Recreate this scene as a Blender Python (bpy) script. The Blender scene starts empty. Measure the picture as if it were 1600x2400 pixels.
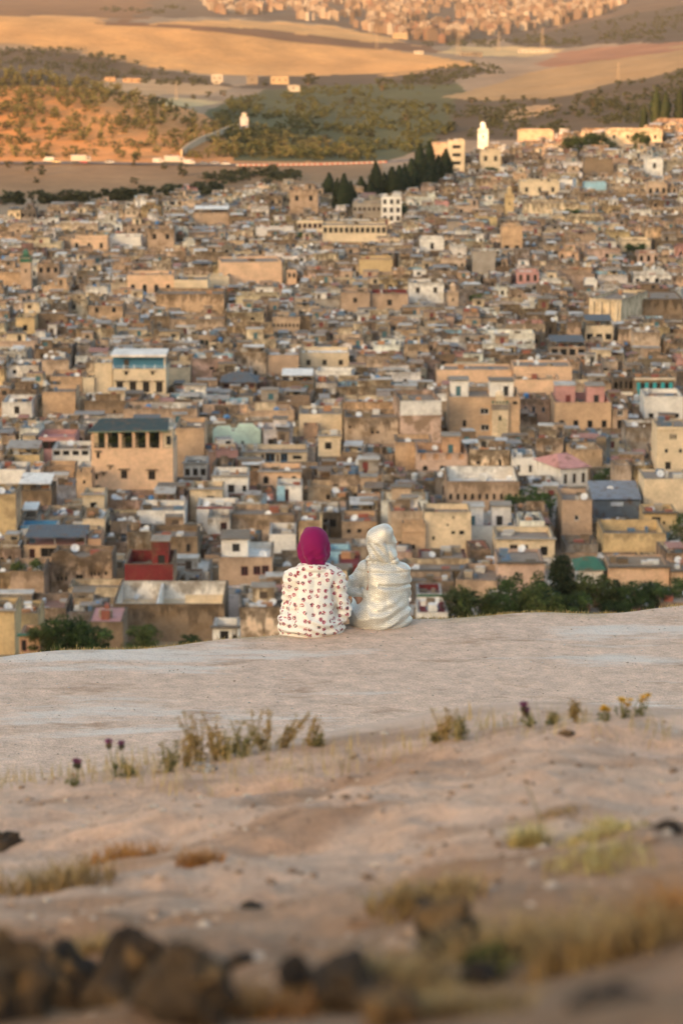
import bpy, math, random
import numpy as np
from mathutils import Vector, Matrix

# ------------------------------------------------------------------ camera
SC = bpy.context.scene
COL = SC.collection
PITCH = math.atan(1330 / 6667.0)
F = 6667.0                     # focal length in photo pixels (100 mm on a 24 mm wide frame)
CZ = 5.3                       # camera height above the flat terrace
cam_d = bpy.data.cameras.new('camera')
cam = bpy.data.objects.new('camera', cam_d)
COL.objects.link(cam)
cam_d.sensor_fit = 'HORIZONTAL'
cam_d.sensor_width = 24.0
cam_d.lens = 100.0
cam.location = (0, 0, CZ)
cam.rotation_euler = (math.pi / 2 - PITCH, 0, 0)
cam_d.clip_start = 0.1
cam_d.clip_end = 40000
cam_d.dof.use_dof = True
cam_d.dof.focus_distance = 22.6
cam_d.dof.aperture_fstop = 3.9
SC.camera = cam

# ------------------------------------------------------------------ sky, sun, exposure
SUN_EL = math.radians(8.0)
SUN_AZ = math.radians(34.0)    # how far the sun stands to the side, behind the camera
world = bpy.data.worlds.new('World')
SC.world = world
world.use_nodes = True
wn = world.node_tree
for n in list(wn.nodes):
    wn.nodes.remove(n)
sky = wn.nodes.new('ShaderNodeTexSky')
sky.sky_type = 'NISHITA'
sky.sun_disc = False
sky.sun_elevation = SUN_EL
sky.sun_rotation = math.radians(180) + SUN_AZ
sky.air_density = 1.0
sky.dust_density = 3.0
sky.ozone_density = 0.8
bg = wn.nodes.new('ShaderNodeBackground')
bg.inputs['Strength'].default_value = 0.15
wo = wn.nodes.new('ShaderNodeOutputWorld')
wn.links.new(sky.outputs[0], bg.inputs[0])
wn.links.new(bg.outputs[0], wo.inputs[0])
sun_d = bpy.data.lights.new('sun', 'SUN')
sun = bpy.data.objects.new('sun', sun_d)
COL.objects.link(sun)
sun_d.energy = 3.3
sun_d.angle = math.radians(0.6)
sun_d.color = (1.0, 0.52, 0.21)
SUNV = Vector((-math.sin(SUN_AZ) * math.cos(SUN_EL), -math.cos(SUN_AZ) * math.cos(SUN_EL), math.sin(SUN_EL)))
sun.rotation_euler = SUNV.to_track_quat('Z', 'Y').to_euler()
vs = SC.view_settings
vs.view_transform = 'Standard'
vs.look = 'None'
vs.exposure = 1.95
vs.gamma = 1.0
vs.use_curve_mapping = False
SC.render.engine = 'CYCLES'
SC.cycles.use_denoising = True
SC.cycles.max_bounces = 6
SC.cycles.diffuse_bounces = 3
SC.cycles.transparent_max_bounces = 6
SC.cycles.volume_bounces = 0
SC.cycles.caustics_reflective = False
SC.cycles.caustics_refractive = False

# ------------------------------------------------------------------ pixel <-> place helpers
CP, SP = math.cos(PITCH), math.sin(PITCH)


def W(px, py, d):
    """The place that photo pixel (px, py) shows when it lies d metres ahead."""
    u = (px - 800) / F
    v = (1200 - py) / F
    dy = CP + v * SP
    dz = -SP + v * CP
    s = d / dy
    return (u * s, d, CZ + dz * s)


def P(x, y, z):
    z = z - CZ
    dep = y * CP - z * SP
    return 800 + F * x / dep, 1200 - F * (y * SP + z * CP) / dep


# ------------------------------------------------------------------ numpy value noise
_rs = np.random.RandomState(5)
_LAT = _rs.rand(256, 256).astype(np.float64)
_LAT3 = _rs.rand(48, 48, 48).astype(np.float64)


def vnoise(x, y):
    x = np.asarray(x, float); y = np.asarray(y, float)
    xi = np.floor(x).astype(int); yi = np.floor(y).astype(int)
    fx = x - xi; fy = y - yi
    fx = fx * fx * (3 - 2 * fx); fy = fy * fy * (3 - 2 * fy)
    a = _LAT[xi % 256, yi % 256]; b = _LAT[(xi + 1) % 256, yi % 256]
    c = _LAT[xi % 256, (yi + 1) % 256]; d = _LAT[(xi + 1) % 256, (yi + 1) % 256]
    return (a * (1 - fx) + b * fx) * (1 - fy) + (c * (1 - fx) + d * fx) * fy - 0.5


def fbm(x, y, o=4):
    s = 0; a = 1.0
    for k in range(o):
        s = s + a * vnoise(x * 2 ** k + 17.3 * k, y * 2 ** k + 9.1 * k)
        a *= 0.5
    return s


def vnoise3(p):
    pi = np.floor(p).astype(int); f = p - pi
    f = f * f * (3 - 2 * f)
    r = 0
    for dx in (0, 1):
        for dy in (0, 1):
            for dz in (0, 1):
                w = (f[:, 0] if dx else 1 - f[:, 0]) * (f[:, 1] if dy else 1 - f[:, 1]) * (f[:, 2] if dz else 1 - f[:, 2])
                r = r + w * _LAT3[(pi[:, 0] + dx) % 48, (pi[:, 1] + dy) % 48, (pi[:, 2] + dz) % 48]
    return r - 0.5


def fbm3(p, o=3):
    s = 0; a = 1.0
    for k in range(o):
        s = s + a * vnoise3(p * 2 ** k + 7.7 * k)
        a *= 0.5
    return s


def sm(a, b, x):
    t = np.clip((x - a) / (b - a), 0, 1)
    return t * t * (3 - 2 * t)


# ------------------------------------------------------------------ materials
def newmat(name):
    m = bpy.data.materials.new(name)
    m.use_nodes = True
    nt = m.node_tree
    for n in list(nt.nodes):
        nt.nodes.remove(n)
    out = nt.nodes.new('ShaderNodeOutputMaterial')
    b = nt.nodes.new('ShaderNodeBsdfPrincipled')
    nt.links.new(b.outputs[0], out.inputs[0])
    b.inputs['Roughness'].default_value = 0.9
    b.inputs['Specular IOR Level'].default_value = 0.25
    return m, nt, b


def nd(nt, t, **kw):
    n = nt.nodes.new('ShaderNode' + t)
    for k, v in kw.items():
        setattr(n, k, v)
    return n


def mathn(nt, op, a, b=None, c=None, clamp=False):
    n = nd(nt, 'Math', operation=op)
    n.use_clamp = clamp
    for i, x in enumerate((a, b, c)):
        if x is None:
            continue
        if isinstance(x, (int, float)):
            n.inputs[i].default_value = x
        else:
            nt.links.new(x, n.inputs[i])
    return n.outputs[0]


def mixc(nt, fac, a, b, blend='MIX'):
    n = nd(nt, 'Mix', data_type='RGBA', blend_type=blend)
    for i, x in ((0, fac), (6, a), (7, b)):
        if isinstance(x, (int, float)):
            n.inputs[i].default_value = x
        elif isinstance(x, tuple):
            n.inputs[i].default_value = (*x, 1.0)
        else:
            nt.links.new(x, n.inputs[i])
    return n.outputs[2]


def noise(nt, vec, scale, detail=3.0, rough=0.55, dims='3D'):
    n = nd(nt, 'TexNoise', noise_dimensions=dims)
    n.inputs['Scale'].default_value = scale
    n.inputs['Detail'].default_value = detail
    n.inputs['Roughness'].default_value = rough
    if vec is not None:
        nt.links.new(vec, n.inputs['Vector'])
    return n.outputs[0]


def maprange(nt, x, a, b, c=0.0, d=1.0):
    n = nd(nt, 'MapRange')
    n.interpolation_type = 'SMOOTHSTEP'
    nt.links.new(x, n.inputs[0])
    for i, v in enumerate((a, b, c, d)):
        n.inputs[i + 1].default_value = v
    return n.outputs[0]


def scaled(nt, vec, s):
    n = nd(nt, 'VectorMath', operation='MULTIPLY')
    nt.links.new(vec, n.inputs[0])
    n.inputs[1].default_value = s
    return n.outputs[0]


def bump(nt, b, h, strength, dist):
    n = nd(nt, 'Bump')
    n.inputs['Strength'].default_value = strength
    n.inputs['Distance'].default_value = dist
    nt.links.new(h, n.inputs['Height'])
    nt.links.new(n.outputs[0], b.inputs['Normal'])


MAT = {}


def m_plaster():
    m, nt, b = newmat('plaster')
    at = nd(nt, 'Attribute', attribute_name='col')
    dt = nd(nt, 'Attribute', attribute_name='dtop').outputs['Fac']
    pos = nd(nt, 'NewGeometry').outputs['Position']
    col = at.outputs['Color']; wear = at.outputs['Alpha']
    big = noise(nt, pos, 0.35, 4.0, 0.6)
    fine = noise(nt, pos, 2.6, 4.0, 0.65)
    v = mathn(nt, 'ADD', mathn(nt, 'MULTIPLY', big, 0.55), mathn(nt, 'MULTIPLY', fine, 0.45))
    v = mathn(nt, 'MULTIPLY_ADD', v, 1.5, 0.22)
    c1 = mixc(nt, 1.0, col, v, 'MULTIPLY')
    # blotches of bare brown render where the plaster is worn
    blo = maprange(nt, noise(nt, pos, 0.55, 5.0, 0.62), 0.46, 0.60)
    blo = mathn(nt, 'MULTIPLY', blo, mathn(nt, 'MULTIPLY', wear, 0.85), clamp=True)
    c2 = mixc(nt, blo, c1, (0.20, 0.125, 0.066))
    # rain streaks and black mould running from the wall tops
    st = noise(nt, scaled(nt, pos, (1.0, 1.0, 0.10)), 0.9, 4.0, 0.65)
    edge = noise(nt, pos, 0.8, 3.0, 0.6)
    reach = mathn(nt, 'MULTIPLY_ADD', st, 6.5, -2.0)
    reach = mathn(nt, 'MULTIPLY', reach, mathn(nt, 'MULTIPLY_ADD', wear, 1.6, 0.15))
    dif = mathn(nt, 'SUBTRACT', reach, dt)
    s = maprange(nt, dif, -0.25, 0.7)
    s = mathn(nt, 'MULTIPLY', s, mathn(nt, 'MULTIPLY_ADD', wear, 0.58, 0.2), clamp=True)
    s = mathn(nt, 'MULTIPLY', s, maprange(nt, edge, 0.25, 0.6, 0.35, 1.0))
    c3 = mixc(nt, s, c2, (0.050, 0.035, 0.023))
    nt.links.new(c3, b.inputs['Base Color'])
    bump(nt, b, fine, 0.5, 0.12)
    b.inputs['Roughness'].default_value = 0.95
    return m


def m_simple(name, rough=0.8, spec=0.3, var=0.35, scale=1.5, metal=0.0, rust=0.0):
    m, nt, b = newmat(name)
    at = nd(nt, 'Attribute', attribute_name='col')
    pos = nd(nt, 'NewGeometry').outputs['Position']
    v = mathn(nt, 'MULTIPLY_ADD', noise(nt, pos, scale, 4.0), var * 2, 1 - var)
    c = mixc(nt, 1.0, at.outputs['Color'], v, 'MULTIPLY')
    if rust:
        r = maprange(nt, noise(nt, pos, scale * 0.6, 5.0, 0.65), 0.52, 0.66)
        c = mixc(nt, mathn(nt, 'MULTIPLY', r, rust), c, (0.16, 0.085, 0.045))
    nt.links.new(c, b.inputs['Base Color'])
    b.inputs['Roughness'].default_value = rough
    b.inputs['Specular IOR Level'].default_value = spec
    b.inputs['Metallic'].default_value = metal
    return m


def m_leaf():
    m, nt, b = newmat('leaf')
    at = nd(nt, 'Attribute', attribute_name='col')
    rnd = nd(nt, 'ObjectInfo').outputs['Random']
    v = mathn(nt, 'MULTIPLY_ADD', rnd, 0.5, 0.75)
    c = mixc(nt, 1.0, at.outputs['Color'], v, 'MULTIPLY')
    nt.links.new(c, b.inputs['Base Color'])
    b.inputs['Roughness'].default_value = 0.7
    tr = nd(nt, 'BsdfTranslucent')
    nt.links.new(c, tr.inputs[0])
    mx = nd(nt, 'MixShader')
    mx.inputs[0].default_value = 0.3
    nt.links.new(b.outputs[0], mx.inputs[1]); nt.links.new(tr.outputs[0], mx.inputs[2])
    out = [n for n in nt.nodes if n.type == 'OUTPUT_MATERIAL'][0]
    nt.links.new(mx.outputs[0], out.inputs[0])
    return m


def m_terrain():
    m, nt, b = newmat('terrain')
    at = nd(nt, 'Attribute', attribute_name='col')
    pos = nd(nt, 'NewGeometry').outputs['Position']
    a1 = noise(nt, scaled(nt, pos, (1.0, 0.45, 1.0)), 0.012, 5.0, 0.6)
    a2 = noise(nt, pos, 0.12, 4.0, 0.65)
    v = mathn(nt, 'ADD', mathn(nt, 'MULTIPLY', a1, 0.5), mathn(nt, 'MULTIPLY', a2, 0.5))
    v = mathn(nt, 'MULTIPLY_ADD', v, 1.7, 0.15)
    # plough and harvest lines on the fields
    wv = nd(nt, 'TexWave', wave_type='BANDS', bands_direction='X')
    wv.inputs['Scale'].default_value = 0.012
    wv.inputs['Distortion'].default_value = 6.0
    wv.inputs['Detail'].default_value = 3.0
    wv.inputs['Detail Scale'].default_value = 0.6
    nt.links.new(scaled(nt, pos, (0.35, 1.0, 0.0)), wv.inputs['Vector'])
    v2 = mathn(nt, 'MULTIPLY_ADD', wv.outputs['Fac'], 0.16, 0.92)
    c = mixc(nt, 1.0, at.outputs['Color'], v, 'MULTIPLY')
    c = mixc(nt, 1.0, c, v2, 'MULTIPLY')
    nt.links.new(c, b.inputs['Base Color'])
    b.inputs['Specular IOR Level'].default_value = 0.1
    return m


def m_soil():
    m, nt, b = newmat('soil')
    at = nd(nt, 'Attribute', attribute_name='col')
    pos = nd(nt, 'NewGeometry').outputs['Position']
    st = scaled(nt, pos, (0.45, 1.0, 1.0))
    n1 = noise(nt, st, 1.1, 5.0, 0.62)
    n2 = noise(nt, pos, 14.0, 5.0, 0.7)
    n3 = noise(nt, pos, 60.0, 3.0, 0.7)
    v = mathn(nt, 'MULTIPLY_ADD', n2, 0.55, 0.72)
    n4 = noise(nt, pos, 5.0, 6.0, 0.72)
    v = mathn(nt, 'MULTIPLY', v, mathn(nt, 'MULTIPLY_ADD', n4, 1.1, 0.45))
    c = mixc(nt, 1.0, at.outputs['Color'], v, 'MULTIPLY')
    v3 = mathn(nt, 'MULTIPLY_ADD', n3, 0.7, 0.65)
    c = mixc(nt, 1.0, c, v3, 'MULTIPLY')
    # chalky worn strips and rusty earth
    ch = maprange(nt, noise(nt, scaled(nt, pos, (0.38, 1.5, 1.0)), 1.0, 6.0, 0.66), 0.52, 0.64)
    sy = nd(nt, 'SeparateXYZ')
    nt.links.new(pos, sy.inputs[0])
    ch = mathn(nt, 'MULTIPLY', ch, maprange(nt, sy.outputs[1], 8.0, 14.0, 0.06, 0.75))
    c = mixc(nt, ch, c, (0.72, 0.65, 0.57))
    rd = maprange(nt, noise(nt, scaled(nt, pos, (0.8, 1.6, 1.0)), 1.7, 5.0, 0.65), 0.54, 0.72)
    c = mixc(nt, mathn(nt, 'MULTIPLY', rd, 0.65), c, (0.33, 0.185, 0.10))
    # dark grit
    vo = nd(nt, 'TexVoronoi')
    vo.inputs['Scale'].default_value = 26.0
    nt.links.new(pos, vo.inputs['Vector'])
    g = maprange(nt, vo.outputs['Distance'], 0.10, 0.24, 1.0, 0.0)
    g = mathn(nt, 'MULTIPLY', g, maprange(nt, n1, 0.4, 0.62))
    c = mixc(nt, mathn(nt, 'MULTIPLY', g, 0.3), c, (0.22, 0.15, 0.11))
    nt.links.new(c, b.inputs['Base Color'])
    h = mathn(nt, 'ADD', n2, mathn(nt, 'MULTIPLY', n3, 0.5))
    bump(nt, b, h, 0.9, 0.03)
    b.inputs['Specular IOR Level'].default_value = 0.15
    return m


def m_rock():
    m, nt, b = newmat('rock')
    pos = nd(nt, 'NewGeometry').outputs['Position']
    n1 = noise(nt, pos, 6.5, 6.0, 0.7)
    n2 = noise(nt, pos, 17.0, 4.0, 0.7)
    at = nd(nt, 'Attribute', attribute_name='col')
    c = mixc(nt, maprange(nt, n1, 0.42, 0.62), at.outputs['Color'], (0.075, 0.047, 0.024))
    c = mixc(nt, maprange(nt, n2, 0.52, 0.7), c, (0.025, 0.022, 0.02))
    lich = maprange(nt, noise(nt, pos, 11.0, 3.0, 0.6), 0.56, 0.65)
    c = mixc(nt, mathn(nt, 'MULTIPLY', lich, 0.5), c, (0.28, 0.16, 0.06))
    nt.links.new(c, b.inputs['Base Color'])
    bump(nt, b, mathn(nt, 'ADD', n1, mathn(nt, 'MULTIPLY', n2, 0.5)), 1.0, 0.03)
    return m


def m_floral():
    m, nt, b = newmat('floral_cotton')
    uv = nd(nt, 'UVMap', uv_map='UVMap').outputs[0]
    wob = nd(nt, 'TexNoise', noise_dimensions='2D')
    wob.inputs['Scale'].default_value = 110.0
    wob.inputs['Detail'].default_value = 2.0
    nt.links.new(uv, wob.inputs['Vector'])
    off = nd(nt, 'VectorMath', operation='MULTIPLY_ADD')
    nt.links.new(wob.outputs['Color'], off.inputs[0])
    off.inputs[1].default_value = (0.014, 0.014, 0)
    nt.links.new(uv, off.inputs[2])
    uvw = off.outputs[0]

    def vor(scale, rand, vec):
        v = nd(nt, 'TexVoronoi', voronoi_dimensions='2D')
        v.inputs['Scale'].default_value = scale
        v.inputs['Randomness'].default_value = rand
        nt.links.new(vec, v.inputs['Vector'])
        return v
    big = vor(17.5, 0.6, uvw)
    pet = vor(105.0, 1.0, uv)
    base = (0.80, 0.765, 0.685)
    inside = maprange(nt, big.outputs['Distance'], 0.21, 0.33, 1.0, 0.0)
    petm = maprange(nt, pet.outputs['Distance'], 0.52, 0.74, 1.0, 0.0)
    fl = mathn(nt, 'MULTIPLY', inside, petm, clamp=True)
    sep = nd(nt, 'SeparateColor')
    nt.links.new(pet.outputs['Color'], sep.inputs[0])
    pc = mixc(nt, maprange(nt, sep.outputs[0], 0.62, 0.8), (0.32, 0.04, 0.075), (0.05, 0.04, 0.04))
    pc = mixc(nt, maprange(nt, sep.outputs[1], 0.68, 0.8), pc, (0.55, 0.19, 0.20))
    c = mixc(nt, fl, base, pc)
    sp = vor(48.0, 1.0, uv)
    spk = maprange(nt, sp.outputs['Distance'], 0.06, 0.12, 1.0, 0.0)
    c = mixc(nt, mathn(nt, 'MULTIPLY', spk, 0.5), c, (0.25, 0.28, 0.22))
    nt.links.new(c, b.inputs['Base Color'])
    b.inputs['Roughness'].default_value = 0.8
    b.inputs['Sheen Weight'].default_value = 0.2
    return m


def m_crackle():
    m, nt, b = newmat('silver_crackle_satin')
    uv = nd(nt, 'UVMap', uv_map='UVMap').outputs[0]
    vo = nd(nt, 'TexVoronoi', voronoi_dimensions='2D', feature='DISTANCE_TO_EDGE')
    vo.inputs['Scale'].default_value = 74.0
    nt.links.new(uv, vo.inputs['Vector'])
    line = maprange(nt, vo.outputs['Distance'], 0.04, 0.20, 1.0, 0.0)
    c = mixc(nt, mathn(nt, 'MULTIPLY', line, 0.75), (0.70, 0.69, 0.63), (0.17, 0.145, 0.09))
    nt.links.new(c, b.inputs['Base Color'])
    b.inputs['Roughness'].default_value = 0.37
    b.inputs['Specular IOR Level'].default_value = 0.8
    b.inputs['Metallic'].default_value = 0.16
    b.inputs['Sheen Weight'].default_value = 0.3
    bump(nt, b, noise(nt, nd(nt, 'NewGeometry').outputs['Position'], 38.0, 3.0, 0.6), 0.5, 0.012)
    return m


def m_plain(name, col, rough=0.7, sheen=0.0, spec=0.3):
    m, nt, b = newmat(name)
    pos = nd(nt, 'NewGeometry').outputs['Position']
    v = mathn(nt, 'MULTIPLY_ADD', noise(nt, pos, 9.0, 3.0), 0.3, 0.85)
    c = mixc(nt, 1.0, col, v, 'MULTIPLY')
    nt.links.new(c, b.inputs['Base Color'])
    b.inputs['Roughness'].default_value = rough
    b.inputs['Sheen Weight'].default_value = sheen
    b.inputs['Specular IOR Level'].default_value = spec
    return m


MAT['plaster'] = m_plaster()
MAT['trim'] = m_simple('painted_trim', 0.6, 0.4, 0.2, 2.0)
MAT['glass'] = m_simple('window_dark', 0.25, 0.5, 0.25, 0.8)
MAT['sheet'] = m_simple('metal_sheet', 0.8, 0.15, 0.3, 1.2, 0.0, 0.7)
MAT['dish'] = m_simple('dish_metal', 0.5, 0.5, 0.15, 2.0, 0.0, 0.25)
MAT['leaf'] = m_leaf()
MAT['bark'] = m_simple('bark', 0.95, 0.1, 0.4, 3.0)
MAT['terrain'] = m_terrain()
MAT['soil'] = m_soil()
MAT['rock'] = m_rock()
MAT['dry'] = m_simple('dry_stalk', 0.85, 0.15, 0.3, 12.0)
MAT['paint'] = m_simple('vehicle_paint', 0.35, 0.5, 0.1, 1.0)
MAT['floral'] = m_floral()
MAT['crackle'] = m_crackle()
MAT['scarf'] = m_plain('magenta_jersey', (0.20, 0.001, 0.07), 0.8, 0.08)
MAT['skin'] = m_plain('skin', (0.40, 0.21, 0.13), 0.55)
MAT['skirt'] = m_plain('pale_skirt_cotton', (0.62, 0.60, 0.56), 0.85, 0.1)


# ------------------------------------------------------------------ mesh collector
class MB:
    def __init__(s):
        s.v = []; s.d = []; s.f = []; s.c = []; s.m = []; s.k = {}; s.smooth = False

    def vert(s, p, d=99.0):
        key = (round(p[0], 3), round(p[1], 3), round(p[2], 3))
        i = s.k.get(key)
        if i is None:
            i = len(s.v)
            s.k[key] = i
            s.v.append(p); s.d.append(d)
        return i

    def face(s, pts, col, mat='plaster', top=None):
        ids = []
        for p in pts:
            i = s.vert(p, 99.0 if top is None else top - p[2])
            if i not in ids:
                ids.append(i)
        if len(ids) < 3:
            return
        s.f.append(ids); s.c.append(col if len(col) == 4 else (*col, 0.0)); s.m.append(mat)

    def box(s, x0, x1, y0, y1, z0, z1, col, mat='plaster', top=None, skip=''):
        a = (x0, y0, z0); b = (x1, y0, z0); c = (x1, y1, z0); d = (x0, y1, z0)
        e = (x0, y0, z1); f = (x1, y0, z1); g = (x1, y1, z1); h = (x0, y1, z1)
        for k, q in (('f', (a, b, f, e)), ('r', (b, c, g, f)), ('k', (c, d, h, g)), ('l', (d, a, e, h)), ('t', (e, f, g, h)), ('b', (d, c, b, a))):
            if k not in skip:
                s.face(q, col, mat, top)

    def tube(s, p0, p1, r0, r1, col, mat, n=6, cap=True):
        p0 = Vector(p0); p1 = Vector(p1)
        ax = (p1 - p0).normalized()
        u = ax.orthogonal().normalized(); w = ax.cross(u)
        A = []; B = []
        for i in range(n):
            t = 2 * math.pi * i / n
            o = u * math.cos(t) + w * math.sin(t)
            A.append(tuple(p0 + o * r0)); B.append(tuple(p1 + o * r1))
        for i in range(n):
            j = (i + 1) % n
            s.face((A[i], A[j], B[j], B[i]), col, mat)
        if cap:
            s.face(B, col, mat); s.face(A[::-1], col, mat)

    def add(s, o, M):
        """Append another collector, moved by matrix M (no welding across)."""
        n = len(s.v)
        for p in o.v:
            s.v.append(tuple(M @ Vector(p)))
        s.d += o.d
        s.f += [[i + n for i in f] for f in o.f]
        s.c += o.c; s.m += o.m

    def mesh(s, name):
        me = bpy.data.meshes.new(name)
        me.from_pydata(s.v, [], s.f)
        names = sorted(set(s.m))
        for n in names:
            me.materials.append(MAT[n])
        if len(names) > 1:
            ix = {n: i for i, n in enumerate(names)}
            me.polygons.foreach_set('material_index', [ix[m] for m in s.m])
        at = me.attributes.new('col', 'FLOAT_COLOR', 'CORNER')
        tot = [len(f) for f in s.f]
        arr = np.repeat(np.array(s.c, dtype=np.float32), tot, axis=0)
        at.data.foreach_set('color', arr.ravel())
        at2 = me.attributes.new('dtop', 'FLOAT', 'POINT')
        at2.data.foreach_set('value', np.array(s.d, dtype=np.float32))
        if s.smooth:
            me.polygons.foreach_set('use_smooth', [True] * len(s.f))
        me.update()
        return me


def link(name, data, parent=None, loc=None, rz=0.0):
    o = bpy.data.objects.new(name, data)
    COL.objects.link(o)
    if parent is not None:
        o.parent = parent
    if loc is not None:
        o.location = loc
    if rz:
        o.rotation_euler = (0, 0, rz)
    return o


def tag(o, label=None, cat=None, group=None, kind=None):
    if label:
        o['label'] = label
    if cat:
        o['category'] = cat
    if group:
        o['group'] = group
    if kind:
        o['kind'] = kind
    return o


def np_mesh(name, v, f, mat, cols=None, smooth=True, attr_point=True):
    """Mesh from numpy arrays; f is an (n,4) or (n,3) index array; cols per vertex."""
    me = bpy.data.meshes.new(name)
    k = f.shape[1]
    me.vertices.add(len(v)); me.vertices.foreach_set('co', np.asarray(v, np.float32).ravel())
    me.loops.add(f.size); me.loops.foreach_set('vertex_index', f.astype(np.int32).ravel())
    me.polygons.add(len(f))
    me.polygons.foreach_set('loop_start', np.arange(0, f.size, k, dtype=np.int32))
    me.polygons.foreach_set('loop_total', np.full(len(f), k, np.int32))
    me.polygons.foreach_set('use_smooth', np.full(len(f), smooth))
    me.update(calc_edges=True)
    me.validate()
    if cols is not None:
        c4 = np.ones((len(v), 4), np.float32); c4[:, :cols.shape[1]] = cols
        at = me.attributes.new('col', 'FLOAT_COLOR', 'POINT')
        at.data.foreach_set('color', c4.ravel())
    me.materials.append(MAT[mat])
    return me


def grid_faces(nr, nc):
    i = np.arange(nr * nc).reshape(nr, nc)
    return np.stack([i[:-1, :-1], i[:-1, 1:], i[1:, 1:], i[1:, :-1]], -1).reshape(-1, 4)

# ------------------------------------------------------------------ terrain beyond the edge: height by column and distance
NEAR = [(16, 2650), (24, 2300), (60, 2000), (150, 1780), (250, 1620), (300, 1555), (340, 1500), (430, 1200), (520, 1000), (650, 800)]
COLS = {
    -400: NEAR + [(850, 610), (1000, 525), (1100, 480), (1210, 462), (1300, 387), (1345, 380), (1390, 330), (1460, 250), (1530, 170), (1590, 135), (1640, 125), (1800, 140), (2400, 150), (3000, 128), (3150, 110), (3300, 82), (3450, 50), (3620, 26), (4200, 42), (5000, 22), (6000, 10), (8000, -8), (13000, -40)],
    0: NEAR + [(850, 605), (1000, 518), (1100, 474), (1210, 460), (1300, 386), (1345, 380), (1390, 345), (1460, 270), (1530, 200), (1590, 163), (1640, 152), (1800, 165), (2300, 170), (2900, 146), (3100, 118), (3250, 92), (3400, 62), (3600, 31), (4200, 46), (5000, 25), (6000, 12), (8000, -5), (13000, -38)],
    250: NEAR + [(850, 602), (1000, 505), (1100, 466), (1210, 456), (1300, 387), (1345, 381), (1400, 345), (1480, 265), (1560, 207), (1620, 195), (1750, 206), (2100, 214), (2500, 198), (2900, 172), (3050, 150), (3250, 108), (3450, 64), (3620, 42), (4200, 56), (5200, 30), (6500, 10), (8000, -5), (13000, -38)],
    500: NEAR + [(850, 600), (1000, 492), (1090, 455), (1210, 446), (1300, 390), (1345, 383), (1420, 358), (1530, 305), (1620, 283), (1750, 285), (2000, 245), (2300, 215), (2600, 192), (3020, 174), (3200, 138), (3380, 96), (3560, 54), (3680, 44), (4300, 58), (5200, 36), (6500, 12), (8000, -5), (13000, -38)],
    750: NEAR + [(850, 598), (1000, 485), (1090, 445), (1200, 415), (1300, 388), (1345, 382), (1450, 368), (1600, 342), (1750, 302), (2000, 255), (2300, 220), (2500, 202), (2800, 188), (3100, 174), (3300, 142), (3500, 104), (3700, 76), (3820, 70), (4400, 82), (5200, 50), (6500, 20), (8000, -3), (13000, -38)],
    1000: NEAR + [(850, 590), (1000, 485), (1080, 440), (1150, 408), (1220, 388), (1300, 380), (1450, 364), (1750, 302), (2000, 255), (2300, 215), (2600, 187), (3000, 168), (3250, 148), (3500, 120), (3700, 106), (4400, 106), (5200, 65), (6500, 25), (8000, -3), (13000, -38)],
    1250: NEAR + [(850, 575), (1000, 468), (1100, 400), (1200, 345), (1270, 320), (1330, 322), (1450, 330), (1650, 305), (1900, 258), (2200, 220), (2400, 198), (2650, 160), (2800, 148), (3100, 152), (3600, 140), (4200, 118), (4800, 95), (5500, 65), (6500, 35), (8000, 0), (13000, -38)],
    1600: NEAR + [(850, 565), (1000, 448), (1100, 375), (1200, 305), (1280, 272), (1350, 274), (1450, 280), (1650, 252), (1900, 210), (2200, 165), (2500, 118), (2700, 106), (3000, 110), (3500, 82), (4200, 45), (5000, 12), (6000, -12), (8000, -25), (13000, -50)],
    2000: NEAR + [(850, 560), (1000, 440), (1100, 365), (1200, 292), (1280, 258), (1350, 262), (1450, 268), (1650, 240), (1900, 195), (2200, 150), (2500, 105), (2700, 92), (3000, 96), (3500, 66), (4200, 28), (5000, -5), (6000, -30), (8000, -40), (13000, -60)],
}
_ld = np.linspace(math.log(16), math.log(13000), 900)
_ck = sorted(COLS)
_tab = []
for k in _ck:
    a = np.array(COLS[k], float)
    y = np.interp(_ld, np.log(a[:, 0]), a[:, 1])
    kern = np.exp(-0.5 * (np.arange(-12, 13) / 4.0) ** 2); kern /= kern.sum()
    yy = np.convolve(np.pad(y, 12, mode='edge'), kern, 'valid')
    _tab.append(yy)
_tab = np.array(_tab)
_ckf = np.linspace(_ck[0], _ck[-1], 97)
_tabf = np.stack([np.interp(_ckf, _ck, _tab[:, j]) for j in range(len(_ld))], 1)
_k2 = np.exp(-0.5 * (np.arange(-8, 9) / 3.0) ** 2); _k2 /= _k2.sum()
_tabf = np.stack([np.convolve(np.pad(_tabf[:, j], 8, mode='edge'), _k2, 'valid') for j in range(len(_ld))], 1)


def yimg(px, d):
    px = np.clip(np.asarray(px, float), _ckf[0], _ckf[-1]); L = np.clip(np.log(np.asarray(d, float)), _ld[0], _ld[-1])
    cx = (px - _ckf[0]) / (_ckf[1] - _ckf[0]); cy = (L - _ld[0]) / (_ld[1] - _ld[0])
    i = np.minimum(cx.astype(int), len(_ckf) - 2); j = np.minimum(cy.astype(int), len(_ld) - 2)
    fx = cx - i; fy = cy - j
    return (_tabf[i, j] * (1 - fx) + _tabf[i + 1, j] * fx) * (1 - fy) + (_tabf[i, j + 1] * (1 - fx) + _tabf[i + 1, j + 1] * fx) * fy


def zt(x, y):
    """Terrain height at world x, y (y from the terrace edge to the far plain)."""
    x = np.asarray(x, float); y = np.asarray(y, float)
    px = 800 + F * x / y * 0.99
    v = (1200 - yimg(px, y)) / F
    z = CZ + y * (-SP + v * CP) / (CP + v * SP)
    am = sm(1250, 1700, y)
    z = z + am * (2.2 * fbm(x / 160.0, y / 160.0, 3) + 0.9 * fbm(x / 40.0 + 5, y / 40.0, 2))
    return z


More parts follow.
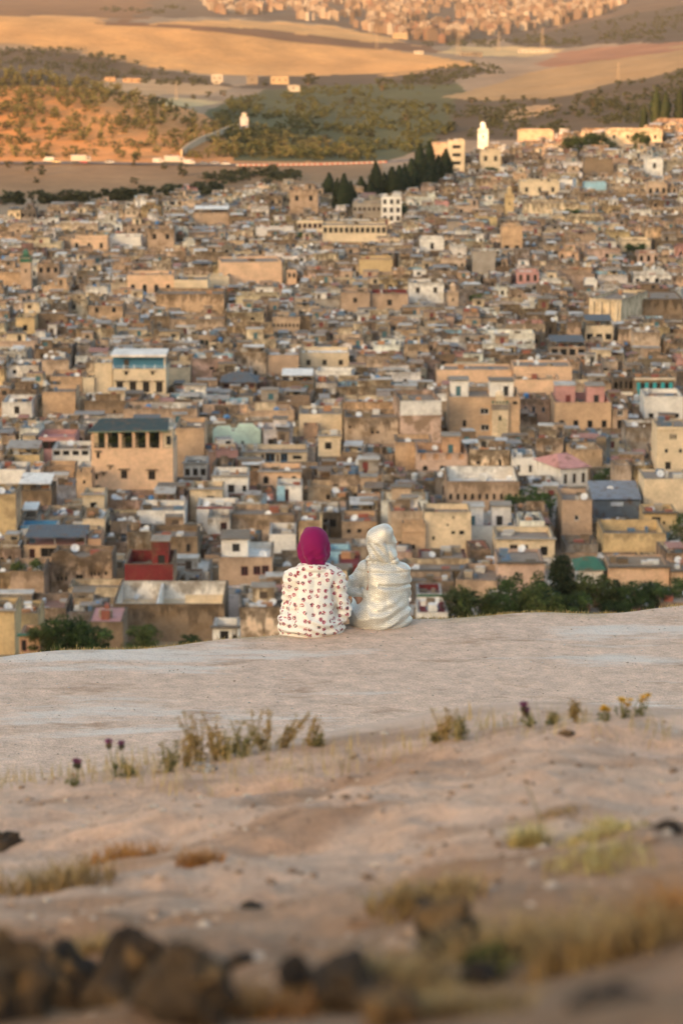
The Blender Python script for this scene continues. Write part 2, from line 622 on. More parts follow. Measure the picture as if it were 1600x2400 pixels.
_dd = np.exp(np.linspace(math.log(120), math.log(12000), 3000))


def hit(px, py, dmin=300.0):
    """First ground seen at a photo pixel: (x, y, z)."""
    ys = yimg(np.full(len(_dd), float(px)), _dd)
    k = np.where((ys <= py) & (_dd >= dmin))[0]
    d = float(_dd[k[0]]) if len(k) else 9000.0
    x = W(px, py, d)[0]
    return x, d, float(zt(x, d))


def inpoly(px, py, poly):
    r = np.zeros(np.shape(px), bool)
    n = len(poly)
    for i in range(n):
        x0, y0 = poly[i]; x1, y1 = poly[(i + 1) % n]
        if y0 == y1:
            continue
        c = ((y0 > py) != (y1 > py)) & (px < (x1 - x0) * (py - y0) / (y1 - y0) + x0)
        r ^= c
    return r


ZONES = [   # fields and land cover, as outlines on the ground
    ([(-900, 470), (-900, 372), (300, 376), (560, 378), (900, 372), (900, 470)], (0.25, 0.145, 0.07)),
    ([(-900, 383), (-900, 100), (0, 150), (160, 172), (350, 222), (480, 268), (620, 290), (880, 378)], (0.54, 0.235, 0.075)),
    ([(560, 375), (500, 270), (540, 232), (640, 205), (900, 196), (1050, 190), (1120, 240), (1060, 300), (1020, 345), (900, 378)], (0.082, 0.075, 0.026)),
    ([(1030, 330), (1050, 235), (1230, 190), (1400, 170), (1600, 120), (2200, 60), (2200, 300), (1600, 280), (1250, 330)], (0.09, 0.058, 0.029)),
    ([(-900, 190), (-900, 85), (0, 112), (150, 118), (330, 150), (480, 178), (560, 200), (420, 215), (200, 200)], (0.105, 0.062, 0.029)),
    ([(200, 205), (260, 180), (420, 186), (545, 202), (480, 222), (350, 222)], (0.38, 0.24, 0.12)),
    ([(370, 238), (420, 228), (520, 240), (480, 252), (400, 250)], (0.45, 0.33, 0.16)),
    ([(540, 200), (640, 178), (900, 172), (1060, 155), (1130, 160), (1050, 195), (900, 198), (640, 207)], (0.085, 0.053, 0.028)),
    ([(-900, 95), (-900, 10), (0, 30), (200, 34), (300, 52), (420, 60), (620, 85), (860, 106), (1060, 135), (1110, 150), (1060, 160), (920, 174), (700, 180), (500, 176), (380, 158), (220, 128), (100, 108)], (0.52, 0.265, 0.085)),
    ([(0, 96), (110, 104), (200, 116), (250, 124), (170, 122), (80, 112)], (0.30, 0.18, 0.085)),
    ([(250, 52), (330, 50), (420, 56), (640, 60), (820, 74), (1000, 106), (1050, 122), (860, 108), (620, 86), (420, 62)], (0.17, 0.078, 0.032)),
    ([(360, 54), (420, 48), (560, 42), (700, 52), (860, 80), (1000, 106), (860, 92), (640, 66), (480, 58)], (0.54, 0.28, 0.09)),
    ([(-900, 30), (-900, -80), (330, -80), (420, 30), (330, 50), (180, 34)], (0.18, 0.08, 0.028)),
    ([(330, 45), (430, -60), (2200, -80), (2200, 40), (1500, 60), (1200, 95), (1000, 104), (860, 80), (700, 50), (560, 40)], (0.115, 0.068, 0.036)),
    ([(1020, 118), (1060, 105), (1250, 108), (1300, 118), (1200, 128), (1080, 124)], (0.48, 0.32, 0.14)),
    ([(1160, 88), (1350, 55), (1500, 25), (1600, 8), (2200, -40), (2200, 80), (1600, 90), (1300, 112), (1180, 104)], (0.07, 0.046, 0.025)),
    ([(1230, 150), (1300, 118), (1480, 100), (1600, 88), (2200, 60), (2200, 110), (1600, 118), (1320, 152)], (0.26, 0.12, 0.06)),
    ([(1030, 228), (1120, 200), (1240, 165), (1330, 148), (1600, 108), (2200, 70), (2200, 120), (1600, 160), (1520, 182), (1380, 205), (1250, 228), (1130, 236)], (0.30, 0.185, 0.08)),
    ([(1160, 268), (1220, 245), (1300, 240), (1260, 268), (1180, 282)], (0.40, 0.24, 0.11)),
]

nr, ncin = 430, 330
dr = np.exp(np.concatenate([np.linspace(math.log(21.0), math.log(330), 70), np.linspace(math.log(336), math.log(1250), 60), np.linspace(math.log(1256), math.log(12500), nr - 130)]))
cs = np.concatenate([np.linspace(-0.42, -0.150, 24), np.linspace(-0.148, 0.148, ncin), np.linspace(0.150, 0.42, 24)])
DD, CC = np.meshgrid(dr, cs, indexing='ij')
XX = DD * CC
ZZ = zt(XX, DD)
# keep the slope below the terrace lip well under it
PX = 800 + F * XX / DD * 0.985
PYc = 1200 - F * ((DD * SP + (ZZ - CZ) * CP) / (DD * CP - (ZZ - CZ) * SP))
jx = PX + 44 * fbm(XX / 70.0, DD / 200.0, 3) + 5 * fbm(XX / 12.0, DD / 40.0, 2)
jy = PYc + 10 * fbm(XX / 90.0 + 40, DD / 260.0, 3)
cols = np.zeros(XX.shape + (3,)); cols[:] = (0.26, 0.18, 0.11)
for poly, c in ZONES:
    k = inpoly(jx, jy, poly) & (DD > 1150)
    cols[k] = c
k = DD < 330
cols[k] = (0.30, 0.20, 0.11)
terrain = link('terrain', np_mesh('terrain', np.stack([XX, DD, ZZ], -1).reshape(-1, 3), grid_faces(*XX.shape), 'terrain', cols.reshape(-1, 3)))
tag(terrain, kind='structure')

# the mountain ridge behind the photographer, which has already taken the sun from the town
rx = np.linspace(-9000, 6000, 90); ry = np.linspace(-3400, -50, 42)
RX, RY = np.meshgrid(rx, ry)
prof = np.exp(-((RY + 1500) / 620.0) ** 2)
base_h = np.interp(RX, [-9000, -3000, -2180, -1755, -1200, 6000], [398, 398, 392, 390, 387, 355])
RZ = CZ + prof * (base_h + 22 * fbm(RX / 420.0, RX * 0 + 3.0, 3)) - 18 * (1 - sm(-900, -120, RY))
RZ = RZ - sm(-330, -120, RY) * 6.0
ridge = link('mountain_ridge', np_mesh('mountain_ridge', np.stack([RX, RY, RZ], -1).reshape(-1, 3), grid_faces(*RX.shape), 'terrain', np.tile(np.array([[0.24, 0.17, 0.09]]), (RX.size, 1))))
tag(ridge, kind='structure')

# ------------------------------------------------------------------ near ground: mound under the camera, flat terrace, its edge
def edge_y(x):
    """Distance of the terrace edge from the camera at side offset x."""
    return 22.1 + np.where(np.asarray(x) < 0, 0.40, 0.24) * x + 0.10 * np.sin(x * 1.7 + 0.5) + 0.05 * np.sin(x * 5.1)


def zn(x, y):
    x = np.asarray(x, float); y = np.asarray(y, float)
    dc = 10.0 + 0.25 * np.sin(x * 1.3 + 1.0) + 0.12 * np.sin(x * 3.1)
    dropc = (1852 + 130 - 0.108 * (800 + 667 * x) + 12 * np.sin(x * 2.2) + 6 * np.sin(x * 5.0 + 1)) / F * 10.0 * 1.012
    mound = CZ - dropc + (dc - y) * (0.222 - 0.012 * (y - 4))
    back = CZ - dropc - 0.10 * np.maximum(y - dc, 0) - 0.19 * np.maximum(y - dc, 0) ** 1.5
    m = np.where(y < dc, mound, back)
    # rounding at the lip
    flat = 0.012 * fbm(x * 1.1, y * 1.1, 4) + 0.03 * fbm(x * 0.35, y * 0.35, 2)
    h = np.maximum(m, flat)
    rough = sm(10.5, 9.0, y)
    h = h + rough * (0.095 * fbm(x * 1.4, y * 1.4, 4) + 0.045 * fbm(x * 5.0, y * 5.0, 3))
    e = edge_y(x)
    over = np.maximum(y - e + 0.22, 0)
    h = h - 0.55 * over ** 1.7 - 1.4 * np.maximum(over - 0.4, 0)
    return h


ys = np.concatenate([np.linspace(-60, 0, 20), np.linspace(0.3, 3, 20), np.linspace(3.03, 11, 300), np.linspace(11.05, 17.2, 50), np.linspace(17.22, 24.6, 330), np.linspace(25, 30, 8)])
NYY, T = np.meshgrid(ys, np.linspace(-1, 1, 340), indexing='ij')
half = np.interp(ys, [-60, 0, 3, 10, 17, 24.6, 30], [60, 12, 3.2, 3.2, 4.2, 5.2, 6])
Tw = np.sign(T) * (0.72 * np.abs(T) + 0.28 * np.abs(T) ** 3)
NX = Tw * half[:, None]
NZ = zn(NX, np.clip(NYY, 0.3, None)) - 0.02 * np.maximum(-NYY, 0)
NZ = np.where(NYY < -10, NZ - 0.1 * (-NYY - 10) * 1.0, NZ)
gc = np.zeros(NX.shape + (3,))
gc[:] = (0.67, 0.48, 0.355)
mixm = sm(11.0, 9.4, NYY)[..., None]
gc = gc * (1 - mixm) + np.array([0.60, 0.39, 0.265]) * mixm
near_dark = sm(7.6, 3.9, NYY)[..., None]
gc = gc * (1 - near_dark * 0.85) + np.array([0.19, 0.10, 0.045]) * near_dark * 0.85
patch = sm(0.12, 0.4, fbm(NX * 1.1 + 9, NYY * 1.7, 4))[..., None] * mixm
gc = gc * (1 - 0.75 * patch) + np.array([0.34, 0.185, 0.10]) * 0.75 * patch
dryg = sm(0.42, 0.05, edge_y(NX) - NYY)[..., None] * sm(-0.25, 0.2, fbm(NX * 3, NYY * 3, 3))[..., None]
gc = gc * (1 - 0.7 * dryg) + np.array([0.36, 0.28, 0.14]) * 0.7 * dryg
ground = link('ground', np_mesh('ground', np.stack([NX, NYY, NZ], -1).reshape(-1, 3), grid_faces(*NX.shape), 'soil', gc.reshape(-1, 3)))
tag(ground, kind='structure')

# ------------------------------------------------------------------ house builder
PAL = {
    'tan': (0.455, 0.315, 0.215), 'ochre': (0.56, 0.37, 0.225), 'cream': (0.69, 0.54, 0.36), 'white': (0.77, 0.71, 0.63),
    'peach': (0.69, 0.455, 0.29), 'brown': (0.26, 0.18, 0.115), 'pink': (0.52, 0.27, 0.235), 'yellow': (0.56, 0.40, 0.21),
    'grey': (0.34, 0.29, 0.24), 'mint': (0.56, 0.68, 0.56), 'red': (0.19, 0.030, 0.030), 'blue': (0.10, 0.30, 0.50),
    'orange': (0.54, 0.32, 0.19), 'rose': (0.56, 0.385, 0.29), 'beige': (0.56, 0.42, 0.30), 'slate': (0.105, 0.115, 0.125),
    'green': (0.05, 0.14, 0.09), 'sky': (0.33, 0.52, 0.60), 'dark': (0.13, 0.10, 0.075), 'sand': (0.53, 0.38, 0.26),
}
WORD = {'tan': 'tan', 'ochre': 'ochre', 'cream': 'cream', 'white': 'whitewashed', 'peach': 'peach', 'brown': 'brown', 'pink': 'pink', 'yellow': 'yellow',
        'grey': 'grey', 'mint': 'pale mint', 'red': 'red', 'orange': 'orange', 'rose': 'rose', 'beige': 'beige', 'slate': 'slate grey', 'sand': 'sandy', 'sky': 'pale blue'}


def tint(c, k):
    return tuple(min(0.85, x * k) for x in c)


def wall_panel(mb, x0, x1, z0, z1, ops, col, top, y=0.0, rev=0.28):
    """A wall face on y = const towards -y with real openings; ops: (xa, xb, za, zb, arched)."""
    ops = [(max(a, x0 + 0.15), min(b, x1 - 0.15), max(c, z0 + 0.1), min(d, z1 - 0.1), r) for a, b, c, d, r in ops]
    ops = [o for o in ops if o[1] - o[0] > 0.2 and o[3] - o[2] > 0.2]
    xs = sorted({x0, x1, *[o[0] for o in ops], *[o[1] for o in ops]})
    zs = sorted({z0, z1, *[o[2] for o in ops], *[o[3] for o in ops]})
    for i in range(len(xs) - 1):
        for j in range(len(zs) - 1):
            cx = (xs[i] + xs[i + 1]) / 2; cz = (zs[j] + zs[j + 1]) / 2
            if any(o[0] < cx < o[1] and o[2] < cz < o[3] for o in ops):
                continue
            mb.face(((xs[i], y, zs[j]), (xs[i + 1], y, zs[j]), (xs[i + 1], y, zs[j + 1]), (xs[i], y, zs[j + 1])), col, 'plaster', top)
    for a, b, c, d, r in ops:
        rv = tint(col[:3], 0.9) + (col[3],)
        mb.face(((a, y, c), (a, y + rev, c), (a, y + rev, d), (a, y, d)), rv, 'plaster')
        mb.face(((b, y + rev, c), (b, y, c), (b, y, d), (b, y + rev, d)), rv, 'plaster')
        mb.face(((a, y, c), (b, y, c), (b, y + rev, c), (a, y + rev, c)), rv, 'plaster')
        mb.face(((a, y + rev, d), (b, y + rev, d), (b, y, d), (a, y, d)), rv, 'plaster')
        if r:
            rad = (b - a) / 2; mx = (a + b) / 2; zc = d - rad
            arc = [(mx + rad * math.cos(t), y, zc + rad * math.sin(t)) for t in [math.pi * k / 10 for k in range(11)]]
            mb.face([(b, y, d)] + arc[5::-1][::-1][::-1] + [], col, 'plaster') if False else None
            R = [(b, y, d)] + [arc[k] for k in range(5, -1, -1)]
            L = [(a, y, d)] + [arc[k] for k in range(10, 4, -1)]
            mb.face(R, col, 'plaster'); mb.face(L, col, 'plaster')


def window_mb(a, b, c, d, kind, y=0.2, rng=random):
    mb = MB()
    fr = {'rect': (0.10, 0.07, 0.05), 'white': (0.62, 0.60, 0.56), 'red': (0.16, 0.03, 0.03), 'green': (0.05, 0.12, 0.09), 'blue': (0.08, 0.2, 0.34), 'teal': (0.05, 0.14, 0.17),
          'dark': (0.03, 0.025, 0.02)}.get(kind, (0.10, 0.07, 0.05))
    t = min(0.09, (b - a) * 0.14)
    mb.box(a, b, y, y + 0.04, c, d, (0.022, 0.019, 0.018), 'glass', skip='k')
    if kind == 'dark':
        return mb, None
    f = MB()
    f.box(a, b, y - 0.05, y - 0.004, d - t, d, fr, 'trim')
    f.box(a, b, y - 0.05, y - 0.004, c, c + t, fr, 'trim')
    f.box(a, a + t, y - 0.05, y - 0.004, c + t, d - t, fr, 'trim')
    f.box(b - t, b, y - 0.05, y - 0.004, c + t, d - t, fr, 'trim')
    m = (a + b) / 2
    if b - a > 0.7:
        f.box(m - t / 2, m + t / 2, y - 0.045, y - 0.004, c + t, d - t, fr, 'trim')
    return mb, f


def dish_mb(r, az, el):
    """A satellite dish on its pole, bowl facing az (0 = towards the camera)."""
    mb = MB(); mb.smooth = True
    mb.tube((0, 0, 0), (0, 0, r * 1.15), 0.035, 0.03, (0.2, 0.19, 0.18), 'dish', 6)
    c = (0.66, 0.655, 0.64)
    M = Matrix.Translation((0, 0, r * 1.25)) @ Matrix.Rotation(az, 4, 'Z') @ Matrix.Rotation(math.pi / 2 - el, 4, 'X')
    n = 14
    rings = []
    for q in (0.0, 0.5, 1.0):
        rr = r * max(q, 0.02); h = 0.26 * r * q * q
        rings.append([tuple(M @ Vector((rr * math.cos(2 * math.pi * i / n), rr * math.sin(2 * math.pi * i / n), h - 0.05))) for i in range(n)])
    for a, b in ((0, 1), (1, 2)):
        for i in range(n):
            j = (i + 1) % n
            mb.face((rings[a][i], rings[a][j], rings[b][j], rings[b][i]), c, 'dish')
    mb.face(rings[0], c, 'dish')
    tip = tuple(M @ Vector((0, 0, r * 0.85)))
    mb.tube(rings[2][n * 3 // 4], tip, 0.02, 0.02, (0.25, 0.24, 0.22), 'dish', 4)
    mb.tube(tip, tuple(M @ Vector((0, 0, r * 0.70))), 0.06, 0.05, (0.3, 0.29, 0.27), 'dish', 6)
    return mb


def tank_mb(r, h, col):
    mb = MB(); mb.smooth = False
    n = 10
    mb.tube((0, 0, 0.15), (0, 0, h), r, r, col, 'dish', n)
    mb.tube((0, 0, h), (0, 0, h + r * 0.35), r, r * 0.3, col, 'dish', n)
    mb.box(-r, r, -r, r, 0.0, 0.15, (0.3, 0.27, 0.24), 'plaster')
    return mb


def house_parts(s, rng, simple=False):
    """Parts of one flat-roofed house as (name, collector, index of parent part or -1). Origin: middle of the front wall's foot."""
    out = []
    w, dep, h, par = s['w'], s['dep'], s['h'], s.get('par', 0.8)
    wear = s.get('wear', 0.5)
    col = (*s['col'], wear)
    side = (*s.get('sidecol', s['col']), min(1, wear + 0.1))
    hw = w / 2
    zb = -3.0
    zr = h - par
    th = 0.3
    mb = MB()
    wins = s.get('wins', [])
    ops = [(x - ww / 2, x + ww / 2, z - hh / 2, z + hh / 2, k == 'arch') for x, z, ww, hh, k in wins]
    wall_panel(mb, -hw, hw, zb, h, ops, col, h)
    for q in (((hw, 0, zb), (hw, dep, zb), (hw, dep, h), (hw, 0, h)), ((-hw, dep, zb), (-hw, 0, zb), (-hw, 0, h), (-hw, dep, h)), ((hw, dep, zb), (-hw, dep, zb), (-hw, dep, h), (hw, dep, h))):
        mb.face(q, side, 'plaster', h)
    inn = s.get('incol', tint(s['col'], 0.95))
    inn = (*inn, wear * 0.7)
    cap = (*tint(s['col'], 0.6), min(1.0, wear + 0.3))
    o = [(-hw, 0), (hw, 0), (hw, dep), (-hw, dep)]
    i_ = [(-hw + th, th), (hw - th, th), (hw - th, dep - th), (-hw + th, dep - th)]
    for k in range(4):
        j = (k + 1) % 4
        mb.face(((*o[k], h), (*o[j], h), (*i_[j], h), (*i_[k], h)), cap, 'plaster', h + 0.3)
        mb.face(((*i_[k], h), (*i_[j], h), (*i_[j], zr), (*i_[k], zr)), inn, 'plaster', h)
    if s.get('crenel'):
        n = max(3, int(w / 1.1))
        for k in range(n):
            x = -hw + (k + 0.25) * w / n
            # merlons stand on the wall
            mb.box(x, x + w / n * 0.5, 0.0, th, h, h + 0.55, col, 'plaster', h + 0.55, skip='b')
    out.append(('wall', mb, -1))
    rf = MB()
    rf.box(-hw + th, hw - th, th, dep - th, zr - 0.12, zr, (*s.get('roofcol', (0.26, 0.20, 0.15)), 0.5 * wear), 'plaster', None, skip='b')
    out.append(('roof', rf, -1)); ir = 1
    for (x, z, ww, hh, k) in wins:
        kind = k
        if k == 'arch':
            kind = 'dark'
        a, b = x - ww / 2, x + ww / 2
        if b > hw - 0.15 or a < -hw + 0.15 or z + hh / 2 > h - 0.1:
            continue
        nm = 'door' if hh > 1.75 and k != 'arch' else 'window'
        g, f = window_mb(a, b, z - hh / 2, z + hh / 2, kind, 0.2, rng)
        out.append((nm, g, -1))
        if f is not None and not simple:
            out.append(('frame', f, len(out) - 1))
        if s.get('hood') and k != 'arch' and not simple:
            hd = MB()
            hd.box(a - 0.35, b + 0.35, -0.45, -0.003, z + hh / 2 + 0.12, z + hh / 2 + 0.26, (*PAL['dark'], 0.5), 'sheet')
            out.append(('hood', hd, len(out) - (2 if f is not None else 1)))
    for (x, y, ww, dd, hh, c, kd) in s.get('rooms', []):
        rm = MB()
        cc = (*c, wear * 0.8)
        x0, x1, y0, y1 = x - ww / 2, x + ww / 2, y, y + dd
        op = []
        if kd:
            dx = x + (rng.random() - 0.5) * ww * 0.4
            op = [(dx - 0.45, dx + 0.45, zr + 0.05, zr + min(1.9, hh - 0.3), False)] if kd == 'door' else [(dx - 0.5, dx + 0.5, zr + hh * 0.4, zr + hh * 0.8, False)]
        wall_panel(rm, x0, x1, zr, zr + hh, op, cc, zr + hh, y0, 0.18)
        for q in (((x1, y0, zr), (x1, y1, zr), (x1, y1, zr + hh), (x1, y0, zr + hh)), ((x0, y1, zr), (x0, y0, zr), (x0, y0, zr + hh), (x0, y1, zr + hh)), ((x1, y1, zr), (x0, y1, zr), (x0, y1, zr + hh), (x1, y1, zr + hh))):
            rm.face(q, cc, 'plaster', zr + hh)
        rm.face(((x0, y0, zr + hh), (x1, y0, zr + hh), (x1, y1, zr + hh), (x0, y1, zr + hh)), (*s.get('roofcol', (0.33, 0.28, 0.23)), 0.4), 'plaster', None)
        out.append(('roof_room', rm, -1)); iroom = len(out) - 1
        if op:
            g = MB()
            a, b, c0, d0, _ = op[0]
            dc = rng.choice([(0.02, 0.018, 0.016), (0.02, 0.018, 0.016), (0.17, 0.035, 0.03), (0.09, 0.06, 0.04), (0.05, 0.13, 0.15)])
            g.box(a, b, y0 + 0.12, y0 + 0.16, c0, d0, dc, 'trim', skip='k')
            out.append(('door' if kd == 'door' else 'window', g, iroom))
        if not simple and s.get('eave', True):
            e = MB()
            e.box(x0 - 0.18, x1 + 0.18, y0 - 0.2, y1 + 0.15, zr + hh + 0.003, zr + hh + 0.13, (*rng.choice([(0.30, 0.245, 0.19), (0.20, 0.155, 0.115), (0.52, 0.46, 0.39)]), 0.5), 'plaster')
            out.append(('roof_slab', e, iroom))
    for (x0, x1, y0, y1, z, slope, c, posts) in s.get('canopies', []):
        cn = MB()
        n = 1 if simple else max(2, int((x1 - x0) / 0.5))
        # corrugated sheet, leaning towards the front
        for k in range(n):
            xa = x0 + (x1 - x0) * k / n; xb = x0 + (x1 - x0) * (k + 1) / n
            xm = (xa + xb) / 2
            for (p, q, dz0, dz1) in ((xa, xm, 0, 0.06), (xm, xb, 0.06, 0)):
                cn.face(((p, y0, z + dz0), (q, y0, z + dz1), (q, y1, z + slope + dz1), (p, y1, z + slope + dz0)), c, 'sheet')
        cn.face(((x0, y0, z - 0.10), (x1, y0, z - 0.10), (x1, y0, z), (x0, y0, z)), tint(c, 0.8), 'sheet')
        out.append(('canopy', cn, -1)); ic = len(out) - 1
        if posts:
            for x in ([x0 + 0.1, x1 - 0.1] if simple or x1 - x0 < 5 else [x0 + 0.1, (x0 + x1) / 2, x1 - 0.1]):
                p = MB()
                p.box(x - 0.07, x + 0.07, y0 + 0.1, y0 + 0.24, zr, z - 0.1, (0.34, 0.29, 0.24), 'plaster')
                out.append(('post', p, ic))
                p = MB()
                p.box(x - 0.07, x + 0.07, y1 - 0.24, y1 - 0.1, zr, z + slope - 0.08, (0.34, 0.29, 0.24), 'plaster')
                out.append(('post', p, ic))
    for (x, y, z, r, az, el) in s.get('dishes', []):
        d = dish_mb(r, az, el)
        q = MB(); q.smooth = True
        q.add(d, Matrix.Translation((x, y, zr + z)))
        out.append(('satellite_dish', q, -1))
    for (x, y, r, hh, c) in s.get('tanks', []):
        q = MB(); q.add(tank_mb(r, hh, c), Matrix.Translation((x, y, zr)))
        out.append(('water_tank', q, -1))
    for (x0, x1, y0, y1, hh, c) in s.get('twalls', []):
        q = MB()
        q.box(x0, x1, y0, y1, zr, zr + hh, (*c, min(1.0, wear + 0.15)), 'plaster', zr + hh, skip='b')
        out.append(('terrace_wall', q, -1))
    cl = s.get('clutter', 0)
    if cl:
        q = MB()
        for k in range(cl):
            x = rng.uniform(-hw + 0.8, hw - 0.8); y = rng.uniform(0.8, dep - 0.8)
            a, b, c = rng.uniform(0.2, 0.8), rng.uniform(0.2, 0.6), rng.uniform(0.25, 1.1)
            cc = rng.choice([(0.2, 0.15, 0.1), (0.35, 0.28, 0.2), (0.5, 0.47, 0.42), (0.62, 0.60, 0.56), (0.30, 0.10, 0.07), (0.11, 0.17, 0.24), (0.12, 0.09, 0.06), (0.42, 0.22, 0.12)])
            q.box(x - a, x + a, y - b, y + b, zr, zr + c, (*cc, 0.3), 'plaster')
        out.append(('rooftop_clutter', q, -1))
    for (x0, x1, y, z0, z1, c, nm) in s.get('slabs', []):
        q = MB()
        q.box(x0, x1, y - 0.12, y - 0.003, z0, z1, (*c, 0.4), 'plaster', z1)
        out.append((nm, q, -1))
    return out


def place_parts(name, parts, loc, rz, label, cat, group):
    root = link(name, None, None, loc, rz)
    root.empty_display_size = 0.5
    tag(root, label, cat, group)
    obs = []
    for nm, mb, pa in parts:
        o = link(nm, mb.mesh(nm), root if pa < 0 else obs[pa])
        if nm in ('rooftop_clutter', 'plants'):
            o['kind'] = 'stuff'
        obs.append(o)
    return root


# ------------------------------------------------------------------ the buildings one can tell apart (front wall as seen: x0, x1, top, lowest visible)
# label, nick for neighbours, x0, x1, ytop, ybot, colour, options
B = []


def b(label, nick, x0, x1, yt, yb, col, **o):
    B.append(dict(label=label, nick=nick, x0=x0, x1=x1, yt=yt, yb=yb, col=col, **o))


G = lambda n, f, w, h, k='rect': (n, f, w, h, k)     # a row of n openings at fraction f from the top
# upper slope
b('white block of flats with balconies near the white minaret on the hill', 'the white hillside flats', 1050, 1088, 328, 404, 'cream', par=0.5, wear=0.1, win=[G(1, .2, 3.2, 1.3, 'dark'), G(1, .45, 3.2, 1.3, 'dark'), G(1, .7, 3.2, 1.3, 'dark')], dep=10)
b('orange-lit side wing adjoining the white hillside flats', 'the orange-lit side wing', 1009, 1049, 336, 395, 'peach', wear=0.1, dep=9)  # orange sunlight on the side of the flats is put into the peach colour
b('cream house with two upright windows below the white minaret', 'the cream house under the minaret', 1126, 1172, 352, 405, 'cream', win=[G(2, .35, 1.2, 2.0)], wear=0.2, dep=9)
b('low pale yellow hall with corner turrets high on the slope', 'the pale hilltop hall', 1215, 1296, 304, 330, 'sand', wear=0.3, dep=9)
b('off-white walled villa with small windows beside the hilltop cypresses', 'the white hilltop villa', 1422, 1550, 303, 345, 'cream', wear=0.5, win=[G(4, .4, 1.0, 1.6, 'dark')], dep=12)
b('big windowless brown block lit along its top edge', 'the big brown block', 1369, 1435, 372, 415, 'brown', wear=0.2, dep=10)
b('white house with one window at the upper edge of town by the brown block', 'the white upper-edge house', 1513, 1552, 371, 412, 'white', win=[G(1, .4, 1.2, 2.0)], wear=0.15, dep=8)
b('long cream house with three windows below the hilltop garden', 'the long cream house', 1218, 1310, 424, 460, 'cream', win=[G(3, .55, 1.0, 1.7)], wear=0.12, crenel=False, dep=10)
b('tan house with three arched windows near the right-hand upper slope', 'the tan three-arch house', 1516, 1562, 428, 458, 'sand', win=[G(3, .6, 1.1, 1.9, 'arch')], wear=0.2, dep=8)
b('pale blue rooftop terrace high in the town', 'the pale blue terrace', 1368, 1420, 427, 447, 'sky', wear=0.1, dep=6)
b('long pale wall streaked with black rain marks', 'the long streaked wall', 1228, 1358, 474, 502, 'cream', wear=0.8, dep=12)
b('white three-storey house with rows of small windows beside the cypress grove', 'the white three-storey house', 894, 940, 459, 524, 'white', win=[G(3, .2, 1.1, 1.6), G(3, .5, 1.1, 1.6), G(3, .8, 1.1, 1.6)], wear=0.05, dep=10)
b('low grey-white wing attached to the white three-storey house', 'the grey-white wing', 826, 893, 474, 512, 'grey', win=[G(6, .4, 0.9, 1.2)], wear=0.2, dep=9)
b('tall ruined tan block with crumbling upper rooms by the cypress grove', 'the tall ruined block', 679, 745, 443, 502, 'tan', win=[G(2, .35, 1.2, 1.8, 'dark')], wear=0.6, dep=12, rooms=1)
b('long cream school with a row of dark windows', 'the long cream school', 756, 905, 527, 568, 'cream', win=[G(12, .28, 1.5, 1.7)], wear=0.08, dep=10, par=0.4)
b('cream end wing of the school with red-framed windows', 'the school end wing', 696, 756, 515, 545, 'cream', win=[G(5, .45, 1.2, 1.5, 'red')], wear=0.1, dep=10, par=0.4)
b('brown block under a white sagging awning', 'the white-awning block', 454, 536, 497, 528, 'tan', wear=0.3, dep=10, canopy=('white',))
b('crumbling tower house like a small castle', 'the small castle house', 347, 408, 535, 582, 'tan', wear=0.7, win=[G(2, .4, 1.2, 1.6, 'dark')], dep=10)
b('long peach house with low arched doorways', 'the long peach house', 166, 252, 558, 586, 'peach', wear=0.1, win=[G(3, .6, 1.0, 1.7, 'arch')], dep=9)
b('white terrace rooms near the small castle house', 'the white terrace rooms', 258, 330, 553, 578, 'white', wear=0.1, dep=8)
b('long peach palace wall without windows', 'the peach palace wall', 520, 661, 613, 668, 'peach', wear=0.08, dep=14, yaw=6, par=0.6)
b('slim peach turret at the end of the palace wall', 'the peach turret', 672, 695, 632, 668, 'peach', wear=0.05, win=[G(2, .35, 0.7, 1.3, 'dark')], dep=6)
b('smooth cream cube below the palace wall', 'the smooth cream cube', 408, 487, 655, 691, 'cream', wear=0.03, dep=11, par=0.5)
b('cream annex joined to the smooth cream cube', 'the cream annex', 488, 536, 646, 675, 'cream', wear=0.08, dep=9)
b('ochre house with four dark arched doors in a row', 'the four-arch house', 298, 408, 643, 688, 'peach', wear=0.15, win=[G(4, .72, 1.1, 2.2, 'arch')], dep=10, crenel=False)
b('broad ochre house with a grey weathered patch on its wall', 'the patched ochre house', 365, 525, 688, 733, 'ochre', wear=0.75, dep=12)
b('long pale stained wall beneath the patched ochre house', 'the long stained wall', 398, 528, 747, 777, 'sand', wear=0.7, dep=10)
b('ochre house with two small windows left of the patched house', 'the two-window ochre house', 207, 288, 716, 750, 'ochre', wear=0.5, win=[G(2, .3, 0.9, 1.2, 'dark')], dep=10)
b('bright yellow narrow house', 'the bright yellow house', 38, 82, 744, 784, 'yellow', wear=0.2, dep=8, win=[G(1, .6, 1.0, 1.4, 'dark')])
b('sandy house with a row of little arches under its parapet', 'the little-arches house', 638, 702, 742, 778, 'sand', wear=0.35, win=[G(7, .55, 0.5, 0.9, 'arch')], dep=9)
b('ochre block topped by a small loggia at the left-hand edge', 'the small loggia block', 0, 60, 636, 670, 'ochre', wear=0.4, dep=9)
b('tan house with dark windows right of the green-capped tower', 'the dark-window tan house', 88, 140, 616, 662, 'tan', wear=0.5, win=[G(3, .35, 1.0, 1.4, 'dark')], dep=9)
b('low orange-tan house with a rooftop cabin', 'the rooftop-cabin house', 100, 162, 668, 690, 'ochre', wear=0.3, dep=8, rooms=1)
b('pale yellow house with a flat blank wall', 'the pale yellow house', 841, 920, 607, 646, 'yellow', wear=0.12, dep=10)
b('white house with one doorway in the middle of the slope', 'the white doorway house', 984, 1040, 558, 588, 'white', wear=0.12, win=[G(1, .6, 1.0, 2.0, 'dark')], dep=8)
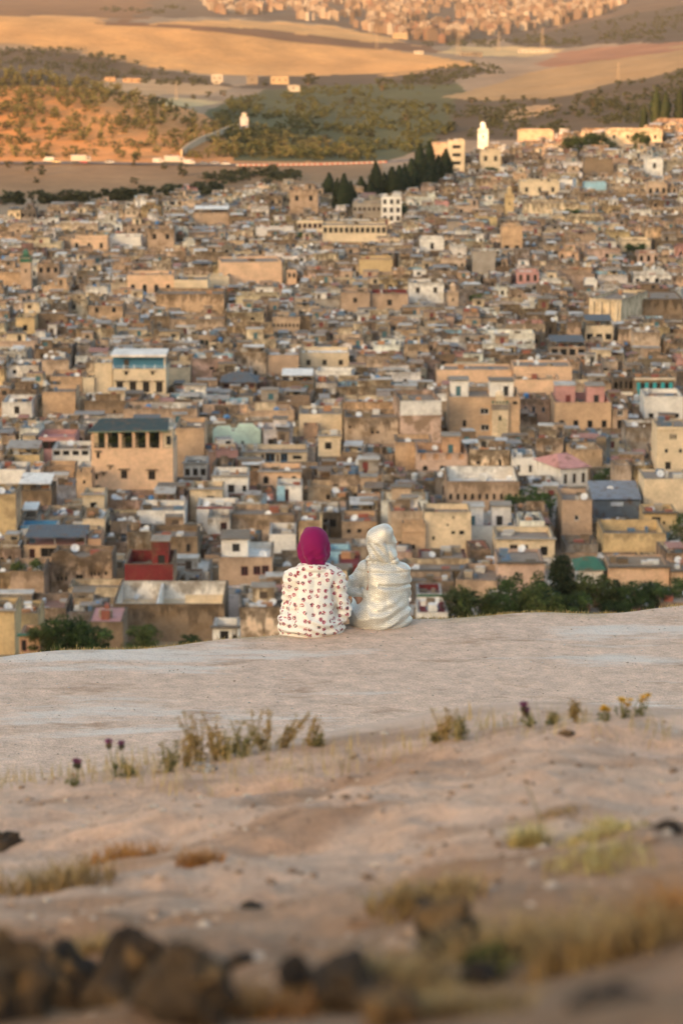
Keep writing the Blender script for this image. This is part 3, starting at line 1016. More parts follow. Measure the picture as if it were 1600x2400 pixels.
b('orange-tan tall house with a balcony line across its front', 'the tall orange-tan house', 1175, 1223, 528, 592, 'ochre', wear=0.3, win=[G(2, .85, 1.3, 2.1, 'dark')], dep=9, bands=[.4, .7])
b('grey-white tall blank house', 'the grey-white blank house', 1106, 1160, 588, 640, 'grey', wear=0.1, dep=9)
b('pink house with three upright dark windows', 'the pink house', 1211, 1262, 637, 672, 'pink', wear=0.05, win=[G(3, .4, 0.9, 1.8)], dep=8)
b('grey-white house with one window and heaps on its roof', 'the grey-white window house', 958, 1040, 662, 712, 'white', wear=0.4, win=[G(2, .35, 1.0, 1.5)], dep=9, clutter=7)
b('tan house with two small windows and a red terrace', 'the red-terrace tan house', 869, 956, 688, 729, 'tan', wear=0.25, win=[G(1, .5, 1.2, 1.5)], dep=9, incol='red')
b('tan house with one small window beside the red terrace', 'the one-window tan house', 798, 866, 684, 732, 'tan', wear=0.25, win=[G(1, .4, 1.0, 1.3)], dep=9)
b('tall pale mosque wall with buttresses', 'the tall mosque wall', 1380, 1452, 700, 760, 'cream', wear=0.4, dep=20, yaw=-24, bands=[], butt=4)
b('long dark brown mosque roof range', 'the dark mosque range', 1456, 1600, 700, 742, 'brown', wear=0.9, dep=16, par=0.3)
b('small cube with a bright white shutter', 'the white shutter cube', 1370, 1398, 655, 682, 'white', wear=0.05, dep=5)
b('white line of rooftop rooms above the dark mosque range', 'the white rooftop rooms', 1482, 1572, 643, 668, 'white', wear=0.45, win=[G(4, .6, 1.0, 1.3, 'dark')], dep=8)
b('tan house with arched windows near the leafy bush', 'the tan arched house', 1494, 1544, 592, 618, 'rose', wear=0.3, win=[G(3, .5, 0.9, 1.7, 'arch')], dep=8)
b('pale house with two tall windows above the leafy bush', 'the pale tall-window house', 1454, 1524, 562, 592, 'cream', wear=0.25, win=[G(2, .5, 1.0, 1.8)], dep=9)
b('house under a cream fascia and dark awning', 'the cream fascia house', 1370, 1436, 762, 800, 'cream', wear=0.2, win=[G(3, .7, 1.4, 1.3, 'dark')], dep=9, canopy=('slate',))
b('dark grey canopy pavilion open at the front', 'the grey canopy pavilion', 1288, 1372, 812, 838, 'sand', wear=0.4, win=[G(4, .5, 1.6, 1.4, 'dark')], dep=9, canopy=('slate',))
b('beige ruined wall with a leaning broken edge', 'the leaning beige ruin', 1485, 1545, 778, 830, 'beige', wear=0.55, dep=9)
# middle
b('cream house with a blue open loggia and white railing', 'the blue loggia house', 265, 390, 864, 924, 'cream', wear=0.04, dep=9, win=[G(4, .72, 1.3, 2.1, 'rect'), G(2, .18, 0.6, 0.6, 'dark')], loggia='blue', hood=True)
b('cream stair tower at the end of the blue loggia house', 'the cream stair tower', 223, 264, 850, 922, 'cream', wear=0.08, dep=8)
b('low cream steps wall beside the stair tower', 'the cream steps wall', 195, 222, 884, 924, 'cream', wear=0.12, dep=7)
b('plain cream side wing of the blue loggia house', 'the cream side wing', 391, 446, 861, 900, 'cream', wear=0.1, dep=9)
b('ochre windowless block left of the cream stair tower', 'the ochre windowless block', 118, 193, 882, 912, 'ochre', wear=0.25, dep=9)
b('square ochre block with a plain flat front', 'the square ochre block', 100, 178, 918, 972, 'ochre', wear=0.2, dep=9)
b('white house with a broken parapet at the left-hand edge of town', 'the white broken-parapet house', 5, 76, 942, 980, 'white', wear=0.3, dep=9, win=[G(1, .5, 1.0, 1.4)])
b('white stained courtyard wall with two windows', 'the white courtyard wall', 16, 92, 856, 886, 'white', wear=0.5, dep=9, win=[G(2, .5, .8, .8, 'dark')])
b('cream house front with three low windows and a white crust roof', 'the crusty-roof house', 703, 818, 826, 862, 'cream', wear=0.1, dep=9, win=[G(3, .65, 0.9, 1.2)], roofcol='white')
b('smooth ochre block joined to the crusty-roof house', 'the smooth ochre block', 626, 701, 831, 878, 'tan', wear=0.12, dep=9, roofcol='white')
b('open pavilion under a dark blue-grey hipped roof', 'the hipped pavilion', 520, 600, 896, 914, 'brown', wear=0.4, dep=8, hip='slate', win=[G(4, .45, 1.1, .8, 'red')])
b('roof terrace under a big white slab on posts', 'the white slab terrace', 658, 735, 892, 914, 'brown', wear=0.5, dep=8, canopy=('white',))
b('long zigzag peach wall across the middle of the town', 'the zigzag peach wall', 1022, 1200, 866, 900, 'peach', wear=0.06, dep=8, par=0.4)
b('high peach wall right of the zigzag wall', 'the high peach wall', 1202, 1340, 858, 902, 'peach', wear=0.06, dep=9, par=0.4)
b('low peach block in front of the high peach wall', 'the low peach block', 1205, 1310, 889, 922, 'peach', wear=0.05, dep=7)
b('house with a dark glazed loggia and white sill', 'the dark loggia house', 1436, 1484, 885, 922, 'dark', wear=0.3, dep=8, win=[G(4, .45, .8, 1.6, 'rect')], bandw=True)
b('dark open terrace hung with turquoise curtains', 'the turquoise curtain terrace', 1487, 1578, 890, 930, 'brown', wear=0.4, dep=9, curtains=True)
b('big plain white wall with low dark windows', 'the big white wall', 1509, 1600, 928, 982, 'white', wear=0.12, dep=9, win=[G(3, .85, .9, .9, 'dark')])
b('ochre block with a red walled roof terrace', 'the red roof terrace block', 1298, 1432, 943, 1006, 'ochre', wear=0.06, dep=12, win=[G(4, .80, 0.9, 1.3, 'dark')], incol='pink', rooms=2, roomcol='pink', par=1.4)
b('tan house beside the red roof terrace with a stained base', 'the stained-base tan house', 1434, 1470, 958, 1006, 'tan', wear=0.5, dep=9, win=[G(1, .2, 1.0, 1.1, 'white'), G(1, .75, 1.0, 1.5, 'dark')])
b('tall ochre cube house with two barred windows', 'the tall ochre cube', 1050, 1218, 930, 1026, 'ochre', wear=0.12, dep=12, winat=[(.50, .35, 1.5, 1.1, 'white'), (.51, .75, 1.5, 1.1, 'white'), (.22, .65, .6, 1.2, 'dark'), (.93, .15, .8, .6, 'dark')], rooms=2, roomcol='white', dishes=3)
b('pale worn house with a whitewashed upper band and mottled lower wall', 'the mottled whitewashed house', 936, 1034, 938, 1042, 'rose', wear=0.85, dep=12, topband='white', yaw=5)
b('long ruined beige wall with small square holes', 'the ruined beige wall', 806, 934, 978, 1042, 'sand', wear=0.8, dep=9, winat=[(.52, .55, .5, .5, 'dark'), (.62, .55, .5, .5, 'dark'), (.1, .35, .4, .5, 'dark')])
b('round-fronted ochre house with a curved wall top', 'the round-fronted house', 925, 1012, 1036, 1082, 'ochre', wear=0.35, dep=8)
b('rose coloured house with orange parapets and doorways', 'the rose house', 975, 1096, 1062, 1104, 'rose', wear=0.25, dep=10, win=[G(4, .2, 0.9, 1.0, 'rect'), G(3, .85, .8, 1.0, 'arch')], incol='orange', rooms=1, roomcol='orange', par=1.2)
b('long courtyard house with white inner terrace and row of tiny arches', 'the tiny-arches courtyard house', 1045, 1218, 1128, 1200, 'tan', wear=0.55, dep=13, incol='white', par=2.0, roofcol='white', win=[G(10, .50, .45, .95, 'arch'), G(4, .82, .9, 1.2, 'rect')])
b('white house with a slanting roofline and one narrow window', 'the slanting white house', 1200, 1256, 1072, 1116, 'white', wear=0.1, dep=8, win=[G(2, .6, .5, 1.2, 'dark')])
b('white gabled house under a pink sloping roof', 'the pink-roofed gable house', 1312, 1378, 1096, 1142, 'white', wear=0.12, dep=9, yaw=22, hip='rosy', win=[G(3, .55, .6, 1.6, 'rect')], dishes=3)
b('big blue-grey corrugated metal shed', 'the corrugated shed', 1388, 1500, 1170, 1213, 'slate', shed=True, dep=9, par=0.2)
b('plain tan block with one tiny window and leaning top', 'the leaning tan block', 1314, 1386, 1172, 1256, 'tan', wear=0.15, dep=9, win=[G(1, .5, .6, .8, 'white')], sidecol='brown')
b('tall beige tower house with three slits near its top', 'the beige tower house', 1536, 1612, 1000, 1118, 'cream', wear=0.05, dep=8, winat=[(.42, .2, .25, .8, 'dark'), (.5, .2, .25, .8, 'dark'), (.58, .2, .25, .8, 'dark'), (.3, .48, .5, .6, 'dark'), (.74, .48, .5, .6, 'dark'), (.36, .82, .9, 2.0, 'rect')], par=0.3, bands=[.06])
b('beige stepped lower block of the tower house', 'the stepped beige block', 1505, 1612, 1122, 1205, 'cream', wear=0.1, dep=8, par=0.3)
b('yellow house with a big black doorway', 'the yellow doorway house', 1507, 1586, 1203, 1248, 'yellow', wear=0.08, dep=7, winat=[(.36, .55, 1.3, 2.0, 'dark'), (.12, .5, .4, .5, 'dark'), (.6, .5, .4, .5, 'dark')], eaves='dark')
b('long yellow courtyard wall with weathered paint', 'the yellow courtyard wall', 1410, 1560, 1250, 1296, 'yellow', wear=0.35, dep=10, incol='yellow', par=1.6)
b('tall whitewashed ruin with a blocked arch', 'the whitewashed ruin', 992, 1104, 1200, 1288, 'cream', wear=0.22, dep=9, winat=[(.62, .55, .5, .45, 'dark'), (.8, .55, .7, .6, 'dark'), (.2, .7, .35, .6, 'dark'), (.62, .15, .3, .3, 'dark'), (.5, .35, .3, .3, 'dark')])
b('ochre tower with merlons along its top', 'the merloned ochre tower', 941, 996, 1226, 1292, 'ochre', wear=0.25, dep=7, crenel=True, win=[G(1, .85, .4, .7, 'dark')], bands=[.25])
b('white stepped roof terrace with pots and pink corner', 'the white stepped terrace', 1080, 1213, 1232, 1268, 'white', wear=0.12, dep=9, incol='white', par=1.3, rooms=2, roomcol='white', dishes=2, roofcol='rosy')
b('cream house with two brown windows and a grey roof edge', 'the two-brown-windows cream house', 1160, 1300, 1264, 1310, 'cream', wear=0.12, dep=9, winat=[(.30, .55, 1.1, 1.5, 'rect'), (.48, .55, 1.1, 1.5, 'rect'), (.82, .6, 1.0, 1.3, 'dark')], eaves='grey')
b('ochre house with a green-roofed pillared loggia full of plants', 'the green-roofed loggia house', 214, 408, 1050, 1150, 'peach', wear=0.05, dep=12, loggia='green', hood=True, winat=[(.40, .62, 1.0, 1.35, 'rect'), (.74, .64, 1.1, 1.45, 'rect'), (.085, .17, .45, .95, 'dark'), (.06, .68, .4, .8, 'dark'), (.145, .62, .3, .4, 'dark'), (.23, .47, .25, .45, 'dark'), (.06, .95, .4, .5, 'dark')])
b('windowless ochre annex adjoining the green-roofed loggia house', 'the loggia annex', 412, 480, 1003, 1090, 'ochre', wear=0.2, dep=11)
b('slim orange-brown turret with a notched top', 'the orange-brown turret', 180, 217, 1108, 1170, 'ochre', wear=0.2, dep=5, crenel=True, win=[G(1, .35, .4, .6, 'dark')], sidecol='orange')
b('pale mint gabled wall standing alone', 'the pale mint wall', 498, 612, 1010, 1042, 'mint', wear=0.05, dep=3.5, par=0.2, gable=True, winat=[(.62, .85, .5, .6, 'dark')])
b('pale yellow tall house with one small window', 'the pale yellow tall house', 700, 802, 970, 1024, 'cream', wear=0.08, dep=9, winat=[(.33, .45, .8, .6, 'dark')], par=0.4)
b('cream-grey tower room with a black window', 'the cream-grey tower room', 745, 798, 1022, 1072, 'cream', wear=0.12, dep=6, winat=[(.45, .45, 1.1, 1.2, 'dark')], eaves='grey')
b('terracotta chimney block beside the pale yellow tall house', 'the terracotta block', 711, 744, 998, 1032, 'orange', wear=0.15, dep=4)
b('low terrace house with pale blue doors', 'the pale-blue-door terrace', 570, 720, 1060, 1084, 'cream', wear=0.15, dep=8, winat=[(.13, .5, 1.4, .6, 'dark'), (.3, .55, .5, 1.3, 'red'), (.42, .52, 1.6, 1.4, 'blue'), (.54, .55, .4, 1.3, 'red'), (.64, .52, 1.2, 1.4, 'blue'), (.85, .5, 1.5, .6, 'dark')], eaves='grey')
b('cream house with three arched windows under a grey roof', 'the three-arch cream house', 606, 706, 1106, 1140, 'peach', wear=0.08, dep=8, win=[G(3, .55, .85, 1.25, 'arch')], eaves='grey')
b('small house half pale blue with a dark red door', 'the half-blue house', 648, 708, 1138, 1176, 'white', wear=0.15, dep=6, winat=[(.38, .6, .8, 1.9, 'red')], halfblue=True)
b('white house with three brown windows below the loggia annex', 'the white three-window house', 430, 486, 1086, 1120, 'white', wear=0.25, dep=7, win=[G(3, .6, .8, 1.2, 'rect')], eaves='grey')
b('white house with one brown window and a balustraded roof', 'the balustrade white house', 497, 582, 1116, 1158, 'white', wear=0.2, dep=8, winat=[(.53, .7, 1.0, 1.3, 'rect'), (.9, .7, .6, 1.0, 'dark')], eaves='grey')
b('cream house with one window and a drooping grey eave', 'the drooping-eave cream house', 445, 523, 1147, 1186, 'cream', wear=0.25, dep=7, winat=[(.62, .6, 1.1, 1.1, 'rect')], eaves='grey')
b('white house with red trims along its terrace', 'the red-trimmed terrace', 460, 555, 1187, 1212, 'white', wear=0.12, dep=7, trim='red')
b('broad whitewashed wall behind a grey gabled shed', 'the broad whitewashed wall', 327, 434, 1196, 1230, 'white', wear=0.2, dep=8)
b('long pale wall dripping with black streaks above the magenta scarf', 'the long dripping wall', 541, 690, 1206, 1244, 'sand', wear=0.75, dep=8)
b('whitewashed house with a dark red door', 'the dark-red-door house', 486, 540, 1214, 1254, 'white', wear=0.6, dep=7, winat=[(.72, .62, .95, 1.8, 'red')])
b('pale house with wrapped corner and one square window', 'the pale corner house', 194, 246, 1160, 1196, 'cream', wear=0.15, dep=6, winat=[(.5, .68, 1.0, .95, 'dark')], eaves='grey')
b('leaning ochre gable end at the left-hand edge', 'the leaning ochre gable', -20, 40, 1158, 1256, 'yellow', wear=0.5, dep=8, sidecol='ochre')
b('wide white sloping awning roof over a dark shed', 'the white sloping awning', 42, 122, 1150, 1186, 'brown', wear=0.6, dep=8, canopy=('white',), par=0.3)
b('smooth white wall with a thin ochre strip', 'the smooth white wall', -10, 62, 1100, 1138, 'white', wear=0.08, dep=7)
b('narrow white wall by the ochre strip', 'the narrow white wall', 72, 96, 1100, 1138, 'white', wear=0.1, dep=7, sidecol='ochre')
b('orange-yellow house with one small window', 'the orange-yellow house', 12, 94, 1066, 1094, 'yellow', wear=0.1, dep=7, winat=[(.24, .5, .5, .8, 'dark')], canopy=('grey',))
b('white pillared roof terrace beside the green-roofed loggia house', 'the white pillared terrace', 122, 212, 1052, 1084, 'white', wear=0.2, dep=8, win=[G(4, .3, 1.4, .8, 'dark')])
b('pink house with a red recessed front', 'the pink recessed house', 90, 178, 1024, 1056, 'pink', wear=0.1, dep=8, winat=[(.3, .6, 2.6, 1.4, 'red'), (.8, .5, .6, 1.0, 'red')], roofcol='rosy')
b('ochre wall with buttresses below the white pillared terrace', 'the buttressed ochre wall', 106, 178, 1092, 1122, 'ochre', wear=0.3, dep=5, butt=4)
b('small white cabin under a tin lid by blue-painted terrace', 'the tin-lid cabin', 50, 90, 1212, 1236, 'grey', wear=0.2, dep=5, canopy=('white',), winat=[(.5, .55, 1.6, 1.1, 'dark')])
b('low house with a blue-painted parapet', 'the blue parapet house', 48, 136, 1232, 1250, 'white', wear=0.2, dep=6, incol='blue', trim='blue')
# lower rows
b('ochre house with glazed front under a long pink roof', 'the pink-roofed glazed house', 54, 205, 1278, 1312, 'ochre', wear=0.12, dep=8, winat=[(.14, .6, .8, 1.4, 'red'), (.40, .5, 2.2, 1.3, 'rect'), (.66, .5, 3.0, 1.3, 'rect')], roofcol='rosy', par=0.25, canopy=('slate',))
b('orange-ochre upright block beside the pink-roofed glazed house', 'the orange-ochre block', 206, 238, 1262, 1306, 'orange', wear=0.1, dep=6)
b('old ochre wall with wavy black-stained top and tiny arches', 'the wavy stained wall', 120, 265, 1308, 1368, 'tan', wear=1.0, dep=8, wavy=True, winat=[(.46, .78, .95, .95, 'rect'), (.1, .8, .3, .6, 'arch'), (.17, .8, .3, .6, 'arch'), (.24, .8, .3, .6, 'arch'), (.66, .62, .3, .55, 'arch'), (.72, .62, .3, .55, 'arch'), (.78, .62, .3, .55, 'arch'), (.9, .6, .3, .55, 'arch')])
b('tan planter-topped block left of the wavy stained wall', 'the planter-topped block', 24, 105, 1338, 1392, 'tan', wear=0.6, dep=8, plants=True)
b('house with a dark red painted roof terrace', 'the dark red terrace house', 292, 408, 1322, 1390, 'ochre', wear=0.6, dep=9, incol='red', par=1.6, winat=[(.28, .82, .6, .8, 'dark'), (.60, .8, .5, .5, 'dark')], topband='red', rooms=1, roomcol='red')
b('brown rough wall with one dark slot window', 'the rough brown wall', 352, 465, 1258, 1312, 'brown', wear=0.7, dep=8, winat=[(.8, .5, .5, 1.1, 'dark')])
b('tan house with three dark red windows under a white roof room', 'the three-red-windows house', 512, 640, 1306, 1374, 'tan', wear=0.22, dep=10, winat=[(.48, .48, .95, 1.3, 'red'), (.71, .46, .95, 1.2, 'red'), (.87, .44, .95, 1.2, 'red')], rooms=0, whiteroom=True, incol='white', roofcol='white', par=0.9)
b('bright white boxy roof building behind the magenta scarf', 'the bright white box', 630, 694, 1252, 1298, 'white', wear=0.06, dep=8)
b('wide roofless courtyard with white inner walls', 'the white roofless courtyard', 262, 530, 1416, 1462, 'brown', wear=0.8, dep=13, incol='white', roofcol='cream', par=2.3, partition=True)
b('long crumbling cream wall above the white roofless courtyard', 'the crumbling cream wall', 160, 290, 1376, 1402, 'cream', wear=0.6, dep=5)
b('yellow tall house at the lower left-hand corner of town', 'the yellow corner house', -20, 36, 1432, 1492, 'yellow', wear=0.2, dep=7, eaves='grey')
b('yellow lower house with a slanting wall', 'the slanting yellow house', 38, 92, 1438, 1478, 'yellow', wear=0.3, dep=7)
b('orange little house with a red door near the terrace edge', 'the orange little house', 46, 96, 1490, 1530, 'orange', wear=0.1, dep=5, winat=[(.22, .6, .6, 1.3, 'red')], eaves='green')
b('flat pink roofed shed among the lower trees', 'the flat pink shed', 205, 290, 1458, 1478, 'brown', wear=0.4, dep=8, roofcol='rosy', par=0.1)
b('small white house with two dark panes right above the terrace edge', 'the small two-pane house', 498, 560, 1472, 1510, 'white', wear=0.2, dep=5, winat=[(.45, .45, .95, 1.0, 'dark'), (.9, .5, .8, 1.2, 'teal')], eaves='dark')
b('ochre house with three small square windows behind the silver hood', 'the three-square-windows house', 800, 884, 1222, 1264, 'ochre', wear=0.3, dep=8, winat=[(.2, .55, .6, .6, 'rect'), (.5, .53, .6, .6, 'rect'), (.8, .52, .6, .6, 'rect')])
b('turquoise-walled small house between the two women', 'the turquoise small house', 772, 822, 1292, 1316, 'sky', wear=0.1, dep=5)
b('red-roofed low block between the two women', 'the red low block', 792, 846, 1324, 1350, 'red', wear=0.15, dep=7, roofcol='red', par=0.15)
b('house with a pink flat roof edge beside the silver hood', 'the pink roof-edge house', 900, 966, 1294, 1312, 'rose', wear=0.3, dep=7, roofcol='rosy', par=0.15)
b('long low house with a red painted band under its roof', 'the red-banded house', 982, 1094, 1312, 1334, 'red', wear=0.2, dep=7, par=0.2, eaves='dark')
b('long pale house with black dripping stains under the eaves', 'the dripping pale house', 946, 1110, 1338, 1362, 'cream', wear=0.8, dep=8, eaves='dark')
b('long low brown wall below the dripping pale house', 'the low brown wall', 948, 1064, 1362, 1384, 'sand', wear=0.6, dep=7)
b('angled tan wall with a dark slot', 'the angled tan wall', 1066, 1164, 1360, 1404, 'tan', wear=0.4, dep=10, yaw=-10)
b('plain brick-brown house wall left of the dark pine', 'the brick-brown house', 1164, 1276, 1320, 1392, 'rose', wear=0.12, dep=9, eaves='dark', par=0.4)
b('peach house with a dark brown roof behind the lower trees', 'the brown-roofed peach house', 1424, 1568, 1330, 1378, 'peach', wear=0.2, dep=8, roofcol='brown', par=0.15, eaves='dark')
b('white house with a dark green pitched roof', 'the green-pitched white house', 1354, 1412, 1336, 1372, 'white', wear=0.1, dep=6, hip='green')
b('low white cottage with a red terrace and little gable', 'the red-terraced cottage', 976, 1036, 1392, 1412, 'white', wear=0.1, dep=6, incol='red', trim='green')
b('white house with a red courtyard roof at the terrace edge', 'the red courtyard house', 976, 1050, 1436, 1470, 'white', wear=0.1, dep=7, roofcol='red', par=0.2, winat=[(.35, .75, 1.0, .8, 'dark')])
b('grey-white wall peeping between the lower trees', 'the peeping white wall', 1150, 1215, 1408, 1434, 'white', wear=0.2, dep=6)
b('brown-roofed house at the lower right-hand edge', 'the brown edge house', 1572, 1640, 1340, 1384, 'peach', wear=0.3, dep=7, roofcol='brown', par=0.15, eaves='dark')

PAL['rosy'] = (0.50, 0.245, 0.215)
rng = random.Random(11)
FOOT = []      # footprints: (x0, x1, y0, y1)


def place_of(px, yb, hid):
    d0 = hit(px, yb)[1]
    return hit(px, yb + hid * F / d0)


# trees that stand among the houses: (centre x, top, lowest visible, width, kind, label)
TOWN_TREES = [
    (1240, 1150, 1228, 118, 'broad', 'bushy green tree crowded behind the white stepped terrace'),
    (1190, 1172, 1226, 50, 'broad', 'smaller bushy green tree beside the larger one behind the white stepped terrace'),
    (1436, 1102, 1152, 92, 'broad', 'dark bushy tree beside the pink-roofed gable house'),
    (636, 520, 566, 58, 'palm', 'round feathery palm tree near the long cream school'),
    (716, 545, 578, 44, 'broad', 'low green tree below the school end wing'),
    (500, 612, 648, 40, 'broad', 'dark small tree beside the peach palace wall'),
    (945, 470, 522, 26, 'palm', 'little palm beside the white three-storey house'),
    (1490, 572, 602, 52, 'broad', 'bright leafy bush tree by the tan arched house'),
    (1345, 318, 366, 60, 'broad', 'dark tree at the near end of the hilltop garden'),
    (1395, 312, 362, 64, 'broad', 'larger dark tree in the middle of the hilltop garden'),
    (1432, 328, 362, 34, 'palm', 'small palm by the white hilltop villa'),
    (1505, 312, 362, 54, 'broad', 'dark bushy tree in front of the white hilltop villa'),
    (1340, 490, 512, 44, 'broad', 'low dark bush under the long streaked wall'),
    (1120, 690, 722, 46, 'broad', 'dark low tree right of the small ochre minaret'),
    (1150, 392, 418, 36, 'broad', 'dark bush below the cream house under the minaret'),
    (290, 915, 938, 80, 'hedge', 'clipped green hedge in front of the blue loggia house'),
    (1598, 1205, 1302, 80, 'tall', 'tall dark tree at the right-hand edge beside the yellow doorway house'),
]
CYPRESS = [(771, 408, 478), (790, 420, 500), (806, 402, 505), (822, 415, 500), (846, 410, 470), (868, 420, 480), (880, 372, 478), (900, 398, 470), (918, 395, 475),
           (935, 388, 470), (948, 392, 468), (963, 360, 462), (983, 345, 458), (1006, 340, 450), (1026, 372, 444), (1044, 358, 438)]
HILL_CYP = [(1508, 248, 300, 16), (1536, 210, 298, 24), (1558, 215, 300, 22), (1592, 205, 296, 26)]
LOW_TREES = [  # the wood just below the terrace edge
    (1312, 1298, 1480, 92, 'pine', 'tall dark pine rising above the other trees beside the brick-brown house'),
    (1105, 1385, 1500, 110, 'broad', 'broad tree at the near end of the lower wood, beside the red courtyard house'),
    (1165, 1398, 1500, 70, 'broad', 'small round tree between the two broad trees of the lower wood'),
    (1225, 1350, 1490, 96, 'broad', 'light green tree below the brick-brown house'),
    (1268, 1385, 1500, 90, 'broad', 'dense tree at the foot of the tall dark pine'),
    (1330, 1392, 1500, 80, 'broad', 'yellow-green low tree in front of the tall dark pine'),
    (1392, 1352, 1480, 96, 'broad', 'open-crowned tree below the white house with the green roof'),
    (1448, 1412, 1490, 70, 'broad', 'small bright tree in the dip of the lower wood'),
    (1496, 1362, 1480, 100, 'broad', 'wide dark tree below the brown-roofed peach house'),
    (1548, 1372, 1470, 84, 'broad', 'dark rounded tree beside the widest one of the lower wood'),
    (1600, 1360, 1460, 70, 'broad', 'last tree of the lower wood at the right-hand edge'),
    (112, 1468, 1560, 70, 'broad', 'leftmost dark tree by the orange little house'),
    (160, 1452, 1560, 90, 'broad', 'tallest tree of the clump below the flat pink shed'),
    (215, 1468, 1555, 80, 'broad', 'drooping tree at the end of the clump below the flat pink shed'),
    (332, 1470, 1545, 66, 'broad', 'bright green small tree standing apart below the white roofless courtyard'),
    (445, 1490, 1530, 40, 'broad', 'little bush at the terrace edge near the small two-pane house'),
]


def tree_site(px, yt, yb, wpx, hid=1.5):
    x, d, z = place_of(px, yb, hid)
    top = W(px, yt, d)[2]
    return x, d, z, max(1.5, top - z), wpx * d / F


SITES = []
for t in TOWN_TREES:
    x, d, z, h, w = tree_site(*t[:4])
    SITES.append((x, d, z, h, w, t[4], t[5]))
    FOOT.append((x - w * 0.38, x + w * 0.38, d - w * 0.3, d + w * 0.3))
LOW_SITES = []
for t in LOW_TREES:
    x, d, z, h, w = tree_site(t[0], t[1], t[2], t[3], 0.3)
    LOW_SITES.append((x, d, z, h, w, t[4], t[5]))
CYP_SITES = []
for px, yt, yb in CYPRESS:
    x, d, z, h, w = tree_site(px, yt, yb, 22 + (px % 5) * 2)
    CYP_SITES.append((x, d, z, h, w))
    FOOT.append((x - w * 0.7, x + w * 0.7, d - w * 0.7, d + w * 0.7))
HC_SITES = []
for px, yt, yb, wp in HILL_CYP:
    x, d, z, h, w = tree_site(px, yt, yb, wp)
    HC_SITES.append((x, d, z, h, w))
    FOOT.append((x - w * 0.5, x + w * 0.5, d - w * 0.5, d + w * 0.5))

MINARETS = [
    ('white square minaret with a domed lantern on the hill', 'the white minaret', 1120, 1143, 304, 346, 'white', 286, 'dome'),
    ('golden square minaret with a slim lantern among the roofs', 'the golden minaret', 1183, 1203, 456, 506, 'yellow', 434, 'ball'),
    ('small ochre minaret above the middle roofs', 'the small ochre minaret', 1049, 1073, 684, 724, 'sand', 664, 'ball'),
    ('square tower with a green tiled cap near the left-hand edge', 'the green-capped tower', 49, 74, 604, 678, 'tan', 586, 'greencap'),
    ('pale minaret with green tile band and lattice panel', 'the green-banded minaret', 1151, 1190, 945, 1030, 'cream', 920, 'green'),
    ('thin lit minaret near the hilltop garden', 'the thin lit minaret', 1269, 1276, 352, 380, 'peach', 344, 'ball'),
]


def minaret_parts(w, h, col, hl, style):
    out = []
    mb = MB()
    hw = w / 2
    cc = (*col, 0.15)
    wall_panel(mb, -hw, hw, -3, h, [(-w * 0.09, w * 0.09, h * 0.62, h * 0.62 + w * 0.35, True)], cc, h + 5)
    mb.box(-hw, hw, 0, w, -3, h, cc, 'plaster', h + 5, skip='fb')
    out.append(('shaft', mb, -1))
    g = MB(); g.box(-w * 0.09, w * 0.09, 0.2, 0.24, h * 0.62, h * 0.62 + w * 0.35, (0.02, 0.02, 0.02), 'glass', skip='k'); out.append(('window', g, 0))
    band = PAL['green'] if style in ('green', 'greencap') else tint(col, 0.85)
    q = MB(); q.box(-hw - 0.08, hw + 0.08, -0.08, w + 0.08, h - w * 0.42, h - w * 0.06, (*(tint(PAL['grey'], 0.9) if style == 'green' else band), 0.3), 'plaster', h); out.append(('tile_band', q, -1))
    n = 5
    for side in (0, 1, 2, 3):
        for k in range(n):
            t = -hw + (k + 0.25) * w / n
            m = MB()
            a = w / n * 0.5
            c = (*band, 0.1)
            if side == 0: m.box(t, t + a, -0.05, 0.25, h, h + a * 1.2, c)
            elif side == 1: m.box(t, t + a, w - 0.25, w + 0.05, h, h + a * 1.2, c)
            elif side == 2 and 0 < k < n - 1: m.box(-hw - 0.05, -hw + 0.25, hw + t, hw + t + a, h, h + a * 1.2, c)
            elif side == 3 and 0 < k < n - 1: m.box(hw - 0.25, hw + 0.05, hw + t, hw + t + a, h, h + a * 1.2, c)
            else: continue
            out.append(('merlon', m, -1))
    if style == 'green':
        for k in range(6):
            for r in range(9):
                if (k + r) % 2 == 0:
                    m = MB()
                    x = -hw * 0.1 + (k - 0.5) * w * 0.09; z = h * 0.30 + r * h * 0.045
                    m.box(x - w * 0.04, x + w * 0.04, -0.06, -0.003, z, z + h * 0.028, (0.32, 0.29, 0.18), 'trim')
                    out.append(('lattice_brick', m, -1))
    lw = w * 0.5
    L = MB(); L.smooth = False
    lh = max(hl - h, w * 0.35)
    zc = h + lh * 0.68
    lc = PAL['green'] if style == 'greencap' else col
    L.box(-lw / 2, lw / 2, hw - lw / 2, hw + lw / 2, h - 0.3, zc, (*lc, 0.1), 'plaster', skip='b')
    out.append(('lantern', L, -1)); il = len(out) - 1
    D = MB(); D.smooth = True
    rr = lw * 0.52
    rings = []
    for q in range(5):
        a = q / 4 * math.pi / 2
        rings.append([(rr * math.cos(a) * math.cos(2 * math.pi * i / 12), hw + rr * math.cos(a) * math.sin(2 * math.pi * i / 12), zc + 0.003 + rr * 1.15 * math.sin(a)) for i in range(12)])
    for q in range(4):
        for i in range(12):
            D.face((rings[q][i], rings[q][(i + 1) % 12], rings[q + 1][(i + 1) % 12], rings[q + 1][i]), (*tint(lc, 1.05), 0.0), 'trim')
    out.append(('dome', D, il))
    fi = MB(); fi.tube((0, hw, zc + rr * 1.1), (0, hw, zc + rr * 1.1 + lw * 0.5), 0.05, 0.03, (0.3, 0.2, 0.08), 'trim', 6); out.append(('finial', fi, il))
    return out


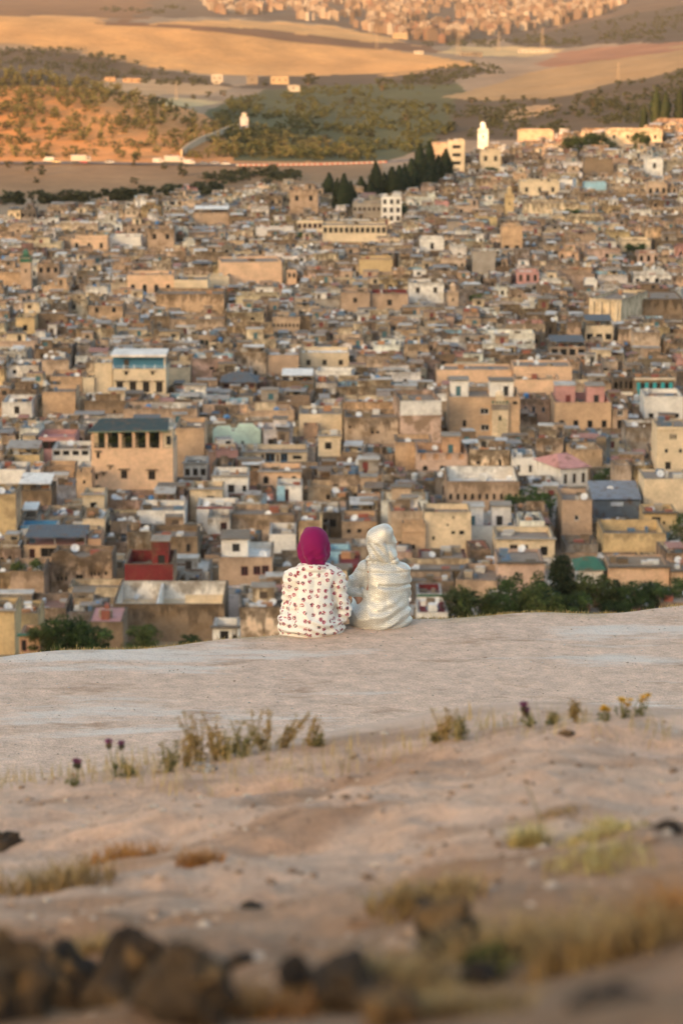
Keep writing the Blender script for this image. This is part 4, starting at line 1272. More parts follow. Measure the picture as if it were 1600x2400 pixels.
LM = []       # placed landmarks for protection of what they show
MIN_OUT = []
for (lab, nick, x0, x1, yt, yb, col, yl, sty) in MINARETS:
    px = (x0 + x1) / 2
    x, d, z = place_of(px, yb, 2.0)
    w = (x1 - x0) * d / F
    h = W(px, yt, d)[2] - z; hl = W(px, yl, d)[2] - z
    MIN_OUT.append((lab, x, d, z, w, h, hl, col, sty))
    LM.append(dict(x0=x0, x1=x1, yt=yl, yb=yb, d=d, nick=nick))
    FOOT.append((x - w / 2 - .1, x + w / 2 + .1, d - .1, d + w + .1))

for q in B:
    px = (q['x0'] + q['x1']) / 2
    x, d, z = place_of(px, q['yb'], q.get('hid', 2.2))
    q['X'], q['D'], q['Z'] = x, d, z
    yaw = math.radians(q.get('yaw', 0))
    q['W'] = (q['x1'] - q['x0']) * d / F / math.cos(yaw)
    q['H'] = W(px, q['yt'], d)[2] - z
    q['d'] = d
    LM.append(q)
for q in B:
    dep = q.get('dep', 9)
    for r in B + [dict(x0=m['x0'], x1=m['x1'], D=m['d']) for m in LM[:len(MINARETS)]]:
        if r is q: continue
        if min(q['x1'], r['x1']) - max(q['x0'], r['x0']) > 2 and r['D'] > q['D']:
            dep = min(dep, max(2.5, r['D'] - q['D'] - 0.3))
    q['dep2'] = dep
    if q.get('yaw'):
        FOOT.append((q['X'] - q['W'] / 2 - 1, q['X'] + q['W'] / 2 + 1, q['D'] - 1, q['D'] + dep + 1))
    else:
        FOOT.append((q['X'] - q['W'] / 2 - 0.1, q['X'] + q['W'] / 2 + 0.1, q['D'] - 0.1, q['D'] + dep + 0.1))
LMS = sorted(LM, key=lambda q: q['d'])


def leaf_clump(mb, cx, cy, cz, rx, ry, rz, n, size, cols, rng):
    for _ in range(n):
        while True:
            a, b_, c = rng.uniform(-1, 1), rng.uniform(-1, 1), rng.uniform(-1, 1)
            r2 = a * a + b_ * b_ + c * c
            if 0.15 < r2 < 1: break
        p = Vector((cx + a * rx, cy + b_ * ry, cz + c * rz))
        u = Vector((rng.gauss(0, 1), rng.gauss(0, 1), rng.gauss(0, 1))).normalized()
        v = u.orthogonal().normalized(); s = size * rng.uniform(0.6, 1.3)
        w_ = u.cross(v)
        mb_face_raw(mb, [tuple(p + v * s), tuple(p + w_ * s * 0.6), tuple(p - v * s), tuple(p - w_ * s * 0.6)], rng.choice(cols), 'leaf')


def mb_face_raw(mb, pts, col, mat):
    n = len(mb.v)
    mb.v += pts; mb.d += [99.0] * len(pts)
    mb.f.append(list(range(n, n + len(pts)))); mb.c.append((*col[:3], 0.0)); mb.m.append(mat)


GREENS = [(0.070, 0.095, 0.024), (0.085, 0.108, 0.028), (0.050, 0.068, 0.02), (0.115, 0.13, 0.036), (0.085, 0.088, 0.028)]


def extras(q, parts):
    """The special features of one landmark house."""
    w, h, dep = q['W'], q['H'], q['dep2']
    hw = w / 2
    par = q.get('par', 0.8)
    zr = h - par
    c = PAL[q['col']]

    def slab(x0, x1, y0, y1, z0, z1, col, nm, mat='plaster', top=None, pa=-1):
        m = MB(); m.box(x0, x1, y0, y1, z0, z1, (*col, 0.2), mat, top); parts.append((nm, m, pa)); return len(parts) - 1
    if q.get('eaves'):
        slab(-hw - 0.25, hw + 0.25, -0.35, 0.45, h + 0.003, h + 0.16, PAL[q['eaves']], 'eave')
    for f in q.get('bands') or []:
        slab(-hw - 0.1, hw + 0.1, -0.16, -0.003, h - f * (h * 0.8) - 0.12, h - f * (h * 0.8) + 0.12, tint(c, 0.9), 'cornice')
    if q.get('bandw'):
        slab(-hw - 0.1, hw + 0.1, -0.5, -0.003, 1.9, 2.5, PAL['white'], 'sill')
    if q.get('topband'):
        hh = min(h * 0.42, 2.6)
        slab(-hw, hw, -0.05, -0.003, h - hh, h - 0.02, PAL[q['topband']], 'painted_band', 'plaster', h)
    if q.get('trim'):
        slab(-hw - 0.05, hw + 0.05, -0.08, -0.003, h - 0.35, h - 0.05, PAL[q['trim']], 'trim_band')
    if q.get('halfblue'):
        slab(-hw, -hw * 0.35, -0.06, -0.003, 0, h - 0.05, PAL['sky'], 'painted_panel')
    if q.get('butt'):
        for k in range(q['butt']):
            x = -hw + (k + 0.5) * w / q['butt']
            slab(x - 0.35, x + 0.35, -0.6, -0.003, -2, h - 0.6, tint(c, 0.95), 'buttress', 'plaster', h)
    if q.get('curtains'):
        for k in range(5):
            x = -hw + 0.6 + k * (w - 1.2) / 4
            m = MB()
            m.box(x - 0.35, x + 0.35, -0.16, -0.04, h - 2.0, h - 0.5, (0.03, 0.30, 0.32), 'trim')
            m.box(x - 0.15, x + 0.15, -0.15, -0.05, h - 2.9, h - 2.0, (0.03, 0.30, 0.32), 'trim')
            parts.append(('curtain', m, -1))
        for k in range(3):
            x = -hw + 1.6 + k * (w - 3.2) / 2
            slab(x - 1.0, x + 1.0, 0.0 - 0.03, -0.003, h - 2.6, h - 0.6, (0.03, 0.028, 0.025), 'opening', 'glass')
        slab(-hw - 0.2, hw + 0.2, -0.4, 0.4, h + 0.003, h + 0.35, PAL['cream'], 'fascia')
    if q.get('wavy'):
        m = MB()
        n = 24
        for k in range(n):
            xa = -hw + w * k / n; xb = -hw + w * (k + 1) / n
            za = h + 0.55 + 0.5 * math.sin(k / n * 9.0); zb_ = h + 0.55 + 0.5 * math.sin((k + 1) / n * 9.0)
            cc = (*c, 1.0)
            m.face(((xa, 0, h), (xb, 0, h), (xb, 0, zb_), (xa, 0, za)), cc, 'plaster', h + 0.9)
            m.face(((xb, 0.3, h), (xa, 0.3, h), (xa, 0.3, za), (xb, 0.3, zb_)), cc, 'plaster', h + 0.9)
            m.face(((xa, 0, za), (xb, 0, zb_), (xb, 0.3, zb_), (xa, 0.3, za)), cc, 'plaster', h + 0.9)
        parts.append(('wavy_parapet', m, -1))
    if q.get('gable'):
        m = MB()
        for (xa, xb, zt_, k) in ((-hw, -hw * 0.2, 0.9, 0), (-hw * 0.1, hw, 1.3, 1)):
            p = [(xa, 0, h), (xb, 0, h), (xb - (1.4 if k else 0.3), 0, h + zt_), (xa + 0.8, 0, h + zt_)]
            pb = [(a, 0.3, z) for a, _, z in p]
            m.face(p, (*c, 0.05), 'plaster', h + 2)
            m.face(pb[::-1], (*c, 0.05), 'plaster', h + 2)
            for i in range(4):
                j = (i + 1) % 4
                m.face((p[j], p[i], pb[i], pb[j]), (*c, 0.05), 'plaster', h + 2)
        parts.append(('gable', m, -1))
    if q.get('hip'):
        m = MB()
        rc = (*PAL[q['hip']], 0.0)
        o = 0.5
        hgt = min(1.6, dep * 0.2)
        e = [(-hw - o, -o, h + 0.02), (hw + o, -o, h + 0.02), (hw + o, dep + o, h + 0.02), (-hw - o, dep + o, h + 0.02)]
        r0 = (-hw * 0.4, dep / 2, h + hgt); r1 = (hw * 0.4, dep / 2, h + hgt)
        m.face((e[0], e[1], r1, r0), rc, 'sheet'); m.face((e[1], e[2], r1), rc, 'sheet')
        m.face((e[2], e[3], r0, r1), rc, 'sheet'); m.face((e[3], e[0], r0), rc, 'sheet')
        m.face(e[::-1], rc, 'sheet')
        parts.append(('hipped_roof', m, -1))
    if q.get('shed'):
        n = 44
        m = MB()
        for k in range(n):
            xa = -hw + w * k / n; xb = -hw + w * (k + 1) / n; xm = (xa + xb) / 2
            for (p, r, y0, y1) in ((xa, xm, -0.02, -0.12), (xm, xb, -0.12, -0.02)):
                m.face(((p, y0, -1), (r, y1, -1), (r, y1, h - 0.2), (p, y0, h - 0.2)), (0.19, 0.215, 0.24), 'sheet')
        parts.append(('corrugated_wall', m, -1))
        m = MB()
        for k in range(n):
            xa = -hw - .2 + (w + .4) * k / n; xb = -hw - .2 + (w + .4) * (k + 1) / n; xm = (xa + xb) / 2
            for (p, r, z0, z1) in ((xa, xm, 0, 0.09), (xm, xb, 0.09, 0)):
                m.face(((p, -0.4, h + z0), (r, -0.4, h + z1), (r, dep, h + 1.1 + z1), (p, dep, h + 1.1 + z0)), (0.25, 0.27, 0.30), 'sheet')
        parts.append(('corrugated_roof', m, -1))
        slab(-0.9, 0.9, -0.2, -0.125, h - 1.0, h - 0.4, (0.45, 0.47, 0.5), 'sign_panel', 'trim')
    if q.get('loggia') == 'blue':
        lh = 2.3
        slab(-hw, hw, 2.2, 2.5, zr, h + lh, (0.055, 0.20, 0.33), 'loggia_wall', 'trim')
        slab(-hw + 2.0, -hw + 3.0, 2.12, 2.197, zr, h + 1.5, (0.07, 0.05, 0.04), 'door', 'trim')
        slab(-hw - 0.4, hw + 0.1, -0.1, dep, h + lh + 0.003, h + lh + 0.45, PAL['white'], 'loggia_roof')
        for k in range(6):
            x = -hw + 0.12 + k * (w - 0.24) / 5
            slab(x - 0.1, x + 0.1, 0.02, 0.24, h + 0.003, h + 0.75, (0.62, 0.68, 0.72), 'balustrade_post', 'trim')
        slab(-hw, hw, 0.08, 0.16, h + 0.50, h + 0.58, (0.42, 0.58, 0.68), 'rail', 'trim')
        slab(-hw, hw, 0.08, 0.16, h + 0.22, h + 0.28, (0.42, 0.58, 0.68), 'rail', 'trim')
        slab(hw - 0.35, hw - 0.05, 0.3, 0.6, h + 0.003, h + lh, PAL['cream'], 'pillar')
        slab(-hw + 0.05, -hw + 0.3, 0.3, 0.55, h + 0.003, h + lh, (0.08, 0.25, 0.38), 'pillar')
    if q.get('loggia') == 'green':
        lh = 2.7
        slab(-hw, hw, 3.2, 3.5, zr, h + lh, tint(PAL['cream'], 0.9), 'loggia_wall')
        for k in range(5):
            x = -hw + 1.7 + k * (w - 3.2) / 4.6
            slab(x - 0.8, x + 0.8, 3.08, 3.197, zr + 0.1, h + 2.3, (0.02, 0.03, 0.022), 'opening', 'glass')
        for k in range(6):
            x = -hw + 0.25 + k * (w * 0.84) / 5
            slab(x - 0.24, x + 0.24, 0.02, 0.46, h + 0.003, h + 2.4 + 0.03 * k, PAL['peach'], 'pillar')
        for k in range(5):
            x = -hw + 0.55 + k * (w * 0.84) / 5
            slab(x, x + w * 0.84 / 5 - 0.6, 0.16, 0.22, h + 0.62, h + 0.70, (0.05, 0.05, 0.045), 'rail', 'trim')
            for j in range(5):
                xx = x + 0.15 + j * (w * 0.84 / 5 - 0.9) / 4
                slab(xx - 0.025, xx + 0.025, 0.17, 0.21, h + 0.003, h + 0.617, (0.05, 0.05, 0.045), 'baluster', 'trim')
        m = MB()
        a = [(-hw - 0.5, -0.6, h + 2.75), (hw - 0.6, -0.6, h + 2.9), (hw - 1.0, dep * 0.62, h + 3.5), (-hw + 1.0, dep * 0.62, h + 3.5)]
        bt = [(x, y, z - 0.22) for x, y, z in a]
        gcol = (0.045, 0.062, 0.058)
        m.face(a, gcol, 'sheet'); m.face(bt[::-1], gcol, 'sheet')
        for i in range(4):
            j = (i + 1) % 4
            m.face((bt[i], bt[j], a[j], a[i]), (0.16, 0.2, 0.14), 'sheet')
        parts.append(('loggia_roof', m, -1))
        slab(hw - 1.9, hw - 0.05, 0.3, 3.0, h + 0.003, h + 2.9, PAL['cream'], 'loggia_room')
        slab(hw - 1.0, hw - 0.3, 0.2, 0.297, h + 0.5, h + 1.9, (0.02, 0.02, 0.02), 'window', 'glass')
        m = MB()
        for k in range(16):
            leaf_clump(m, rng.uniform(-hw + 0.8, hw - 2.5), rng.uniform(0.7, 2.6), h + rng.uniform(0.3, 1.9), 0.5, 0.4, 0.6, 45, 0.16, GREENS, rng)
        parts.append(('plants', m, -1))
    if q.get('partition'):
        slab(-w * 0.12, -w * 0.10, 0.35, dep - 0.35, zr + 0.003, h - 0.25, PAL['white'], 'inner_wall', 'plaster', h)
        slab(w * 0.12, hw - 0.35, dep * 0.55, dep * 0.55 + 0.3, zr + 0.003, h - 0.5, PAL['cream'], 'inner_wall', 'plaster', h)
    if q.get('plants'):
        m = MB()
        for k in range(9):
            leaf_clump(m, rng.uniform(-hw + 0.4, hw - 0.4), rng.uniform(0.5, 2.5), h + rng.uniform(0.0, 0.8), 0.6, 0.5, 0.6, 60, 0.18, GREENS, rng)
        parts.append(('plants', m, -1))


def spec_of(q):
    w, h = q['W'], q['H']
    vis = W((q['x0'] + q['x1']) / 2, q['yt'], q['d'])[2] - W((q['x0'] + q['x1']) / 2, q['yb'], q['d'])[2]
    s = dict(w=w, h=h, dep=q['dep2'], col=PAL[q['col']], wear=q.get('wear', 0.4), par=q.get('par', 0.8), crenel=q.get('crenel'), hood=q.get('hood'))
    for k in ('roofcol', 'sidecol', 'incol'):
        if q.get(k): s[k] = PAL[q[k]]
    wins = []
    for n, f, ww, hh, kind in q.get('win', []):
        for i in range(n):
            x = -w / 2 + (i + 0.5) * w / n
            wins.append((x, h - f * vis, min(ww, w / n * 0.7), min(hh, vis * 0.9), kind))
    for fx, f, ww, hh, kind in q.get('winat', []):
        wins.append((-w / 2 + fx * w, h - f * vis, ww, hh, kind))
    s['wins'] = wins
    dep = q['dep2']
    rooms = []
    rc = PAL[q.get('roomcol', q['col'])]
    if q.get('whiteroom'):
        rooms.append((-w * 0.22, 2.6, w * 0.5, dep - 4, 2.7, PAL['white'], 'win'))
    for k in range(q.get('rooms', 0)):
        if dep > 5:
            rw = min(w * 0.35, rng.uniform(2.4, 4.5))
            rooms.append((-w / 2 + rw / 2 + 0.5 + k * (w - rw - 1) / max(1, q['rooms'] - 1) * 0.95 if q['rooms'] > 1 else w * 0.2, dep * 0.45, rw, dep * 0.4, s['par'] + rng.uniform(1.5, 2.2), rc, 'door'))
    s['rooms'] = rooms
    if q.get('canopy'):
        c = PAL[q['canopy'][0]]
        s['canopies'] = [(-w / 2 + 0.1, w / 2 - 0.1, 0.4, dep - 0.4, h + 1.0, 0.35, c, True)]
    nd_ = q.get('dishes', 1 if (q['d'] < 620 and dep > 6 and not q.get('loggia') and not q.get('hip') and rng.random() < 0.55) else 0)
    s['dishes'] = [(rng.uniform(-w / 2 + 0.8, w / 2 - 0.8), rng.uniform(0.8, max(1.0, dep - 1)), 0.0, rng.uniform(0.42, 0.6), rng.uniform(-0.7, 0.5), rng.uniform(0.45, 0.75)) for _ in range(nd_)]
    s['clutter'] = q.get('clutter', 4 if dep > 5 and not q.get('shed') and not q.get('hip') else 0)
    return s


for (lab, x, d, z, w, h, hl, col, sty) in MIN_OUT:
    place_parts('minaret', minaret_parts(w, h, PAL[col], hl, sty), (x, d, z), 0, lab, 'minaret', None)

nH = 0
for q in B:
    parts = house_parts(spec_of(q), rng)
    extras(q, parts)
    place_parts('house', parts, (q['X'], q['D'], q['Z']), math.radians(q.get('yaw', 0)), q['label'], 'house', 'houses of the old town')
    nH += 1

# ------------------------------------------------------------------ the rest of the town
BOUND = [(-300, 545), (0, 537), (200, 514), (400, 490), (600, 470), (680, 460), (740, 478), (900, 470), (1010, 445), (1060, 410), (1150, 372), (1250, 350), (1400, 326), (1600, 306), (1900, 296)]
bx, by = zip(*BOUND)
FILLCOL = ['tan'] * 10 + ['sand'] * 8 + ['ochre'] * 4 + ['beige'] * 7 + ['brown'] * 9 + ['cream'] * 11 + ['white'] * 12 + ['grey'] * 6 + ['rose'] * 3 + ['peach'] * 2 + ['yellow'] + ['pink']
FOOTA = np.array(FOOT)
fill = []
d = 338.0
row = 0
while d < 1300:
    step = rng.uniform(5.2, 7.4) * (1.0 if d < 700 else 1.15)
    lim = 0.131 * d
    x = -lim + rng.uniform(-4, 2)
    while x < lim:
        w = rng.choice([2.8, 3.4, 4.2, 5.0, 6.0, 7.5, 9.5, 12]) * rng.uniform(0.85, 1.15)
        y0 = d + rng.uniform(-1.8, 1.8)
        dep = step * rng.uniform(1.0, 1.2)
        cx = x + w / 2
        x += w + rng.choice([0.04, 0.05, 0.06, 0.1, 0.8])
        px = 800 + F * cx / y0
        gy = float(yimg(px, y0))
        if gy < np.interp(px, bx, by) or gy > 1535:
            continue
        a0, a1, b0, b1 = cx - w / 2, cx + w / 2, y0, y0 + dep
        ov = (FOOTA[:, 0] < a1) & (FOOTA[:, 1] > a0) & (FOOTA[:, 2] < b1) & (FOOTA[:, 3] > b0)
        if ov.any():
            # shrink the depth if something stands only at the back
            fr = FOOTA[ov]
            back = fr[:, 2].min()
            if back - y0 > 3.5:
                dep = back - y0 - 0.15; b1 = y0 + dep
            else:
                side_l = fr[:, 0].min(); side_r = fr[:, 1].max()
                if side_l - a0 > 3.2:
                    a1 = side_l - 0.08
                elif a1 - side_r > 3.2:
                    a0 = side_r + 0.08
                else:
                    continue
                w = a1 - a0; cx = (a0 + a1) / 2
                ov = (FOOTA[:, 0] < a1) & (FOOTA[:, 1] > a0) & (FOOTA[:, 2] < b1) & (FOOTA[:, 3] > b0)
                if ov.any():
                    continue
        z = float(zt(cx, y0 + dep * 0.3))
        h = rng.choice([2.7, 3.1, 3.6, 4.0, 4.5, 5.0, 5.6, 6.6]) * rng.uniform(0.88, 1.12)
        pxa = 800 + F * a0 / y0; pxb = 800 + F * a1 / y0
        # never hide what the taller landmarks show
        ymin = -1e9
        for q in LMS:
            if q['d'] > y0 and q['x1'] > pxa + 1 and q['x0'] < pxb - 1:
                ymin = max(ymin, q['yb'] - 2)
        ok = True
        if ymin > -1e8:
            v = (1200 - ymin) / F
            zmax = CZ + (y0 + dep) * (-SP + v * CP) / (CP + v * SP)
            if zmax - z < h:
                h = zmax - z
                if h < 2.0:
                    dep = max(3.5, dep * 0.6)
                    zmax = CZ + (y0 + dep) * (-SP + v * CP) / (CP + v * SP)
                    h = zmax - z
                    ok = False
                    if h < 1.2:
                        continue
        fill.append(dict(X=cx, D=y0, Z=z, W=w, dep2=dep, H=h, free=ok and h > 3.0, col=rng.choice(FILLCOL), pxa=pxa, pxb=pxb))
    d += step
    row += 1

# how much of each one shows: near to far, keep the highest line already covered
cov = np.full(1700, 1540.0)
items = [('f', f['D'], f) for f in fill] + [('l', q['D'], q) for q in B]
items.sort(key=lambda t: t[1])
for kind, _, f in items:
    if kind == 'f':
        a, b_ = f['pxa'], f['pxb']
    else:
        a, b_ = f['x0'], f['x1']
    ia, ib = int(max(0, a + 50)), int(min(1699, b_ + 50))
    if ib <= ia:
        f['vis'] = 0.0; continue
    yt_f = P(f['X'], f['D'], f['Z'] + f['H'])[1]
    yt_b = P(f['X'], f['D'] + f['dep2'], f['Z'] + f['H'])[1]
    top = min(yt_f, yt_b)
    seg = cov[ia:ib]
    on = slice(max(0, 50 - ia), max(0, 1650 - ia))
    f['vis'] = float(np.clip(seg[on] - top, 0, 90).sum()) if ib > 50 and ia < 1650 else 0.0
    f['vface'] = float(np.clip(seg - yt_f, 0, None).mean())
    cov[ia:ib] = np.minimum(seg, top)
fill = [f for f in fill if f['vis'] > 25]
fill.sort(key=lambda f: -f['vis'])
N_IND = max(0, 300 - nH)


def fill_spec(f, near):
    w, h, dep = f['W'], f['H'], f['dep2']
    c0 = PAL[f['col']]
    k = rng.uniform(0.82, 1.12)
    c = tuple(min(0.82, v * k * rng.uniform(0.96, 1.04)) for v in c0)
    wear = min(1.0, max(0.08, rng.gauss(0.68, 0.25)))
    if f['col'] == 'white':
        wear *= 0.6
    s = dict(w=w, h=h, dep=dep, col=c, wear=wear, par=min(rng.choice([0.25, 0.5, 0.8, 0.9, 1.1, 1.5]), h * 0.35))
    s['roofcol'] = rng.choice([(0.25, 0.19, 0.14), (0.30, 0.23, 0.17), (0.17, 0.125, 0.09), (0.40, 0.33, 0.26), (0.56, 0.50, 0.43), (0.13, 0.098, 0.072), (0.31, 0.235, 0.17), (0.24, 0.195, 0.155), (0.33, 0.17, 0.125), (0.62, 0.57, 0.50), (0.50, 0.45, 0.39), (0.44, 0.40, 0.36)])
    if rng.random() < 0.25:
        s['incol'] = rng.choice([PAL['white'], PAL['cream'], PAL['white'], PAL['pink'], PAL['sky']])
    if rng.random() < 0.3:
        s['sidecol'] = tint(c, rng.uniform(0.7, 1.0))
    wins = []
    kd = rng.choice(['rect', 'rect', 'rect', 'dark', 'dark', 'white', 'red', 'blue', 'green', 'arch'])
    n = rng.choice([0, 0, 1, 1, 2, 2, 3, 4])
    if h > 3.2:
        zc = h - rng.uniform(1.5, 2.3)
        for i in range(n):
            xx = -w / 2 + (i + 0.5 + rng.uniform(-0.2, 0.2)) * w / n
            ww = rng.choice([0.5, 0.7, 0.9, 1.0]); hh = rng.choice([0.6, 0.9, 1.2, 1.3])
            wins.append((xx, zc, min(ww, w / n * 0.6), hh, kd))
        if rng.random() < 0.4 and h > 6:
            for i in range(rng.choice([1, 2])):
                wins.append((rng.uniform(-w * 0.35, w * 0.35), zc - 2.7, 0.6, 0.8, 'dark'))
    # openings must not overlap
    good = []
    for a in wins:
        if all(abs(a[0] - b_[0]) > (a[2] + b_[2]) / 2 + 0.2 or abs(a[1] - b_[1]) > (a[3] + b_[3]) / 2 + 0.2 for b_ in good):
            good.append(a)
    s['wins'] = good
    s['kd'] = kd
    rooms = []
    if f['free'] and rng.random() < 0.6 and dep > 5 and w > 4.2:
        rw = rng.uniform(1.8, min(4.5, w * 0.55)); rd = rng.uniform(2, dep * 0.45)
        rc = rng.choice([c, c, PAL['white'], PAL['cream'], PAL['tan'], PAL['sand'], PAL['grey']])
        rooms.append((rng.uniform(-w / 2 + rw / 2 + 0.35, w / 2 - rw / 2 - 0.35), dep - rd - 0.4 if rng.random() < 0.6 else dep * 0.3, rw, rd, s['par'] + rng.uniform(0.9, 2.0), rc, rng.choice(['door', 'win', 'door'])))
    s['rooms'] = rooms
    if f['free'] and rng.random() < 0.30 and dep > 5:
        cw = rng.uniform(2.0, min(5.5, w * 0.8)); x0 = rng.uniform(-w / 2 + 0.3, w / 2 - cw - 0.2)
        s['canopies'] = [(x0, x0 + cw, 0.6, dep * rng.uniform(0.4, 0.6), h + rng.uniform(0.3, 1.0), rng.uniform(0.1, 0.4), rng.choice([(0.48, 0.45, 0.41), (0.58, 0.54, 0.48), (0.30, 0.265, 0.23), (0.62, 0.58, 0.52), (0.13, 0.13, 0.13), (0.34, 0.17, 0.13), (0.20, 0.15, 0.11), (0.3, 0.22, 0.16), (0.42, 0.37, 0.31), (0.25, 0.23, 0.21)]), True)]
    nd_ = rng.choice([0, 0, 1, 1, 2, 3])
    s['dishes'] = [(rng.uniform(-w / 2 + 0.6, w / 2 - 0.6), rng.uniform(0.5, dep - 0.6), 0.0, rng.uniform(0.36, 0.58), rng.uniform(-0.8, 0.6), rng.uniform(0.4, 0.8)) for _ in range(nd_)]
    if rng.random() < 0.15:
        s['tanks'] = [(rng.uniform(-w / 3, w / 3), rng.uniform(1, dep - 1), rng.uniform(0.4, 0.6), rng.uniform(0.9, 1.3), rng.choice([(0.5, 0.5, 0.48), (0.05, 0.05, 0.05), (0.07, 0.2, 0.4), (0.6, 0.58, 0.52)]))]
    tw = []
    for _ in range(rng.choice([0, 1, 1, 2, 3])):
        cc = rng.choice([c, c, PAL['white'], PAL['tan'], PAL['sand'], PAL['brown'], PAL['cream']])
        hh = min(rng.uniform(0.7, 1.9), s['par'] + (1.2 if f['free'] else 0.0))
        if rng.random() < 0.65:
            L = rng.uniform(1.2, max(1.4, w * 0.6)); xa = rng.uniform(-w / 2 + 0.3, max(-w / 2 + 0.35, w / 2 - L - 0.3)); ya = rng.uniform(0.5, max(0.6, dep - 0.8))
            tw.append((xa, min(xa + L, w / 2 - 0.31), ya, ya + 0.22, hh, cc))
        else:
            L = rng.uniform(1.0, max(1.2, dep * 0.5)); xa = rng.uniform(-w / 2 + 0.4, w / 2 - 0.6); ya = rng.uniform(0.4, max(0.5, dep - L - 0.4))
            tw.append((xa, xa + 0.22, ya, min(ya + L, dep - 0.31), hh, cc))
    s['twalls'] = tw
    s['clutter'] = rng.choice([3, 5, 7, 9, 12])
    if not near and s['wear'] < 0.2:
        s['wear'] = 0.3
    return s


ORD = ['first', 'second', 'third', 'fourth', 'fifth', 'sixth', 'seventh', 'eighth', 'ninth', 'tenth', 'eleventh', 'twelfth']
NUM = ['no', 'one', 'two', 'three', 'four', 'five', 'six', 'seven', 'eight']


def neighbour(f):
    px, py = P(f['X'], f['D'], f['Z'] + f['H'])
    best = None
    for q in LM:
        qx = (q['x0'] + q['x1']) / 2; qy = q['yt']
        dist = math.hypot(px - qx, 1.4 * (py - qy))
        if best is None or dist < best[0]:
            best = (dist, q, px - qx, py - qy, (q['x1'] - q['x0']) / 2)
    _, q, dx, dy, hw = best
    if abs(dy) > 22 and abs(dx) < hw + 20:
        r = 'below' if dy > 0 else 'above'
    else:
        r = 'right of' if dx > 0 else 'left of'
    return r, q['nick']


labels = {}
ind = []
for f in fill[:N_IND]:
    s = fill_spec(f, True)
    feats = []
    n1 = len([w_ for w_ in s['wins']])
    if s.get('canopies'): feats.append('a tin rooftop canopy')
    if s['rooms']: feats.append('a rooftop room')
    if s.get('tanks'): feats.append('a water tank')
    if n1: feats.append(NUM[min(n1, 8)] + (' window' if n1 == 1 else ' windows'))
    if not feats and s['dishes']: feats.append('a satellite dish' if len(s['dishes']) == 1 else 'satellite dishes')
    if not feats: feats.append('a blank front')
    size = 'small' if f['W'] < 5.5 else ('wide' if f['W'] > 10 else '')
    rel, nick = neighbour(f)
    base = ' '.join(x for x in (size, WORD.get(f['col'], f['col']), 'house with', ' and '.join(feats[:1])) if x)
    labels.setdefault((base, rel, nick), []).append(f)
    ind.append((f, s, base, rel, nick))
final = {}
for (base, rel, nick), fs in labels.items():
    if len(fs) == 1:
        final[id(fs[0])] = f'{base}, {rel} {nick}'
    else:
        for i, f in enumerate(sorted(fs, key=lambda f: f['X'])):
            final[id(f)] = f'{base}, {rel} {nick}, {ORD[min(i, 11)]} from the left'
for f, s, *_ in ind:
    yaw = math.radians(rng.gauss(0, 4)) if f['W'] < 8 else 0.0
    place_parts('house', house_parts(s, rng), (f['X'], f['D'], f['Z']), yaw, final[id(f)], 'house', 'houses of the old town')
far = MB()
for f in fill[N_IND:]:
    s = fill_spec(f, False)
    M = Matrix.Translation((f['X'], f['D'], f['Z'])) @ Matrix.Rotation(math.radians(rng.gauss(0, 5)), 4, 'Z')
    for nm, mb, pa in house_parts(s, rng, simple=True):
        far.add(mb, M)
fo = link('packed_houses', far.mesh('packed_houses'))
tag(fo, 'hundreds of small flat-roofed houses packed between the larger ones', 'houses', kind='stuff')
print('fill', len(fill), 'ind', len(ind), 'landmarks', nH, 'far faces', len(far.f))

# ------------------------------------------------------------------ trees
rng = random.Random(23)


def crown_broad(seed, n_clump, n_leaf, size, cols=GREENS, rx=0.5, flat=1.0, z0=0.16):
    """Crown in a unit box: height 0..1, width 1."""
    r = random.Random(seed)
    mb = MB()
    cl = []
    for k in range(n_clump):
        a = r.uniform(0, 2 * math.pi); q = math.sqrt(r.random())
        zz = r.uniform(z0, 0.93)
        lim = math.sqrt(max(0.02, 1 - ((zz - 0.58) / 0.48) ** 2)) * rx
        cl.append((q * lim * 0.85 * math.cos(a), q * lim * 0.85 * math.sin(a), zz, r.uniform(0.09, 0.17)))
    for (x, y, z, s) in cl:
        k = 0.55 + 0.75 * r.random()
        cc = [tuple(v * k for v in c) for c in cols]
        leaf_clump(mb, x, y, z, s, s, s * 0.75, n_leaf, size, cc, r)
    return mb, cl


def trunk_broad(cl, seed, hgt=0.5, rad=0.03):
    r = random.Random(seed)
    mb = MB()
    bk = (0.13, 0.09, 0.06)
    p = [(0, 0, -0.12), (0.012, 0.0, 0.15), (-0.01, 0.015, hgt * 0.7)]
    mb.tube(p[0], p[1], rad, rad * 0.8, bk, 'bark', 7)
    mb.tube(p[1], p[2], rad * 0.8, rad * 0.55, bk, 'bark', 7)
    for (x, y, z, s) in r.sample(cl, min(7, len(cl))):
        st = (p[1][0], p[1][1], p[1][2] + r.uniform(0.0, 0.12)) if z > 0.3 else p[1]
        mb.tube(st, (x * 0.9, y * 0.9, z), rad * 0.45, rad * 0.12, bk, 'bark', 5, cap=False)
    return mb


